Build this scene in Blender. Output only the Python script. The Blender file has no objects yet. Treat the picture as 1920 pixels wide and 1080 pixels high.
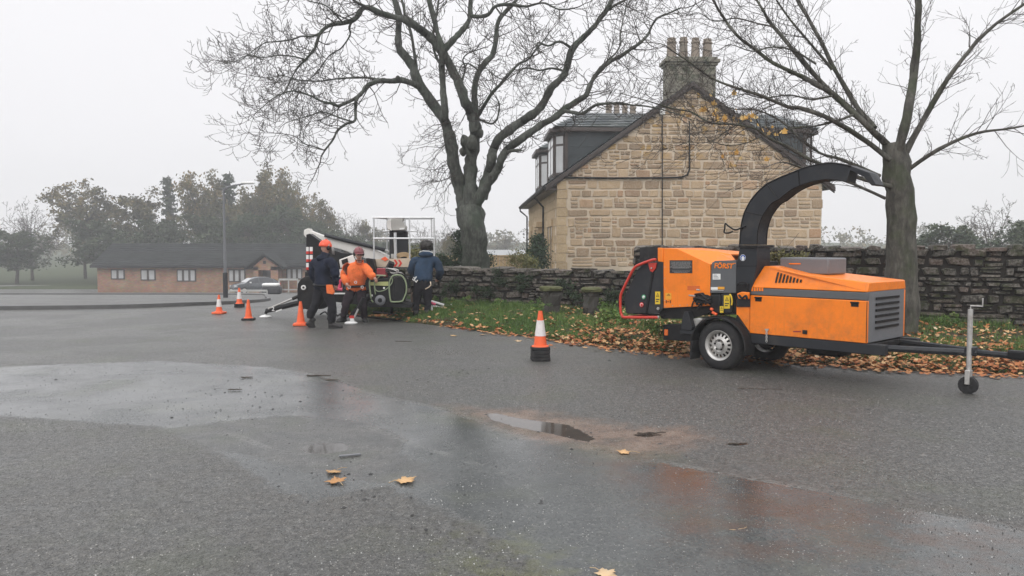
import bpy, math, random, json
import numpy as np
from mathutils import Vector, Matrix, noise as mnoise

random.seed(7)
rs = np.random.RandomState(11)
PI = math.pi
sc = bpy.context.scene
COL = sc.collection

# ------------------------------------------------------------------ camera
F_PX, CAM_H, PITCH = 1490.0, 1.65, math.atan(78 / 1490.0)
cam_d = bpy.data.cameras.new('camera')
cam_d.sensor_width = 36.0
cam_d.lens = 36.0 * F_PX / 1920.0
cam_d.clip_start = 0.1
cam_d.clip_end = 3000
cam = bpy.data.objects.new('camera', cam_d)
COL.objects.link(cam)
cam.location = (0, 0, CAM_H)
cam.rotation_euler = (PI / 2 - PITCH, 0, 0)
sc.camera = cam

# ------------------------------------------------------------------ sky, sun, exposure
world = bpy.data.worlds.new('World')
sc.world = world
world.use_nodes = True
wt = world.node_tree
wt.nodes.clear()
SUN_EL, SUN_AZ = math.radians(38), math.radians(200)
w_out = wt.nodes.new('ShaderNodeOutputWorld')
w_bg = wt.nodes.new('ShaderNodeBackground')
w_sky = wt.nodes.new('ShaderNodeTexSky')
w_sky.sky_type = 'NISHITA'
w_sky.sun_disc = False
w_sky.sun_elevation = SUN_EL
w_sky.sun_rotation = SUN_AZ
w_hs = wt.nodes.new('ShaderNodeHueSaturation')
w_hs.inputs['Saturation'].default_value = 0.25
w_tc = wt.nodes.new('ShaderNodeTexCoord')
w_sep = wt.nodes.new('ShaderNodeSeparateXYZ')
w_ramp = wt.nodes.new('ShaderNodeValToRGB')
w_ramp.color_ramp.elements[0].position = 0.0
w_ramp.color_ramp.elements[0].color = (7.9, 7.8, 8.0, 1)
w_ramp.color_ramp.elements[1].position = 1.0
w_ramp.color_ramp.elements[1].color = (17.5, 17.6, 18.2, 1)
e = w_ramp.color_ramp.elements.new(0.32)
e.color = (8.3, 8.2, 8.4, 1)
w_noise = wt.nodes.new('ShaderNodeTexNoise')
w_noise.inputs['Scale'].default_value = 1.7
w_noise.inputs['Detail'].default_value = 3
w_mr = wt.nodes.new('ShaderNodeMapRange')
w_mr.inputs['To Min'].default_value = 0.95
w_mr.inputs['To Max'].default_value = 1.05
w_mul = wt.nodes.new('ShaderNodeMix')
w_mul.data_type = 'RGBA'; w_mul.blend_type = 'MULTIPLY'
w_mul.inputs[0].default_value = 1.0
w_mix = wt.nodes.new('ShaderNodeMix')
w_mix.data_type = 'RGBA'
w_mix.inputs[0].default_value = 0.94          # thick even cloud over the clear sky
L = wt.links.new
L(w_tc.outputs['Generated'], w_sep.inputs[0]); L(w_sep.outputs['Z'], w_ramp.inputs[0])
L(w_tc.outputs['Generated'], w_noise.inputs['Vector']); L(w_noise.outputs['Fac'], w_mr.inputs['Value'])
L(w_ramp.outputs['Color'], w_mul.inputs[6]); L(w_mr.outputs[0], w_mul.inputs[7])
L(w_sky.outputs['Color'], w_hs.inputs['Color'])
L(w_hs.outputs['Color'], w_mix.inputs[6]); L(w_mul.outputs[2], w_mix.inputs[7])
L(w_mix.outputs[2], w_bg.inputs['Color'])
w_bg.inputs['Strength'].default_value = 0.1
L(w_bg.outputs[0], w_out.inputs['Surface'])

sun_d = bpy.data.lights.new('sun', 'SUN')
sun_d.energy = 0.8
sun_d.angle = math.radians(40)
sun_d.color = (1.0, 0.97, 0.93)
sun = bpy.data.objects.new('sun', sun_d)
COL.objects.link(sun)
sd = Vector((math.sin(SUN_AZ) * math.cos(SUN_EL), math.cos(SUN_AZ) * math.cos(SUN_EL), math.sin(SUN_EL)))
sun.rotation_euler = sd.to_track_quat('Z', 'Y').to_euler()
sun.location = (0, -10, 30)

sc.view_settings.view_transform = 'Standard'
sc.view_settings.look = 'None'
sc.view_settings.gamma = 1.0
sc.view_settings.use_curve_mapping = False
sc.view_settings.exposure = 0.3
sc.render.engine = 'CYCLES'
sc.cycles.use_denoising = True
sc.cycles.max_bounces = 8
sc.cycles.diffuse_bounces = 3
sc.cycles.glossy_bounces = 3
sc.cycles.transparent_max_bounces = 8
sc.cycles.volume_bounces = 4
HAZE = 0.0020

# ------------------------------------------------------------------ helpers: measuring
def P(px, py, Y):
    """world point at distance Y in front of the camera, read off the 1920 x 1080 photograph"""
    ct, st = math.cos(PITCH), math.sin(PITCH)
    dy = F_PX * ct + (540 - py) * st
    dz = -F_PX * st + (540 - py) * ct
    k = Y / dy
    return Vector(((px - 960) * k, Y, CAM_H + dz * k))

def gz(x, y):
    if y < 22: return 0.0
    return -0.0517 * (min(y, 80) - 22)

def G(px, py, z=0.0):
    ct, st = math.cos(PITCH), math.sin(PITCH)
    dy = F_PX * ct + (540 - py) * st
    dz = -F_PX * st + (540 - py) * ct
    k = (z - CAM_H) / dz
    return Vector(((px - 960) * k, dy * k, z))

# ------------------------------------------------------------------ helpers: mesh building
class MB:
    def __init__(s): s.v = []; s.f = []; s.m = []
    def add(s, vs, fs, mi=0):
        b = len(s.v)
        s.v.extend([tuple(p) for p in vs])
        s.f.extend([tuple(i + b for i in f) for f in fs])
        s.m.extend([mi] * len(fs))
        return s
    def box(s, c, size, rot=None, mi=0):
        hx, hy, hz = size[0] / 2, size[1] / 2, size[2] / 2
        c = Vector(c)
        vs = []
        for x in (-hx, hx):
            for y in (-hy, hy):
                for z in (-hz, hz):
                    p = Vector((x, y, z))
                    if rot is not None: p = rot @ p
                    vs.append(c + p)
        return s.add(vs, [(0, 1, 3, 2), (4, 6, 7, 5), (0, 4, 5, 1), (2, 3, 7, 6), (0, 2, 6, 4), (1, 5, 7, 3)], mi)
    def prism(s, pts, off, mi=0):
        pts = [Vector(p) for p in pts]; off = Vector(off); n = len(pts)
        vs = pts + [p + off for p in pts]
        fs = [tuple(range(n)), tuple(range(2 * n - 1, n - 1, -1))]
        for i in range(n):
            j = (i + 1) % n
            fs.append((i, i + n, j + n, j))
        return s.add(vs, fs, mi)
    def tube(s, pts, r, sides=8, cap=True, mi=0, closed=False):
        pts = [Vector(p) for p in pts]; n = len(pts)
        rr = r if isinstance(r, (list, tuple)) else [r] * n
        vs = []; up = None
        for i in range(n):
            if closed: t = pts[(i + 1) % n] - pts[i - 1]
            else: t = pts[min(i + 1, n - 1)] - pts[max(i - 1, 0)]
            if t.length < 1e-9: t = Vector((0, 0, 1))
            t.normalize()
            if up is None:
                a = Vector((0, 0, 1)) if abs(t.z) < 0.9 else Vector((1, 0, 0))
                up = t.cross(a).normalized()
            else:
                up = up - t * up.dot(t)
                if up.length < 1e-6: up = t.orthogonal()
                up.normalize()
            w = t.cross(up)
            for k in range(sides):
                a = 2 * PI * k / sides
                vs.append(pts[i] + (up * math.cos(a) + w * math.sin(a)) * rr[i])
        fs = []
        for i in range(n if closed else n - 1):
            a, b = i * sides, ((i + 1) % n) * sides
            for k in range(sides):
                k2 = (k + 1) % sides
                fs.append((a + k, b + k, b + k2, a + k2))
        if cap and not closed:
            fs.append(tuple(range(sides)))
            fs.append(tuple(range(n * sides - 1, (n - 1) * sides - 1, -1)))
        return s.add(vs, fs, mi)
    def lathe(s, prof, c, axis='Z', seg=24, mi=0, rot=None, cap=True):
        """prof: (radius, height) pairs about the axis through c"""
        vs = []; c = Vector(c)
        R = rot if rot is not None else {'Z': Matrix.Identity(3), 'X': Matrix.Rotation(PI / 2, 3, 'Y'), 'Y': Matrix.Rotation(-PI / 2, 3, 'X')}[axis]
        for (r, h) in prof:
            for k in range(seg):
                a = 2 * PI * k / seg
                vs.append(c + R @ Vector((r * math.cos(a), r * math.sin(a), h)))
        fs = []
        for i in range(len(prof) - 1):
            for k in range(seg):
                k2 = (k + 1) % seg
                fs.append((i * seg + k, i * seg + k2, (i + 1) * seg + k2, (i + 1) * seg + k))
        if cap and prof[0][0] > 1e-4: fs.append(tuple(range(seg - 1, -1, -1)))
        if cap and prof[-1][0] > 1e-4: fs.append(tuple(range((len(prof) - 1) * seg, len(prof) * seg)))
        return s.add(vs, fs, mi)
    def mesh(s, name, mats, off=None, smooth=False):
        me = bpy.data.meshes.new(name)
        v = s.v
        if off is not None: v = [(p[0] - off[0], p[1] - off[1], p[2] - off[2]) for p in v]
        me.from_pydata(v, [], s.f)
        for m in (mats if isinstance(mats, (list, tuple)) else [mats]): me.materials.append(m)
        if any(s.m): me.polygons.foreach_set('material_index', s.m)
        if smooth: me.polygons.foreach_set('use_smooth', [True] * len(me.polygons))
        me.update()
        return me

def woff(o):
    p = Vector((0, 0, 0))
    while o is not None:
        p += o.location; o = o.parent
    return p

def tag(o, label=None, cat=None, group=None, kind=None):
    if label: o['label'] = label
    if cat: o['category'] = cat
    if group: o['group'] = group
    if kind: o['kind'] = kind
    return o

def thing(name, loc, label, cat, group=None):
    o = bpy.data.objects.new(name, None)
    o.empty_display_size = 0.2
    COL.objects.link(o); o.location = loc
    return tag(o, label, cat, group)

def obj(name, mb, mats, parent=None, smooth=False, bevel=0, origin=None):
    off = woff(parent) if parent is not None else (Vector(origin) if origin is not None else None)
    me = mb.mesh(name, mats, off, smooth)
    o = bpy.data.objects.new(name, me)
    COL.objects.link(o)
    if parent is not None: o.parent = parent
    elif origin is not None: o.location = origin
    if bevel:
        b = o.modifiers.new('bevel', 'BEVEL'); b.width = bevel; b.segments = 2
        b.limit_method = 'ANGLE'; b.angle_limit = math.radians(35); b.harden_normals = False
        me.polygons.foreach_set('use_smooth', [True] * len(me.polygons))
        me.set_sharp_from_angle(angle=math.radians(40))
    return o

def copy_tree(o, parent=None):
    c = o.copy(); COL.objects.link(c); c.parent = parent
    for ch in list(o.children): copy_tree(ch, c)
    return c

def np_mesh(name, V, F, mat, tint=None, attr='tint'):
    """V (n,3), F (m,k) arrays -> one object; tint: per-vertex float attribute"""
    me = bpy.data.meshes.new(name)
    V = np.asarray(V, dtype=np.float32); F = np.asarray(F, dtype=np.int32)
    me.vertices.add(len(V)); me.vertices.foreach_set('co', V.ravel())
    k = F.shape[1]
    me.loops.add(F.size); me.loops.foreach_set('vertex_index', F.ravel())
    me.polygons.add(len(F))
    me.polygons.foreach_set('loop_start', np.arange(0, F.size, k, dtype=np.int32))
    try: me.polygons.foreach_set('loop_total', np.full(len(F), k, dtype=np.int32))
    except Exception: pass
    if tint is not None:
        a = me.attributes.new(attr, 'FLOAT', 'POINT'); a.data.foreach_set('value', np.asarray(tint, dtype=np.float32))
    me.materials.append(mat)
    me.update(calc_edges=True)
    o = bpy.data.objects.new(name, me); COL.objects.link(o)
    return o

# ------------------------------------------------------------------ helpers: materials
class NT:
    def __init__(s, name):
        s.mat = bpy.data.materials.new(name); s.mat.use_nodes = True
        s.t = s.mat.node_tree; s.n = s.t.nodes
        s.b = s.n['Principled BSDF']; s.tc = None
    def new(s, t, **kw):
        n = s.n.new(t)
        for k, v in kw.items(): setattr(n, k, v)
        return n
    def link(s, a, b): s.t.links.new(a, b)
    def setin(s, sock, v):
        if hasattr(v, 'links') or isinstance(v, bpy.types.NodeSocket): s.link(v, sock)
        else: sock.default_value = v
    def coord(s, kind='Object'):
        if s.tc is None: s.tc = s.new('ShaderNodeTexCoord')
        return s.tc.outputs[kind]
    def pos(s): return s.new('ShaderNodeNewGeometry').outputs['Position']
    def noise(s, vec, scale, detail=4, rough=0.55, dist=0.0, out='Fac'):
        n = s.new('ShaderNodeTexNoise'); s.link(vec, n.inputs['Vector'])
        n.inputs['Scale'].default_value = scale; n.inputs['Detail'].default_value = detail
        n.inputs['Roughness'].default_value = rough; n.inputs['Distortion'].default_value = dist
        return n.outputs[out]
    def voro(s, vec, scale, feature='F1', out='Distance'):
        n = s.new('ShaderNodeTexVoronoi', feature=feature); s.link(vec, n.inputs['Vector'])
        n.inputs['Scale'].default_value = scale
        return n.outputs[out]
    def scale(s, vec, sx, sy, sz):
        n = s.new('ShaderNodeMapping'); s.link(vec, n.inputs['Vector']); n.inputs['Scale'].default_value = (sx, sy, sz)
        return n.outputs[0]
    def math(s, op, a, b=None, clamp=False):
        n = s.new('ShaderNodeMath', operation=op, use_clamp=clamp)
        s.setin(n.inputs[0], a)
        if b is not None: s.setin(n.inputs[1], b)
        return n.outputs[0]
    def rng(s, v, a, b, c=0.0, d=1.0, smooth=False):
        n = s.new('ShaderNodeMapRange', interpolation_type='SMOOTHSTEP' if smooth else 'LINEAR')
        s.setin(n.inputs['Value'], v)
        for k, x in zip(('From Min', 'From Max', 'To Min', 'To Max'), (a, b, c, d)): n.inputs[k].default_value = x
        return n.outputs[0]
    def ramp(s, v, stops):
        n = s.new('ShaderNodeValToRGB'); s.setin(n.inputs[0], v); cr = n.color_ramp
        while len(cr.elements) > 1: cr.elements.remove(cr.elements[-1])
        cr.elements[0].position = stops[0][0]; cr.elements[0].color = (*stops[0][1], 1)
        for p, c in stops[1:]:
            el = cr.elements.new(p); el.color = (*c, 1)
        return n.outputs['Color']
    def mix(s, f, a, b, blend='MIX'):
        n = s.new('ShaderNodeMix', data_type='RGBA', blend_type=blend)
        s.setin(n.inputs[0], f)
        for i, x in ((6, a), (7, b)):
            if isinstance(x, tuple): n.inputs[i].default_value = (*x, 1)
            else: s.link(x, n.inputs[i])
        return n.outputs[2]
    def bump(s, h, strength=0.3, dist=0.01, normal=None):
        n = s.new('ShaderNodeBump'); s.link(h, n.inputs['Height'])
        s.setin(n.inputs['Strength'], strength); n.inputs['Distance'].default_value = dist
        if normal is not None: s.link(normal, n.inputs['Normal'])
        return n.outputs[0]
    def attr(s, name):
        n = s.new('ShaderNodeAttribute', attribute_name=name); return n.outputs['Fac']
    def fin(s, col=None, rough=None, metal=None, normal=None, spec=None, coat=None):
        b = s.b
        if col is not None: s.setin(b.inputs['Base Color'], (*col, 1) if isinstance(col, tuple) else col)
        if rough is not None: s.setin(b.inputs['Roughness'], rough)
        if metal is not None: s.setin(b.inputs['Metallic'], metal)
        if normal is not None: s.link(normal, b.inputs['Normal'])
        if spec is not None: b.inputs['Specular IOR Level'].default_value = spec
        if coat is not None: b.inputs['Coat Weight'].default_value = coat; b.inputs['Coat Roughness'].default_value = 0.12
        return s.mat

def paint(name, c, rough=0.4, var=0.18, scale=6, metal=0.0, grime=None, coat=None, bumps=0.0, spec=None, splash=False):
    n = NT(name); v = n.coord()
    a = n.noise(v, scale, 5, 0.6); b = n.noise(v, scale * 9, 3, 0.6)
    k = n.rng(n.math('ADD', n.math('MULTIPLY', a, 0.7), n.math('MULTIPLY', b, 0.3)), 0.3, 0.7)
    lo = tuple(x * (1 - var) for x in c); hi = tuple(min(1, x * (1 + var)) for x in c)
    col = n.mix(k, lo, hi)
    if grime:
        g = n.rng(n.noise(v, scale * 0.6, 6, 0.7), 0.52, 0.72)
        col = n.mix(n.math('MULTIPLY', g, 0.7), col, grime)
    if splash:                                           # road dirt low down, dusty runs and scuffs
        p = n.pos(); sp_ = n.new('ShaderNodeSeparateXYZ'); n.link(p, sp_.inputs[0])
        d_ = n.math('MULTIPLY', n.rng(sp_.outputs['Z'], 0.35, 1.0, 1, 0), n.rng(n.noise(p, 7, 6, .75), .42, .66))
        col = n.mix(n.math('MULTIPLY', d_, .55), col, (0.16, 0.10, 0.055))
        st_ = n.rng(n.noise(n.scale(p, 22, 22, 1.2), 1, 4, .7), .56, .72)
        col = n.mix(n.math('MULTIPLY', st_, .3), col, (0.42, 0.15, 0.04))
        sc_ = n.rng(n.noise(n.scale(p, 5, 5, 70), 1, 3, .8, 2.0), .66, .70)
        col = n.mix(n.math('MULTIPLY', sc_, .4), col, (0.5, 0.36, 0.22))
    ro = n.rng(b, 0.3, 0.7, max(rough - 0.1, 0.02), min(rough + 0.12, 1))
    nm = n.bump(b, bumps, 0.005) if bumps else None
    return n.fin(col, ro, metal, nm, spec, coat)

M = {}
M['orange'] = paint('orange_paint', (0.90, 0.215, 0.004), 0.42, 0.07, 3, coat=0.08, grime=(0.55, 0.14, 0.01), splash=True)
M['orange_light'] = M['orange']
M['dark_grey'] = paint('dark_grey_paint', (0.02, 0.022, 0.026), 0.5, 0.2, 5, spec=0.3, grime=(0.05, 0.047, 0.043))
M['mid_grey'] = paint('grey_paint', (0.15, 0.155, 0.165), 0.45, 0.12, 5)
M['black'] = paint('black_paint', (0.010, 0.010, 0.011), 0.5, 0.3, 6, spec=0.22, grime=(0.045, 0.04, 0.035))
M['black_plastic'] = paint('black_plastic', (0.013, 0.013, 0.014), 0.65, 0.3, 10, spec=0.25, grime=(0.035, 0.032, 0.03), bumps=0.1)
M['rubber'] = paint('rubber', (0.022, 0.022, 0.023), 0.75, 0.35, 12, spec=0.25, grime=(0.075, 0.068, 0.06), bumps=0.2)
M['steel'] = paint('steel', (0.5, 0.49, 0.47), 0.42, 0.2, 14, metal=0.6, grime=(0.22, 0.17, 0.13))
M['alu'] = paint('aluminium', (0.62, 0.63, 0.63), 0.4, 0.12, 10, metal=0.55)
M['red'] = paint('red_paint', (0.55, 0.035, 0.018), 0.38, 0.12, 8, coat=0.2)
M['white'] = paint('white_paint', (0.72, 0.70, 0.66), 0.45, 0.08, 4, grime=(0.42, 0.37, 0.31))
M['cream_board'] = paint('toe_board', (0.55, 0.45, 0.34), 0.5, 0.1, 6)
M['yellow'] = paint('yellow_label', (0.72, 0.5, 0.03), 0.5, 0.06, 12)
M['label_white'] = paint('white_label', (0.75, 0.75, 0.73), 0.5, 0.05, 12)
M['label_red'] = paint('red_label', (0.62, 0.03, 0.02), 0.45, 0.05, 12)
M['label_green'] = paint('green_label', (0.03, 0.28, 0.12), 0.45, 0.05, 12)
M['label_blue'] = paint('blue_label', (0.02, 0.08, 0.35), 0.45, 0.05, 12)
M['label_black'] = paint('black_label', (0.02, 0.018, 0.018), 0.5, 0.05, 12)
M['cone_orange'] = paint('cone_orange', (0.85, 0.13, 0.035), 0.5, 0.1, 14, grime=(0.35, 0.09, 0.05))
M['cone_white'] = paint('cone_sleeve', (0.72, 0.68, 0.66), 0.45, 0.06, 14, grime=(0.45, 0.4, 0.37))
M['green_tube'] = paint('green_frame', (0.22, 0.27, 0.16), 0.45, 0.15, 14)
M['pink'] = paint('red_reflector', (0.62, 0.06, 0.14), 0.35, 0.1, 10)
M['maroon'] = paint('maroon_paint', (0.26, 0.025, 0.035), 0.45, 0.1, 10)

def glass_mat(name, c, rough=0.06):
    n = NT(name); v = n.coord()
    k = n.noise(v, 1.5, 3)
    return n.fin(n.mix(k, tuple(x * .6 for x in c), c), rough, 0.0, None, 0.8)
M['glass_dark'] = glass_mat('window_glass', (0.03, 0.035, 0.04))
M['glass_pale'] = glass_mat('curtained_glass', (0.55, 0.56, 0.56), 0.15)
M['amber'] = glass_mat('amber_lens', (0.8, 0.16, 0.02), 0.15)

def fabric(name, c, var=0.25, sc_=30, rough=0.9, grime=None):
    n = NT(name); v = n.coord()
    a = n.noise(v, 5, 4, 0.6); w = n.noise(v, 18, 5, 0.65, 1.5); f = n.noise(v, 140, 2)
    col = n.mix(n.rng(a, 0.3, 0.7), tuple(x * (1 - var) for x in c), tuple(min(1, x * (1 + var)) for x in c))
    if grime: col = n.mix(n.math('MULTIPLY', n.rng(w, 0.5, 0.7), 0.6), col, grime)
    nm = n.bump(w, 0.5, 0.02); nm = n.bump(f, 0.15, 0.002, nm)
    return n.fin(col, rough, 0.0, nm, 0.25)
M['navy'] = fabric('navy_fabric', (0.011, 0.015, 0.03))
M['trouser'] = fabric('dark_trouser_fabric', (0.013, 0.013, 0.017), grime=(0.032, 0.03, 0.028))
M['trouser_brown'] = fabric('plum_trouser_fabric', (0.03, 0.022, 0.028), grime=(0.045, 0.03, 0.03))
M['hi_vis'] = fabric('hi_vis_fabric', (0.88, 0.19, 0.055), 0.12, grime=(0.45, 0.13, 0.03))
M['blue_fabric'] = fabric('blue_fabric', (0.02, 0.04, 0.072), 0.3)
M['skin'] = paint('skin', (0.5, 0.27, 0.2), 0.55, 0.1, 20)
M['boot'] = paint('boot_leather', (0.022, 0.02, 0.02), 0.55, 0.3, 20, bumps=0.2)
M['helmet_orange'] = paint('orange_shell', (0.82, 0.09, 0.03), 0.3, 0.06, 10)
M['helmet_red'] = paint('dark_red_shell', (0.2, 0.055, 0.06), 0.35, 0.1, 10)
M['hair'] = paint('dark_hair', (0.02, 0.016, 0.013), 0.6, 0.4, 60, bumps=0.4)
# ------------------------------------------------------------------ ground: one sheet, finer towards the camera
def sdf_poly(X, Y, poly):
    """signed distance, positive inside"""
    d = np.full(X.shape, 1e9); inside = np.zeros(X.shape, bool)
    n = len(poly)
    for i in range(n):
        ax, ay = poly[i]; bx, by = poly[(i + 1) % n]
        ex, ey = bx - ax, by - ay
        t = np.clip(((X - ax) * ex + (Y - ay) * ey) / (ex * ex + ey * ey + 1e-12), 0, 1)
        d = np.minimum(d, np.hypot(X - ax - t * ex, Y - ay - t * ey))
        c = ((ay > Y) != (by > Y)) & (X < (bx - ax) * (Y - ay) / (by - ay + 1e-12) + ax)
        inside ^= c
    return np.where(inside, d, -d)
def dist_line(X, Y, pl):
    d = np.full(X.shape, 1e9)
    for (ax, ay), (bx, by) in zip(pl[:-1], pl[1:]):
        ex, ey = bx - ax, by - ay
        t = np.clip(((X - ax) * ex + (Y - ay) * ey) / (ex * ex + ey * ey + 1e-12), 0, 1)
        d = np.minimum(d, np.hypot(X - ax - t * ex, Y - ay - t * ey))
    return d
def gp(l): return [(G(a, b).x, G(a, b).y) for a, b in l]

xs = np.unique(np.concatenate([np.arange(-8, 8.001, 0.05), -8 - np.geomspace(0.1, 600, 50), 8 + np.geomspace(0.1, 600, 50)]))
ys = np.unique(np.concatenate([np.arange(2.2, 9, 0.05), np.arange(9, 24, 0.1), np.arange(24, 90, 1.0), 90 + np.geomspace(1, 1500, 30), 2.2 - np.geomspace(0.1, 60, 20)]))
GX, GY = np.meshgrid(xs, ys)
GZ = -0.0517 * np.clip(GY - 22, 0, 58)
near = np.clip((24 - GY) / 4, 0, 1) * np.clip((9 - abs(GX)) / 2, 0, 1)
GZ = GZ + near * 0.008 * (np.sin(GX * 1.7 + 0.6 * np.sin(GY * 1.1)) * np.cos(GY * 1.3 + GX * 0.4))
wet_poly = gp([(-300, 700), (300, 676), (420, 682), (500, 688), (560, 697), (640, 716), (700, 737), (770, 754), (830, 768), (900, 790), (1000, 818), (1100, 832), (1160, 858), (1250, 868), (1330, 884), (1420, 900), (1501, 914), (1700, 950), (2300, 1060), (2300, 1600), (1100, 1200), (1040, 1080), (960, 1025), (900, 985), (840, 955), (790, 938), (720, 912), (650, 922), (590, 940), (540, 925), (470, 885), (420, 855), (300, 800), (-300, 760)])
patch_poly = gp([(300, 806), (420, 790), (470, 784), (540, 780), (600, 784), (660, 792), (720, 806), (760, 826), (745, 850), (800, 872), (830, 905), (740, 905), (640, 892), (560, 880), (500, 862), (440, 848), (300, 840)])
puddle_polys = [gp([(560, 841), (575, 834), (600, 832), (645, 831), (655, 838), (648, 846), (600, 851), (570, 848)]),
                gp([(905, 776), (930, 774), (960, 781), (1010, 788), (1065, 795), (1090, 806), (1118, 822), (1104, 828), (1075, 822), (1040, 813), (1000, 806), (955, 797), (925, 788)]),
                gp([(1180, 815), (1210, 811), (1240, 815), (1212, 819)]),
                gp([(1360, 833), (1385, 830), (1402, 834), (1380, 838)])]
brown_poly = gp([(840, 760), (900, 768), (1000, 768), (1080, 782), (1180, 800), (1290, 802), (1330, 820), (1250, 850), (1200, 862), (1100, 838), (1000, 822), (930, 800), (870, 780)])
red_poly = gp([(1080, 850), (1180, 860), (1300, 885), (1501, 915), (1920, 990), (1920, 1080), (1600, 1060), (1400, 1050), (1250, 1010), (1240, 930), (1150, 900)])
moss_poly = gp([(880, 990), (960, 1000), (1060, 1040), (1150, 1080), (1120, 1140), (800, 1140), (820, 1040)])
gravel_poly = gp([(880, 640), (1000, 690), (1250, 690), (1560, 720), (1900, 800), (1900, 930), (1501, 880), (1300, 830), (1150, 770), (950, 740), (700, 690), (720, 650)])
cracks = [gp([(628, 782), (660, 794), (690, 802), (720, 812), (770, 830), (800, 842), (840, 852), (880, 866), (915, 878), (942, 887)]),
          gp([(415, 812), (450, 818), (480, 832), (505, 842), (535, 848), (575, 850)]),
          gp([(300, 655), (420, 672), (470, 683), (560, 697), (640, 716), (700, 737), (770, 754), (835, 769)]),
          gp([(1250, 866), (1330, 882), (1420, 899), (1501, 913), (1700, 948)]),
          gp([(1380, 720), (1430, 728), (1480, 736), (1600, 750)])]
sd = {'s_wet': sdf_poly(GX, GY, wet_poly), 's_patch': sdf_poly(GX, GY, patch_poly),
      's_pud': np.maximum.reduce([sdf_poly(GX, GY, p) for p in puddle_polys]),
      's_brown': sdf_poly(GX, GY, brown_poly), 's_red': sdf_poly(GX, GY, red_poly), 's_moss': sdf_poly(GX, GY, moss_poly),
      's_grav': sdf_poly(GX, GY, gravel_poly), 's_crack': np.minimum.reduce([dist_line(GX, GY, c) for c in cracks])}
nx, ny = len(xs), len(ys)
V = np.stack([GX.ravel(), GY.ravel(), GZ.ravel()], 1)
ii = (np.arange(ny - 1)[:, None] * nx + np.arange(nx - 1)[None, :]).ravel()
Fq = np.stack([ii, ii + 1, ii + nx + 1, ii + nx], 1)

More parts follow.
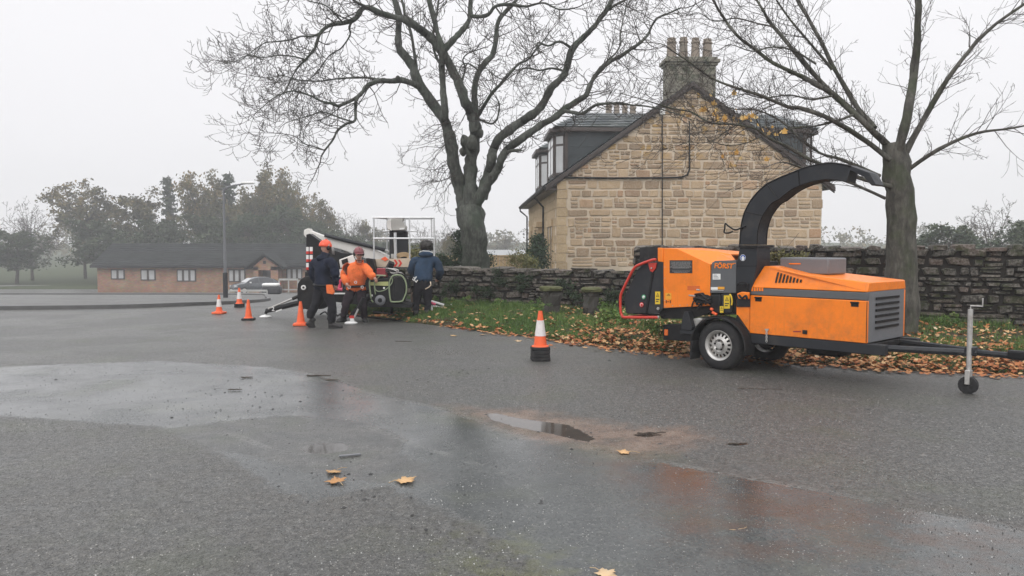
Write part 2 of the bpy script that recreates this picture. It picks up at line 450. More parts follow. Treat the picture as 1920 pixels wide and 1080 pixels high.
def road_material():
    n = NT('wet_asphalt'); p = n.pos()
    big = n.noise(p, 0.55, 5, 0.6); mid = n.noise(p, 3.2, 5, 0.65); fine = n.noise(p, 42, 3, 0.7)
    grit = n.voro(p, 75); grit2 = n.voro(n.scale(p, 1, 1, 1), 28)
    wob = n.math('MULTIPLY', n.math('SUBTRACT', n.noise(p, 5.5, 6, 0.65), 0.5), 0.30)
    wob2 = n.math('MULTIPLY', n.math('SUBTRACT', n.noise(p, 14, 5, 0.7), 0.5), 0.16)
    def mask(name, w=wob, soft=0.05, k=1.0):
        s_ = n.math('ADD', n.attr(name), n.math('MULTIPLY', w, k))
        return n.rng(s_, -soft, soft, 0, 1, True)
    wet = mask('s_wet', wob, 0.05); patch = mask('s_patch', wob, 0.06)
    pud = mask('s_pud', wob2, 0.012, 0.7)
    brown = mask('s_brown', wob, 0.22, 2.0); red = mask('s_red', wob, 0.3, 3.0); moss = mask('s_moss', wob, 0.22, 3.0)
    grav = mask('s_grav', wob, 0.8, 3.0)
    # dry-ish chip-seal surface
    base = n.mix(n.rng(big, 0.35, 0.65), (0.055, 0.054, 0.048), (0.10, 0.095, 0.082))
    base = n.mix(n.rng(mid, 0.35, 0.7), base, (0.085, 0.088, 0.085))
    chips = n.ramp(n.voro(p, 60, 'F1', 'Color'), [(0.0, (0.03, 0.03, 0.03)), (0.45, (0.085, 0.085, 0.082)), (0.8, (0.14, 0.135, 0.125)), (1.0, (0.32, 0.31, 0.29))])
    blot = n.math('MULTIPLY', n.rng(n.noise(p, 11, 6, 0.8), 0.44, 0.58), n.rng(n.noise(p, 27, 5, 0.8), 0.36, 0.6, .3, 1))
    base = n.mix(n.math('MULTIPLY', blot, 0.8), base, (0.020, 0.020, 0.019))
    base = n.mix(n.rng(n.noise(p, 33, 4, .8), .55, .68, 0, .6), base, (0.19, 0.18, 0.155))
    base = n.mix(n.math('ADD', 0.4, n.math('MULTIPLY', grav, 0.3)), base, chips)
    # smooth wet band
    wetc = n.mix(n.rng(mid, 0.3, 0.7), (0.034, 0.041, 0.042), (0.062, 0.07, 0.069))
    wetc = n.mix(0.28, wetc, chips)
    roughw = n.mix(n.rng(mid, 0.3, 0.7), (0.07, 0.074, 0.074), (0.125, 0.123, 0.115))
    roughw = n.mix(n.math('MULTIPLY', blot, .6), roughw, (0.03, 0.03, 0.03))
    wetc = n.mix(patch, wetc, roughw)
    col = n.mix(wet, base, wetc)
    brownc = n.mix(n.rng(mid, 0.35, 0.65), (0.115, 0.075, 0.055), (0.21, 0.155, 0.12))
    col = n.mix(n.math('MULTIPLY', brown, n.rng(mid, 0.3, 0.5, 0.35, 0.95)), col, brownc)
    col = n.mix(n.math('MULTIPLY', red, n.rng(n.noise(p, 2.2, 7, 0.75), 0.43, 0.58, 0, 0.62)), col, (0.078, 0.04, 0.024))
    mossf = n.math('MULTIPLY', moss, n.rng(n.noise(p, 4, 5, 0.7), 0.42, 0.6, 0, 0.55))
    col = n.mix(mossf, col, (0.10, 0.105, 0.04))
    gm = n.rng(n.noise(p, 0.9, 5, 0.6), 0.52, 0.66, 0, 0.35)
    col = n.mix(gm, col, (0.075, 0.085, 0.05))
    col = n.mix(n.math('MULTIPLY', pud, 0.8), col, (0.03, 0.025, 0.02))
    # bright specks: bare stone chips
    sp = n.math('MULTIPLY', n.rng(n.voro(p, 26, 'F1', 'Distance'), 0.13, 0.09), n.rng(n.noise(p, 1.3, 3, 0.6), 0.46, 0.58))
    col = n.mix(n.math('MULTIPLY', sp, 0.8), col, (0.42, 0.41, 0.38))
    # dark specks / grit
    dk = n.math('MULTIPLY', n.rng(n.voro(n.scale(p, 1.3, 0.9, 1), 9, 'F1', 'Distance'), 0.05, 0.035), 1.0)
    col = n.mix(n.math('MULTIPLY', dk, 0.85), col, (0.012, 0.011, 0.01))
    cd = n.math('ADD', n.attr('s_crack'), n.math('MULTIPLY', n.math('SUBTRACT', n.noise(p, 22, 5, 0.8), 0.5), 0.06))
    crack = n.math('MULTIPLY', n.rng(n.math('ABSOLUTE', cd), 0.014, 0.003, 0, 1, True), n.rng(n.noise(p, 2.2, 4, 0.7), 0.38, 0.5))
    edge = n.math('MULTIPLY', n.rng(n.math('ABSOLUTE', n.math('SUBTRACT', cd, 0.03)), 0.016, 0.004, 0, 1, True), n.rng(n.noise(p, 1.7, 4, 0.7), 0.43, 0.56))
    col = n.mix(n.math('MULTIPLY', edge, 0.34), col, (0.24, 0.24, 0.225))
    col = n.mix(n.math('MULTIPLY', crack, 0.8), col, (0.015, 0.014, 0.013))
    # gloss
    r_dry = n.rng(fine, 0.3, 0.7, 0.30, 0.52)
    r_dry = n.math('SUBTRACT', r_dry, n.rng(big, 0.45, 0.65, 0.0, 0.12))
    r_wet = n.math('ADD', n.rng(fine, 0.3, 0.7, 0.08, 0.18), n.rng(n.noise(p, 1.1, 4, .6), .42, .62, 0.0, 0.16))
    r_p = n.rng(fine, 0.3, 0.7, 0.36, 0.5)
    def mixf(f, a, b):
        m = n.new('ShaderNodeMix', data_type='FLOAT'); n.setin(m.inputs[0], f); n.setin(m.inputs[2], a); n.setin(m.inputs[3], b); return m.outputs[0]
    r = mixf(wet, r_dry, mixf(patch, r_wet, r_p))
    r = mixf(pud, r, 0.05)
    h = n.math('ADD', n.math('MULTIPLY', grit, 0.9), n.math('MULTIPLY', fine, 0.5))
    h = n.math('ADD', h, n.math('MULTIPLY', n.voro(p, 34), 0.5))
    h = n.math('SUBTRACT', h, n.math('MULTIPLY', crack, 2.0))
    st = mixf(wet, mixf(grav, 0.8, 1.0), mixf(patch, 0.09, 0.4))
    st = mixf(pud, st, 0.0)
    nm = n.bump(h, st, 0.009)
    b2 = n.math('MULTIPLY', n.noise(p, 7, 4, 0.6), 1.0)
    nm2 = n.bump(b2, mixf(pud, mixf(wet, 0.35, 0.14), 0.0), 0.012, nm)
    n.link(mixf(pud, mixf(wet, n.rng(n.noise(p, 19, 5, .8), .4, .6, .15, .6), .5), .55), n.b.inputs['Specular IOR Level'])
    return n.fin(col, r, 0.0, nm2)
ROAD = road_material()
g = np_mesh('ground', V, Fq, ROAD)
for k, a in sd.items():
    at = g.data.attributes.new(k, 'FLOAT', 'POINT'); at.data.foreach_set('value', np.clip(a.ravel(), -5, 5).astype(np.float32))
g.data.polygons.foreach_set('use_smooth', [True] * len(g.data.polygons))
tag(g, kind='structure')

# ------------------------------------------------------------------ soil, lawn and fields
def soil_mat(name, a, b, c):
    n = NT(name); p = n.pos()
    k = n.noise(p, 1.6, 6, 0.65); f = n.noise(p, 18, 4, 0.7)
    col = n.mix(n.rng(k, 0.4, 0.6), a, b); col = n.mix(n.rng(f, 0.5, 0.7), col, c)
    return n.fin(col, 0.9, 0, n.bump(f, 0.8, 0.03), 0.2)
M['soil'] = soil_mat('damp_soil', (0.03, 0.032, 0.014), (0.05, 0.035, 0.02), (0.045, 0.06, 0.02))
M['lawn'] = soil_mat('lawn', (0.035, 0.055, 0.018), (0.05, 0.06, 0.025), (0.06, 0.05, 0.03))
EDGE = [(-4.1, 19.3), (-3.6, 18.6), (-2.9, 17.9), (-1.31, 16.3), (-0.1, 14.85), (0.92, 13.66), (1.88, 12.75), (2.72, 11.95), (3.67, 11.35), (5.2, 10.6), (7.5, 9.7), (11, 8.6), (16, 7.4)]
WALL = [(-4.3, 21.57), (-1.8, 20.4), (2.8, 18.2)]
WALL2 = [(2.72, 17.75), (6.5, 15.9), (11, 14.2), (17, 12.4)]
def resample(pl, n):
    pl = np.array(pl, float); seg = np.hypot(*np.diff(pl, axis=0).T); c = np.concatenate([[0], np.cumsum(seg)])
    t = np.linspace(0, c[-1], n); return np.stack([np.interp(t, c, pl[:, 0]), np.interp(t, c, pl[:, 1])], 1)
back = [(-4.4, 21.9), (-1.8, 20.7), (2.8, 18.5), (6.5, 16.2), (11, 14.5), (17, 12.7)]
NS, NTT = 360, 40
E_, B_ = resample(EDGE, NS), resample(back, NS)
def bank_h(x, y, t):
    h = 0.02 + 0.13 * (1 - math.exp(-3.0 * t)) + 0.05 * t
    h += 0.05 * (mnoise.noise(Vector((x * 1.3, y * 1.3, 0.3)))) * min(1, t * 5) + 0.02 * mnoise.noise(Vector((x * 6, y * 6, 1))) * min(1, t * 8)
    return h
bank = np.zeros((NS, NTT, 3))
for i in range(NS):
    w = 0.10 * mnoise.noise(Vector((E_[i, 0] * 2.2, E_[i, 1] * 2.2, 5))) + 0.04 * mnoise.noise(Vector((E_[i, 0] * 9, E_[i, 1] * 9, 2)))
    for j in range(NTT):
        t = j / (NTT - 1); t2 = t ** 1.4
        x, y = E_[i] * (1 - t2) + B_[i] * t2
        x += w * (1 - t) * 0.7; y += w * (1 - t) * 0.7
        bank[i, j] = (x, y, gz(x, y) + (bank_h(x, y, t2) if j else -0.02))
ii = (np.arange(NS - 1)[:, None] * NTT + np.arange(NTT - 1)[None, :]).ravel()
o = np_mesh('grass_bank', bank.reshape(-1, 3), np.stack([ii, ii + NTT, ii + NTT + 1, ii + 1], 1), M['soil'])
tag(o, kind='structure')
def bank_at(s, t):
    """point on the bank, s along 0..1, t across 0..1"""
    i = min(int(s * (NS - 1)), NS - 2); j = min(int((t ** (1 / 1.4)) * (NTT - 1)), NTT - 2)
    a, b = s * (NS - 1) - i, (t ** (1 / 1.4)) * (NTT - 1) - j
    return (bank[i, j] * (1 - a) + bank[i + 1, j] * a) * (1 - b) + (bank[i, j + 1] * (1 - a) + bank[i + 1, j + 1] * a) * b
mb = MB()
q = [(-9.5, 24.4), (-6.5, 22.9), (-1.8, 20.7), (2.8, 18.5), (6.5, 16.2), (11, 14.5), (17, 12.7), (60, 12.7), (60, 22), (-9.5, 24.5)]
mb.add([(-9.5, 24.4, gz(0, 24.4) + .03), (-6.5, 22.9, gz(0, 22.9) + .03), (-1.8, 20.7, .1), (2.8, 18.5, .1), (6.5, 16.2, .1), (11, 14.5, .1), (17, 12.7, .1), (60, 12.7, .1), (60, 22, .1), (60, 60, gz(0, 60) + .1), (-9.5, 60, gz(0, 60) + .1)], [tuple(range(10)) + (10,)])
mb = MB()
lx = [-4.6, -4.3, -1.8, 2.8, 6.5, 11, 17, 60]; ly = [22.0, 21.9, 20.7, 18.5, 16.2, 14.5, 12.7, 12.7]
rows = [None, 25, 40, 60, 78]
vs = []
for r, yy in enumerate(rows):
    for x, y0 in zip(lx, ly):
        y = y0 if yy is None else yy
        if yy is not None and x == -4.6: x = -.21 * yy
        vs.append((x, y, gz(x, y) + (0.12 if y < 24 else 0.06)))
fs = [(r * 8 + c, r * 8 + c + 1, (r + 1) * 8 + c + 1, (r + 1) * 8 + c) for r in range(len(rows) - 1) for c in range(7)]
mb.add(vs, fs); tag(obj('lawn', mb, M['lawn']), kind='structure')
mb = MB()   # grassland and low rise behind the houses
vs = []; fs = []
fx = np.linspace(-260, 320, 30); fy = [86, 95, 120, 160, 240, 420, 800]
for y in fy:
    for x in fx:
        vs.append((x, y, -2.98 + max(0, (y - 95)) * 0.012 + (0.4 * mnoise.noise(Vector((x * .02, y * .02, 0))) if y > 90 else 0)))
for r in range(len(fy) - 1):
    for c in range(29): fs.append((r * 30 + c, r * 30 + c + 1, (r + 1) * 30 + c + 1, (r + 1) * 30 + c))
mb.add(vs, fs); tag(obj('field', mb, M['lawn'], smooth=True), kind='structure')

# ------------------------------------------------------------------ stone
def stone_mat(name, ramp, src, moss=None, rough=0.85):
    n = NT(name); v = n.pos()
    if src == 'object':
        t = n.new('ShaderNodeObjectInfo').outputs['Random']
    else: t = n.attr('tint')
    base = n.ramp(t, ramp)
    a = n.noise(v, 3.0, 5, 0.65); f = n.noise(v, 22, 5, 0.7)
    col = n.mix(n.rng(a, 0.35, 0.65, 0.0, 0.5), base, n.mix(0.5, base, (0.30, 0.22, 0.13), 'MULTIPLY') if not moss else n.mix(0.5, base, (0.02, 0.02, 0.018)))
    col = n.mix(n.rng(f, 0.35, 0.75, 0.0, 0.35), col, n.mix(0.6, base, (1, 0.95, 0.85), 'SCREEN'))
    if ramp is SAND:                                     # sooty, lichened stone towards the wallhead
        sp_ = n.new('ShaderNodeSeparateXYZ'); n.link(v, sp_.inputs[0])
        w_ = n.math('MULTIPLY', n.rng(sp_.outputs['Z'], 4.6, 7.4), n.rng(n.noise(v, 1.1, 5, .6), .36, .58))
        col = n.mix(n.math('MULTIPLY', w_, .65), col, (0.15, 0.125, 0.075))
        y_ = n.math('MULTIPLY', n.rng(sp_.outputs['Z'], 4.4, 5.6), n.rng(n.noise(v, 1.7, 4, .6), .56, .64))
        col = n.mix(n.math('MULTIPLY', y_, .6), col, (0.50, 0.30, 0.06))
        s_ = n.rng(n.noise(n.scale(v, 1.2, 1.2, .5), 1, 5, .65), .55, .72); col = n.mix(n.math('MULTIPLY', s_, .35), col, (0.20, 0.145, 0.085))
    if moss:
        m_ = n.rng(n.noise(v, moss[1], 5, 0.7), 0.54, 0.64, 0, 0.8)
        col = n.mix(m_, col, moss[0])
    return n.fin(col, rough, 0, n.bump(f, 0.6, 0.02), 0.25)
SAND = [(0.0, (0.29, 0.195, 0.115)), (0.22, (0.44, 0.305, 0.18)), (0.45, (0.51, 0.365, 0.22)), (0.65, (0.40, 0.275, 0.165)), (0.82, (0.27, 0.185, 0.115)), (0.92, (0.44, 0.25, 0.13)), (1.0, (0.54, 0.41, 0.27))]
QUOIN = [(0.0, (0.42, 0.30, 0.165)), (1.0, (0.52, 0.38, 0.22))]
DARK = [(0.0, (0.011, 0.009, 0.007)), (0.35, (0.022, 0.017, 0.012)), (0.6, (0.038, 0.028, 0.020)), (0.78, (0.055, 0.026, 0.018)), (0.93, (0.022, 0.02, 0.012)), (1.0, (0.11, 0.09, 0.075))]
M['sand_o'] = stone_mat('sandstone', SAND, 'object'); M['sand_a'] = stone_mat('sandstone_joined', SAND, 'attr')
M['rubble_o'] = stone_mat('dark_rubble', DARK, 'object', ((0.034, 0.042, 0.014), 2.4)); M['rubble_a'] = stone_mat('dark_rubble_joined', DARK, 'attr', ((0.034, 0.042, 0.014), 2.4))
M['mortar'] = paint('lime_mortar', (0.60, 0.50, 0.385), 0.9, 0.15, 1.2, grime=(0.42, 0.35, 0.25), bumps=0.5)
M['core'] = paint('wall_core', (0.03, 0.026, 0.022), 0.95, 0.3, 8, bumps=0.8)
M['dressed'] = stone_mat('dressed_sandstone', QUOIN, 'object')

def unit_stone(rnd, ragged):
    """irregular rounded block in a unit cell: x along, z up, y out of the wall (negative), 26 triangles or so"""
    c_ = 0.04 + ragged * .45; pts = []
    for (sx, sz) in ((1, 1), (-1, 1), (-1, -1), (1, -1)):
        a_ = (sx * .5, sz * (.5 - c_ * rnd.uniform(.4, 1.4))); b_ = (sx * (.5 - c_ * rnd.uniform(.3, 1.2)), sz * .5)
        pr_ = [a_, b_] if sx * sz > 0 else [b_, a_]
        if ragged > .15 and rnd.random() < .35: pr_ = [((a_[0] + b_[0]) / 2, (a_[1] + b_[1]) / 2)]
        pts += pr_
    pts = [(x * (1 - rnd.uniform(0, ragged * .8)), z * (1 - rnd.uniform(0, ragged * .8))) for x, z in pts]; k = len(pts)
    vs = [(x, 0.5, z) for x, z in pts] + [(x, -0.28 - rnd.uniform(0, .1), z) for x, z in pts] + [(x * (.93 - ragged * .4), -0.5 + rnd.uniform(-.06, .06) - ragged * .4 * rnd.random(), z * (.86 - ragged * .3)) for x, z in pts]
    fs = [tuple(range(2 * k, 3 * k))[::-1]]
    for lv in (0, 1):
        for i in range(k):
            j = (i + 1) % k
            fs.append((lv * k + i, lv * k + j, (lv + 1) * k + j, (lv + 1) * k + i))
    return vs, fs

def build_stones(parent, cells, origin, u, m_obj, m_attr, ragged, depth, seed, name='stone'):
    """cells: (s, z, w, h) in the wall plane; u unit vector along the wall, outward = u rotated -90 deg"""
    rnd = random.Random(seed)
    protos = []
    for i in range(14):
        vs, fs = unit_stone(rnd, ragged); b = MB(); b.add(vs, fs); protos.append((b.mesh(name, m_obj), vs, fs))
    origin = Vector(origin); u = Vector((u[0], u[1], 0)).normalized(); ang = math.atan2(u.y, u.x)
    cells = sorted(cells, key=lambda c: -c[2] * c[3])
    off = woff(parent); R = Matrix.Rotation(ang, 3, 'Z'); VV = []; FF = []; TT = []
    for i, (s_, z, w, h) in enumerate(cells):
        me, vs, fs = protos[rnd.randrange(14)]
        c = origin + u * (s_ + w / 2) + Vector((0, 0, z + h / 2)); d = depth * rnd.uniform(0.7, 1.3)
        tilt = rnd.uniform(-1, 1) * ragged * 0.12; fl = rnd.choice((-1, 1))
        if i < 296:
            o = bpy.data.objects.new(name, me); COL.objects.link(o); o.parent = parent
            o.location = c - off; o.scale = (w, d, h); o.rotation_euler = (0, tilt, ang)
        else:
            b = len(VV); T = Matrix.Rotation(tilt, 3, 'Y')
            t = rnd.random()
            for v in vs:
                VV.append(c - off + R @ (T @ Vector((v[0] * w, v[1] * d, v[2] * h)))); TT.append(t)
            FF += [tuple(q + b for q in f) for f in fs]
    if VV:
        me = bpy.data.meshes.new('small_stones'); me.from_pydata([tuple(v) for v in VV], [], FF); me.materials.append(m_attr)
        a = me.attributes.new('tint', 'FLOAT', 'POINT'); a.data.foreach_set('value', TT)
        o = bpy.data.objects.new('small_stones', me); COL.objects.link(o); o.parent = parent; o['kind'] = 'stuff'

def courses(length, top, hs, ws, gap, seed, inside=lambda s, z, w, h: True, split=0.25, start=0.0):
    rnd = random.Random(seed); cells = []; z = start
    while z < top:
        h = rnd.uniform(*hs); s_ = rnd.uniform(-0.2, 0.0)
        while s_ < length:
            w = rnd.uniform(*ws) * (1.25 if rnd.random() < .3 else 0.9)
            opts = [(s_, z, w, h)]
            if rnd.random() < split and h > hs[0] * 1.25:
                k = 3 if h > hs[1] * 0.75 and rnd.random() < 0.55 else 2
                opts = [(s_, z + q * h / k, w, h / k) for q in range(k)]
                if rnd.random() < .4: opts = opts[:-1] + [(s_, opts[-1][1], w * .45, opts[-1][3]), (s_ + w * .45, opts[-1][1], w * .55, opts[-1][3])]
            for c in opts:
                c = (c[0] + rnd.uniform(-.01, .01), c[1] + rnd.uniform(-.012, .012), c[2], c[3] * rnd.uniform(.9, 1.04))
                c = (c[0] + gap / 2, c[1] + gap / 2, c[2] - gap * rnd.uniform(.8, 1.3), c[3] - gap * rnd.uniform(.8, 1.2))
                if c[0] < 0: c = (0.0, c[1], c[2] + c[0], c[3])
                if c[2] > 0.05 and c[3] > 0.03 and inside(*c): cells.append(c)
            s_ += w
        z += h
    return cells

# ------------------------------------------------------------------ low boundary wall and the tall one beside it
def boundary(name, line, height, label, thick, seed, hs=(0.07, 0.17), cap=True):
    t = thing(name, (line[0][0], line[0][1], 0), label, 'wall')
    b = MB()
    for (a, c) in zip(line[:-1], line[1:]):
        a, c = Vector((*a, 0)), Vector((*c, 0)); d = (c - a).normalized(); nrm = Vector((-d.y, d.x, 0))
        z0 = gz(a.x, a.y) - .4
        b.prism([a + Vector((0, 0, z0)), c + Vector((0, 0, z0)), c + Vector((0, 0, height - .05)), a + Vector((0, 0, height - .05))], nrm * thick)
    obj('wall_core', b, M['core'], t)
    cells_all = []
    tot = 0
    for k, (a, c) in enumerate(zip(line[:-1], line[1:])):
        a, c = Vector((*a, 0)), Vector((*c, 0)); ln = (c - a).length; d = (c - a).normalized()
        cl = courses(ln, height - 0.12, hs, (0.13, 0.55), 0.012, seed + k, start=0.02)
        cells_all.append((cl, a, d))
    return t, cells_all
def merge_line(name, line, height, label, thick, seed, hs=(0.06, 0.19)):
    t, ca = boundary(name, line, height, label, thick, seed, hs)
    # straight walls: lay every stone in one pass so that the largest 300 are picked over the whole wall
    rnd = random.Random(seed); protos = []
    for i in range(14):
        vs, fs = unit_stone(rnd, 0.3); b = MB(); b.add(vs, fs); protos.append((b.mesh('stone', M['rubble_o']), vs, fs))
    allc = [(w * h, s_, z, w, h, a, d) for cl, a, d in ca for (s_, z, w, h) in cl]
    # coping: rough flat stones on edge over the top
    for cl, a, d in ca:
        L_ = max(c[0] + c[2] for c in cl); s_ = 0
        while s_ < L_:
            w = rnd.uniform(0.22, 0.6); h = rnd.uniform(0.09, 0.17)
            allc.append((9, s_, height - 0.12 + rnd.uniform(-.01, .015), w - 0.015, h, a, d)); s_ += w
    allc.sort(key=lambda c: -c[0] + (0 if c[0] == 9 else 0))
    off = woff(t); VV = []; FF = []; TT = []; cnt = 0
    for i, (ar, s_, z, w, h, a, d) in enumerate(allc):
        me, vs, fs = protos[rnd.randrange(14)]
        cop = ar == 9
        dep = (thick + 0.14) if cop else rnd.uniform(0.10, 0.26)
        nrm = Vector((-d.y, d.x, 0))
        cc = a + d * (s_ + w / 2) + Vector((0, 0, z + h / 2)) + (nrm * (thick / 2 - rnd.uniform(0, .05)) if cop else Vector((0, 0, 0)))
        ang = math.atan2(d.y, d.x) + rnd.uniform(-.05, .05); tl = rnd.uniform(-.06, .06)
        if cnt < 298:
            o = bpy.data.objects.new('stone', me); COL.objects.link(o); o.parent = t
            o.location = cc - off; o.scale = (w, dep, h); o.rotation_euler = (rnd.uniform(-.05, .05), tl, ang); cnt += 1
        else:
            b = len(VV); R = Matrix.Rotation(ang, 3, 'Z') @ Matrix.Rotation(tl, 3, 'Y'); tt = rnd.random()
            for v in vs: VV.append(tuple(cc - off + R @ Vector((v[0] * w, v[1] * dep, v[2] * h)))); TT.append(tt)
            FF += [tuple(q + b for q in f) for f in fs]
    me = bpy.data.meshes.new('small_stones'); me.from_pydata(VV, [], FF); me.materials.append(M['rubble_a'])
    at = me.attributes.new('tint', 'FLOAT', 'POINT'); at.data.foreach_set('value', TT)
    o = bpy.data.objects.new('small_stones', me); COL.objects.link(o); o.parent = t; o['kind'] = 'stuff'
    return t
merge_line('boundary_wall', WALL, 1.12, 'low mossy rubble stone wall running behind the grass verge', 0.42, 31)
merge_line('boundary_wall', WALL2, 1.66, 'taller dark rubble wall with a square end behind the orange wood chipper', 0.5, 77, (0.08, 0.2))

# ------------------------------------------------------------------ sandstone house
HY = 30.0
hd = Vector((-0.0497, 0.99877, 0)).normalized()          # ridge direction (away from the camera)
hu = Vector((hd.y, -hd.x, 0))                             # along the gable
corner = P(1045, 400, HY); corner.z = 0
gw = 10.15                                                # gable width
HL = 15.0                                                 # house length
z0 = gz(0, 30) - 0.1
eave_z = P(1045, 338, HY).z
apex_z = P(1295, 158, HY).z
mid = gw / 2
slope = (apex_z - eave_z) / mid
house = thing('stone_house', (corner.x, corner.y, z0), 'large sandstone house with slate roof, bay dormers and a gable end chimney', 'house')
def H(s, d, z): return corner + hu * s + hd * d + Vector((0, 0, z))
def gable_pts(d, inset=0.0):
    return [H(0, d, z0), H(gw, d, z0), H(gw, d, eave_z), H(mid, d, apex_z), H(0, d, eave_z)]
b = MB(); b.prism(gable_pts(0), hd * HL); obj('wall', b, M['mortar'], house)
def in_gable(s_, z, w, h):
    zz = z + h
    lim = eave_z + slope * min(s_, gw - s_ - w) + 0.05
    return zz < lim and s_ > 0.36 and s_ + w < gw + .05
def clip_cells(cells):
    out = []
    for (s_, z, w, h) in cells:
        if z < -0.3: continue
        if in_gable(s_, z, w, h): out.append((s_, z, w, h)); continue
        zz = z + h - .05 - eave_z; a = max(zz / slope, 0.37)
        if zz < 0: a = 0.40
        n0 = max(s_, a); n1 = min(s_ + w, gw - max(zz / slope, 0.0))
        if n1 - n0 > 0.12: out.append((n0, z, n1 - n0, h))
    return out
cells = clip_cells(courses(gw, apex_z - .15, (0.25, 0.42), (0.22, 0.74), 0.036, 5, split=0.52, start=z0 + 1.4))
build_stones(house, cells, corner - hd * 0.004, hu, M['sand_o'], M['sand_a'], 0.16, 0.055, 12)
# quoins at the near corner, with their returns on the front wall
zq = z0 + 0.9; k = 0
while zq < eave_z - 0.25:
    w = 0.38 if k % 2 else 0.33; hq = 0.34
    b = MB(); b.prism([H(-0.02, -0.045, zq), H(w, -0.045, zq), H(w, -0.045, zq + hq - .012), H(-0.02, -0.045, zq + hq - .012)], hd * (0.72 - w))
    obj('quoin', b, M['dressed'], house, bevel=0.006); zq += hq; k += 1
# ashlar front wall blocks
b0 = None
for r in range(10):
    z = z0 + 0.9 + r * 0.34
    if z > eave_z - .3: break
    s_ = 0.42 + (0.4 if r % 2 else 0)
    while s_ < HL - 0.3:
        w = 0.8
        b = MB(); b.prism([H(-0.018, s_, z), H(-0.018, s_ + w - .012, z), H(-0.018, s_ + w - .012, z + .328), H(-0.018, s_, z + .328)], hu * 0.05)
        if r * 20 + s_ < 400: obj('ashlar_block', b, M['dressed'], house)
        s_ += w
# front windows (dark reveals, sills and lintels) and the door
for i, (d0, d1) in enumerate([(1.6, 2.35), (2.75, 3.5), (7.9, 8.6), (9.4, 10.1), (12.2, 12.9)]):
    b = MB(); zz0, zz1 = 0.35, 2.45
    b.prism([H(-0.03, d0, zz0), H(-0.03, d1, zz0), H(-0.03, d1, zz1), H(-0.03, d0, zz1)], hu * 0.06)
    w_ = obj('window', b, M['glass_dark'], house)
    b = MB()
    for (p, q) in (((d0 - .12, zz0 - .14), (d1 + .12, zz0)), ((d0 - .14, zz1), (d1 + .14, zz1 + .26))):
        b.prism([H(-0.09, p[0], p[1]), H(-0.09, q[0], p[1]), H(-0.09, q[0], q[1]), H(-0.09, p[0], q[1])], hu * 0.14)
    for d in (d0 - .1, d1): b.prism([H(-0.06, d, zz0), H(-0.06, d + .1, zz0), H(-0.06, d + .1, zz1), H(-0.06, d, zz1)], hu * 0.1)
    obj('frame', b, M['dressed'], w_)
b = MB(); b.prism([H(-0.35, 5.6, 2.5), H(-0.35, 7.0, 2.5), H(-0.35, 7.0, 2.75), H(-0.35, 5.6, 2.75)], hu * 0.4)
b.prism([H(-0.25, 5.75, 2.25), H(-0.25, 5.95, 2.25), H(-0.25, 5.95, 2.5), H(-0.25, 5.75, 2.5)], hu * 0.3)
obj('door_canopy', b, M['dressed'], house, bevel=0.02)
b = MB(); b.prism([H(-0.03, 5.8, z0), H(-0.03, 6.8, z0), H(-0.03, 6.8, 2.25), H(-0.03, 5.8, 2.25)], hu * 0.06); obj('door', b, M['black'], house)
# bracket lamp by the door
b = MB(); b.tube([H(0, 4.6, 1.9), H(-0.3, 4.6, 1.95)], 0.025, 6); b.box(H(-0.34, 4.6, 1.88), (0.3, 0.16, 0.16)); obj('bracket_lamp', b, M['black'], house)
# slates
def slate_mat():
    n = NT('slate'); v = n.pos(); r = n.new('ShaderNodeObjectInfo').outputs['Random']
    t = n.attr('tint'); a = n.noise(v, 2, 5, 0.6); f = n.noise(v, 30, 3)
    col = n.ramp(t, [(0, (0.07, 0.085, 0.092)), (0.5, (0.12, 0.14, 0.145)), (1, (0.21, 0.22, 0.22))])
    col = n.mix(n.rng(a, 0.5, 0.7, 0, 0.5), col, (0.10, 0.12, 0.08))
    return n.fin(col, n.rng(f, 0.3, 0.7, 0.3, 0.5), 0, n.bump(f, 0.3, 0.01), 0.5)
M['slate'] = slate_mat()
M['fascia'] = paint('brown_fascia', (0.05, 0.037, 0.032), 0.5, 0.2, 5, grime=(0.08, 0.07, 0.06))
M['cheek'] = paint('dark_slate_cladding', (0.03, 0.04, 0.044), 0.45, 0.2, 3)
def slate_field(name, p0, eu, eup, length, run, parent, clip=None, rowh=0.24, w=0.28, seed=1):
    """overlapping slates: p0 eave corner, eu along the eave, eup up the slope"""
    rnd = random.Random(seed); nrm = eu.cross(eup).normalized()
    if nrm.z < 0: nrm = -nrm
    VV = []; FF = []; TT = []; r = 0; off = woff(parent)
    while r * rowh < run:
        s_ = -(w / 2 if r % 2 else 0)
        a0 = r * rowh
        while s_ < length:
            x0, x1 = max(s_, 0), min(s_ + w - .012, length)
            if clip: x0, x1 = max(x0, clip(a0)[0]), min(x1, clip(a0)[1])
            if x1 - x0 > 0.04:
                t = rnd.random(); up1 = min(a0 + rowh * 1.12, run)
                lo = p0 + nrm * (0.05 + rnd.uniform(0, .008)) - off
                c = [lo + eu * x0 + eup * a0, lo + eu * x1 + eup * a0, p0 - off + nrm * 0.012 + eu * x1 + eup * up1, p0 - off + nrm * 0.012 + eu * x0 + eup * up1]
                c += [c[0] - nrm * 0.018, c[1] - nrm * 0.018]
                b_ = len(VV); VV += [tuple(q) for q in c]; FF += [(b_, b_ + 1, b_ + 2, b_ + 3), (b_ + 4, b_ + 5, b_ + 1, b_)]; TT += [t] * 6
            s_ += w
        r += 1
    me = bpy.data.meshes.new(name); me.from_pydata(VV, [], FF); me.materials.append(M['slate'])
    at = me.attributes.new('tint', 'FLOAT', 'POINT'); at.data.foreach_set('value', TT)
    o = bpy.data.objects.new(name, me); COL.objects.link(o); o.parent = parent; o['kind'] = 'stuff'
    return o
roof_b = MB()
ov = 0.45; zr = 0.09
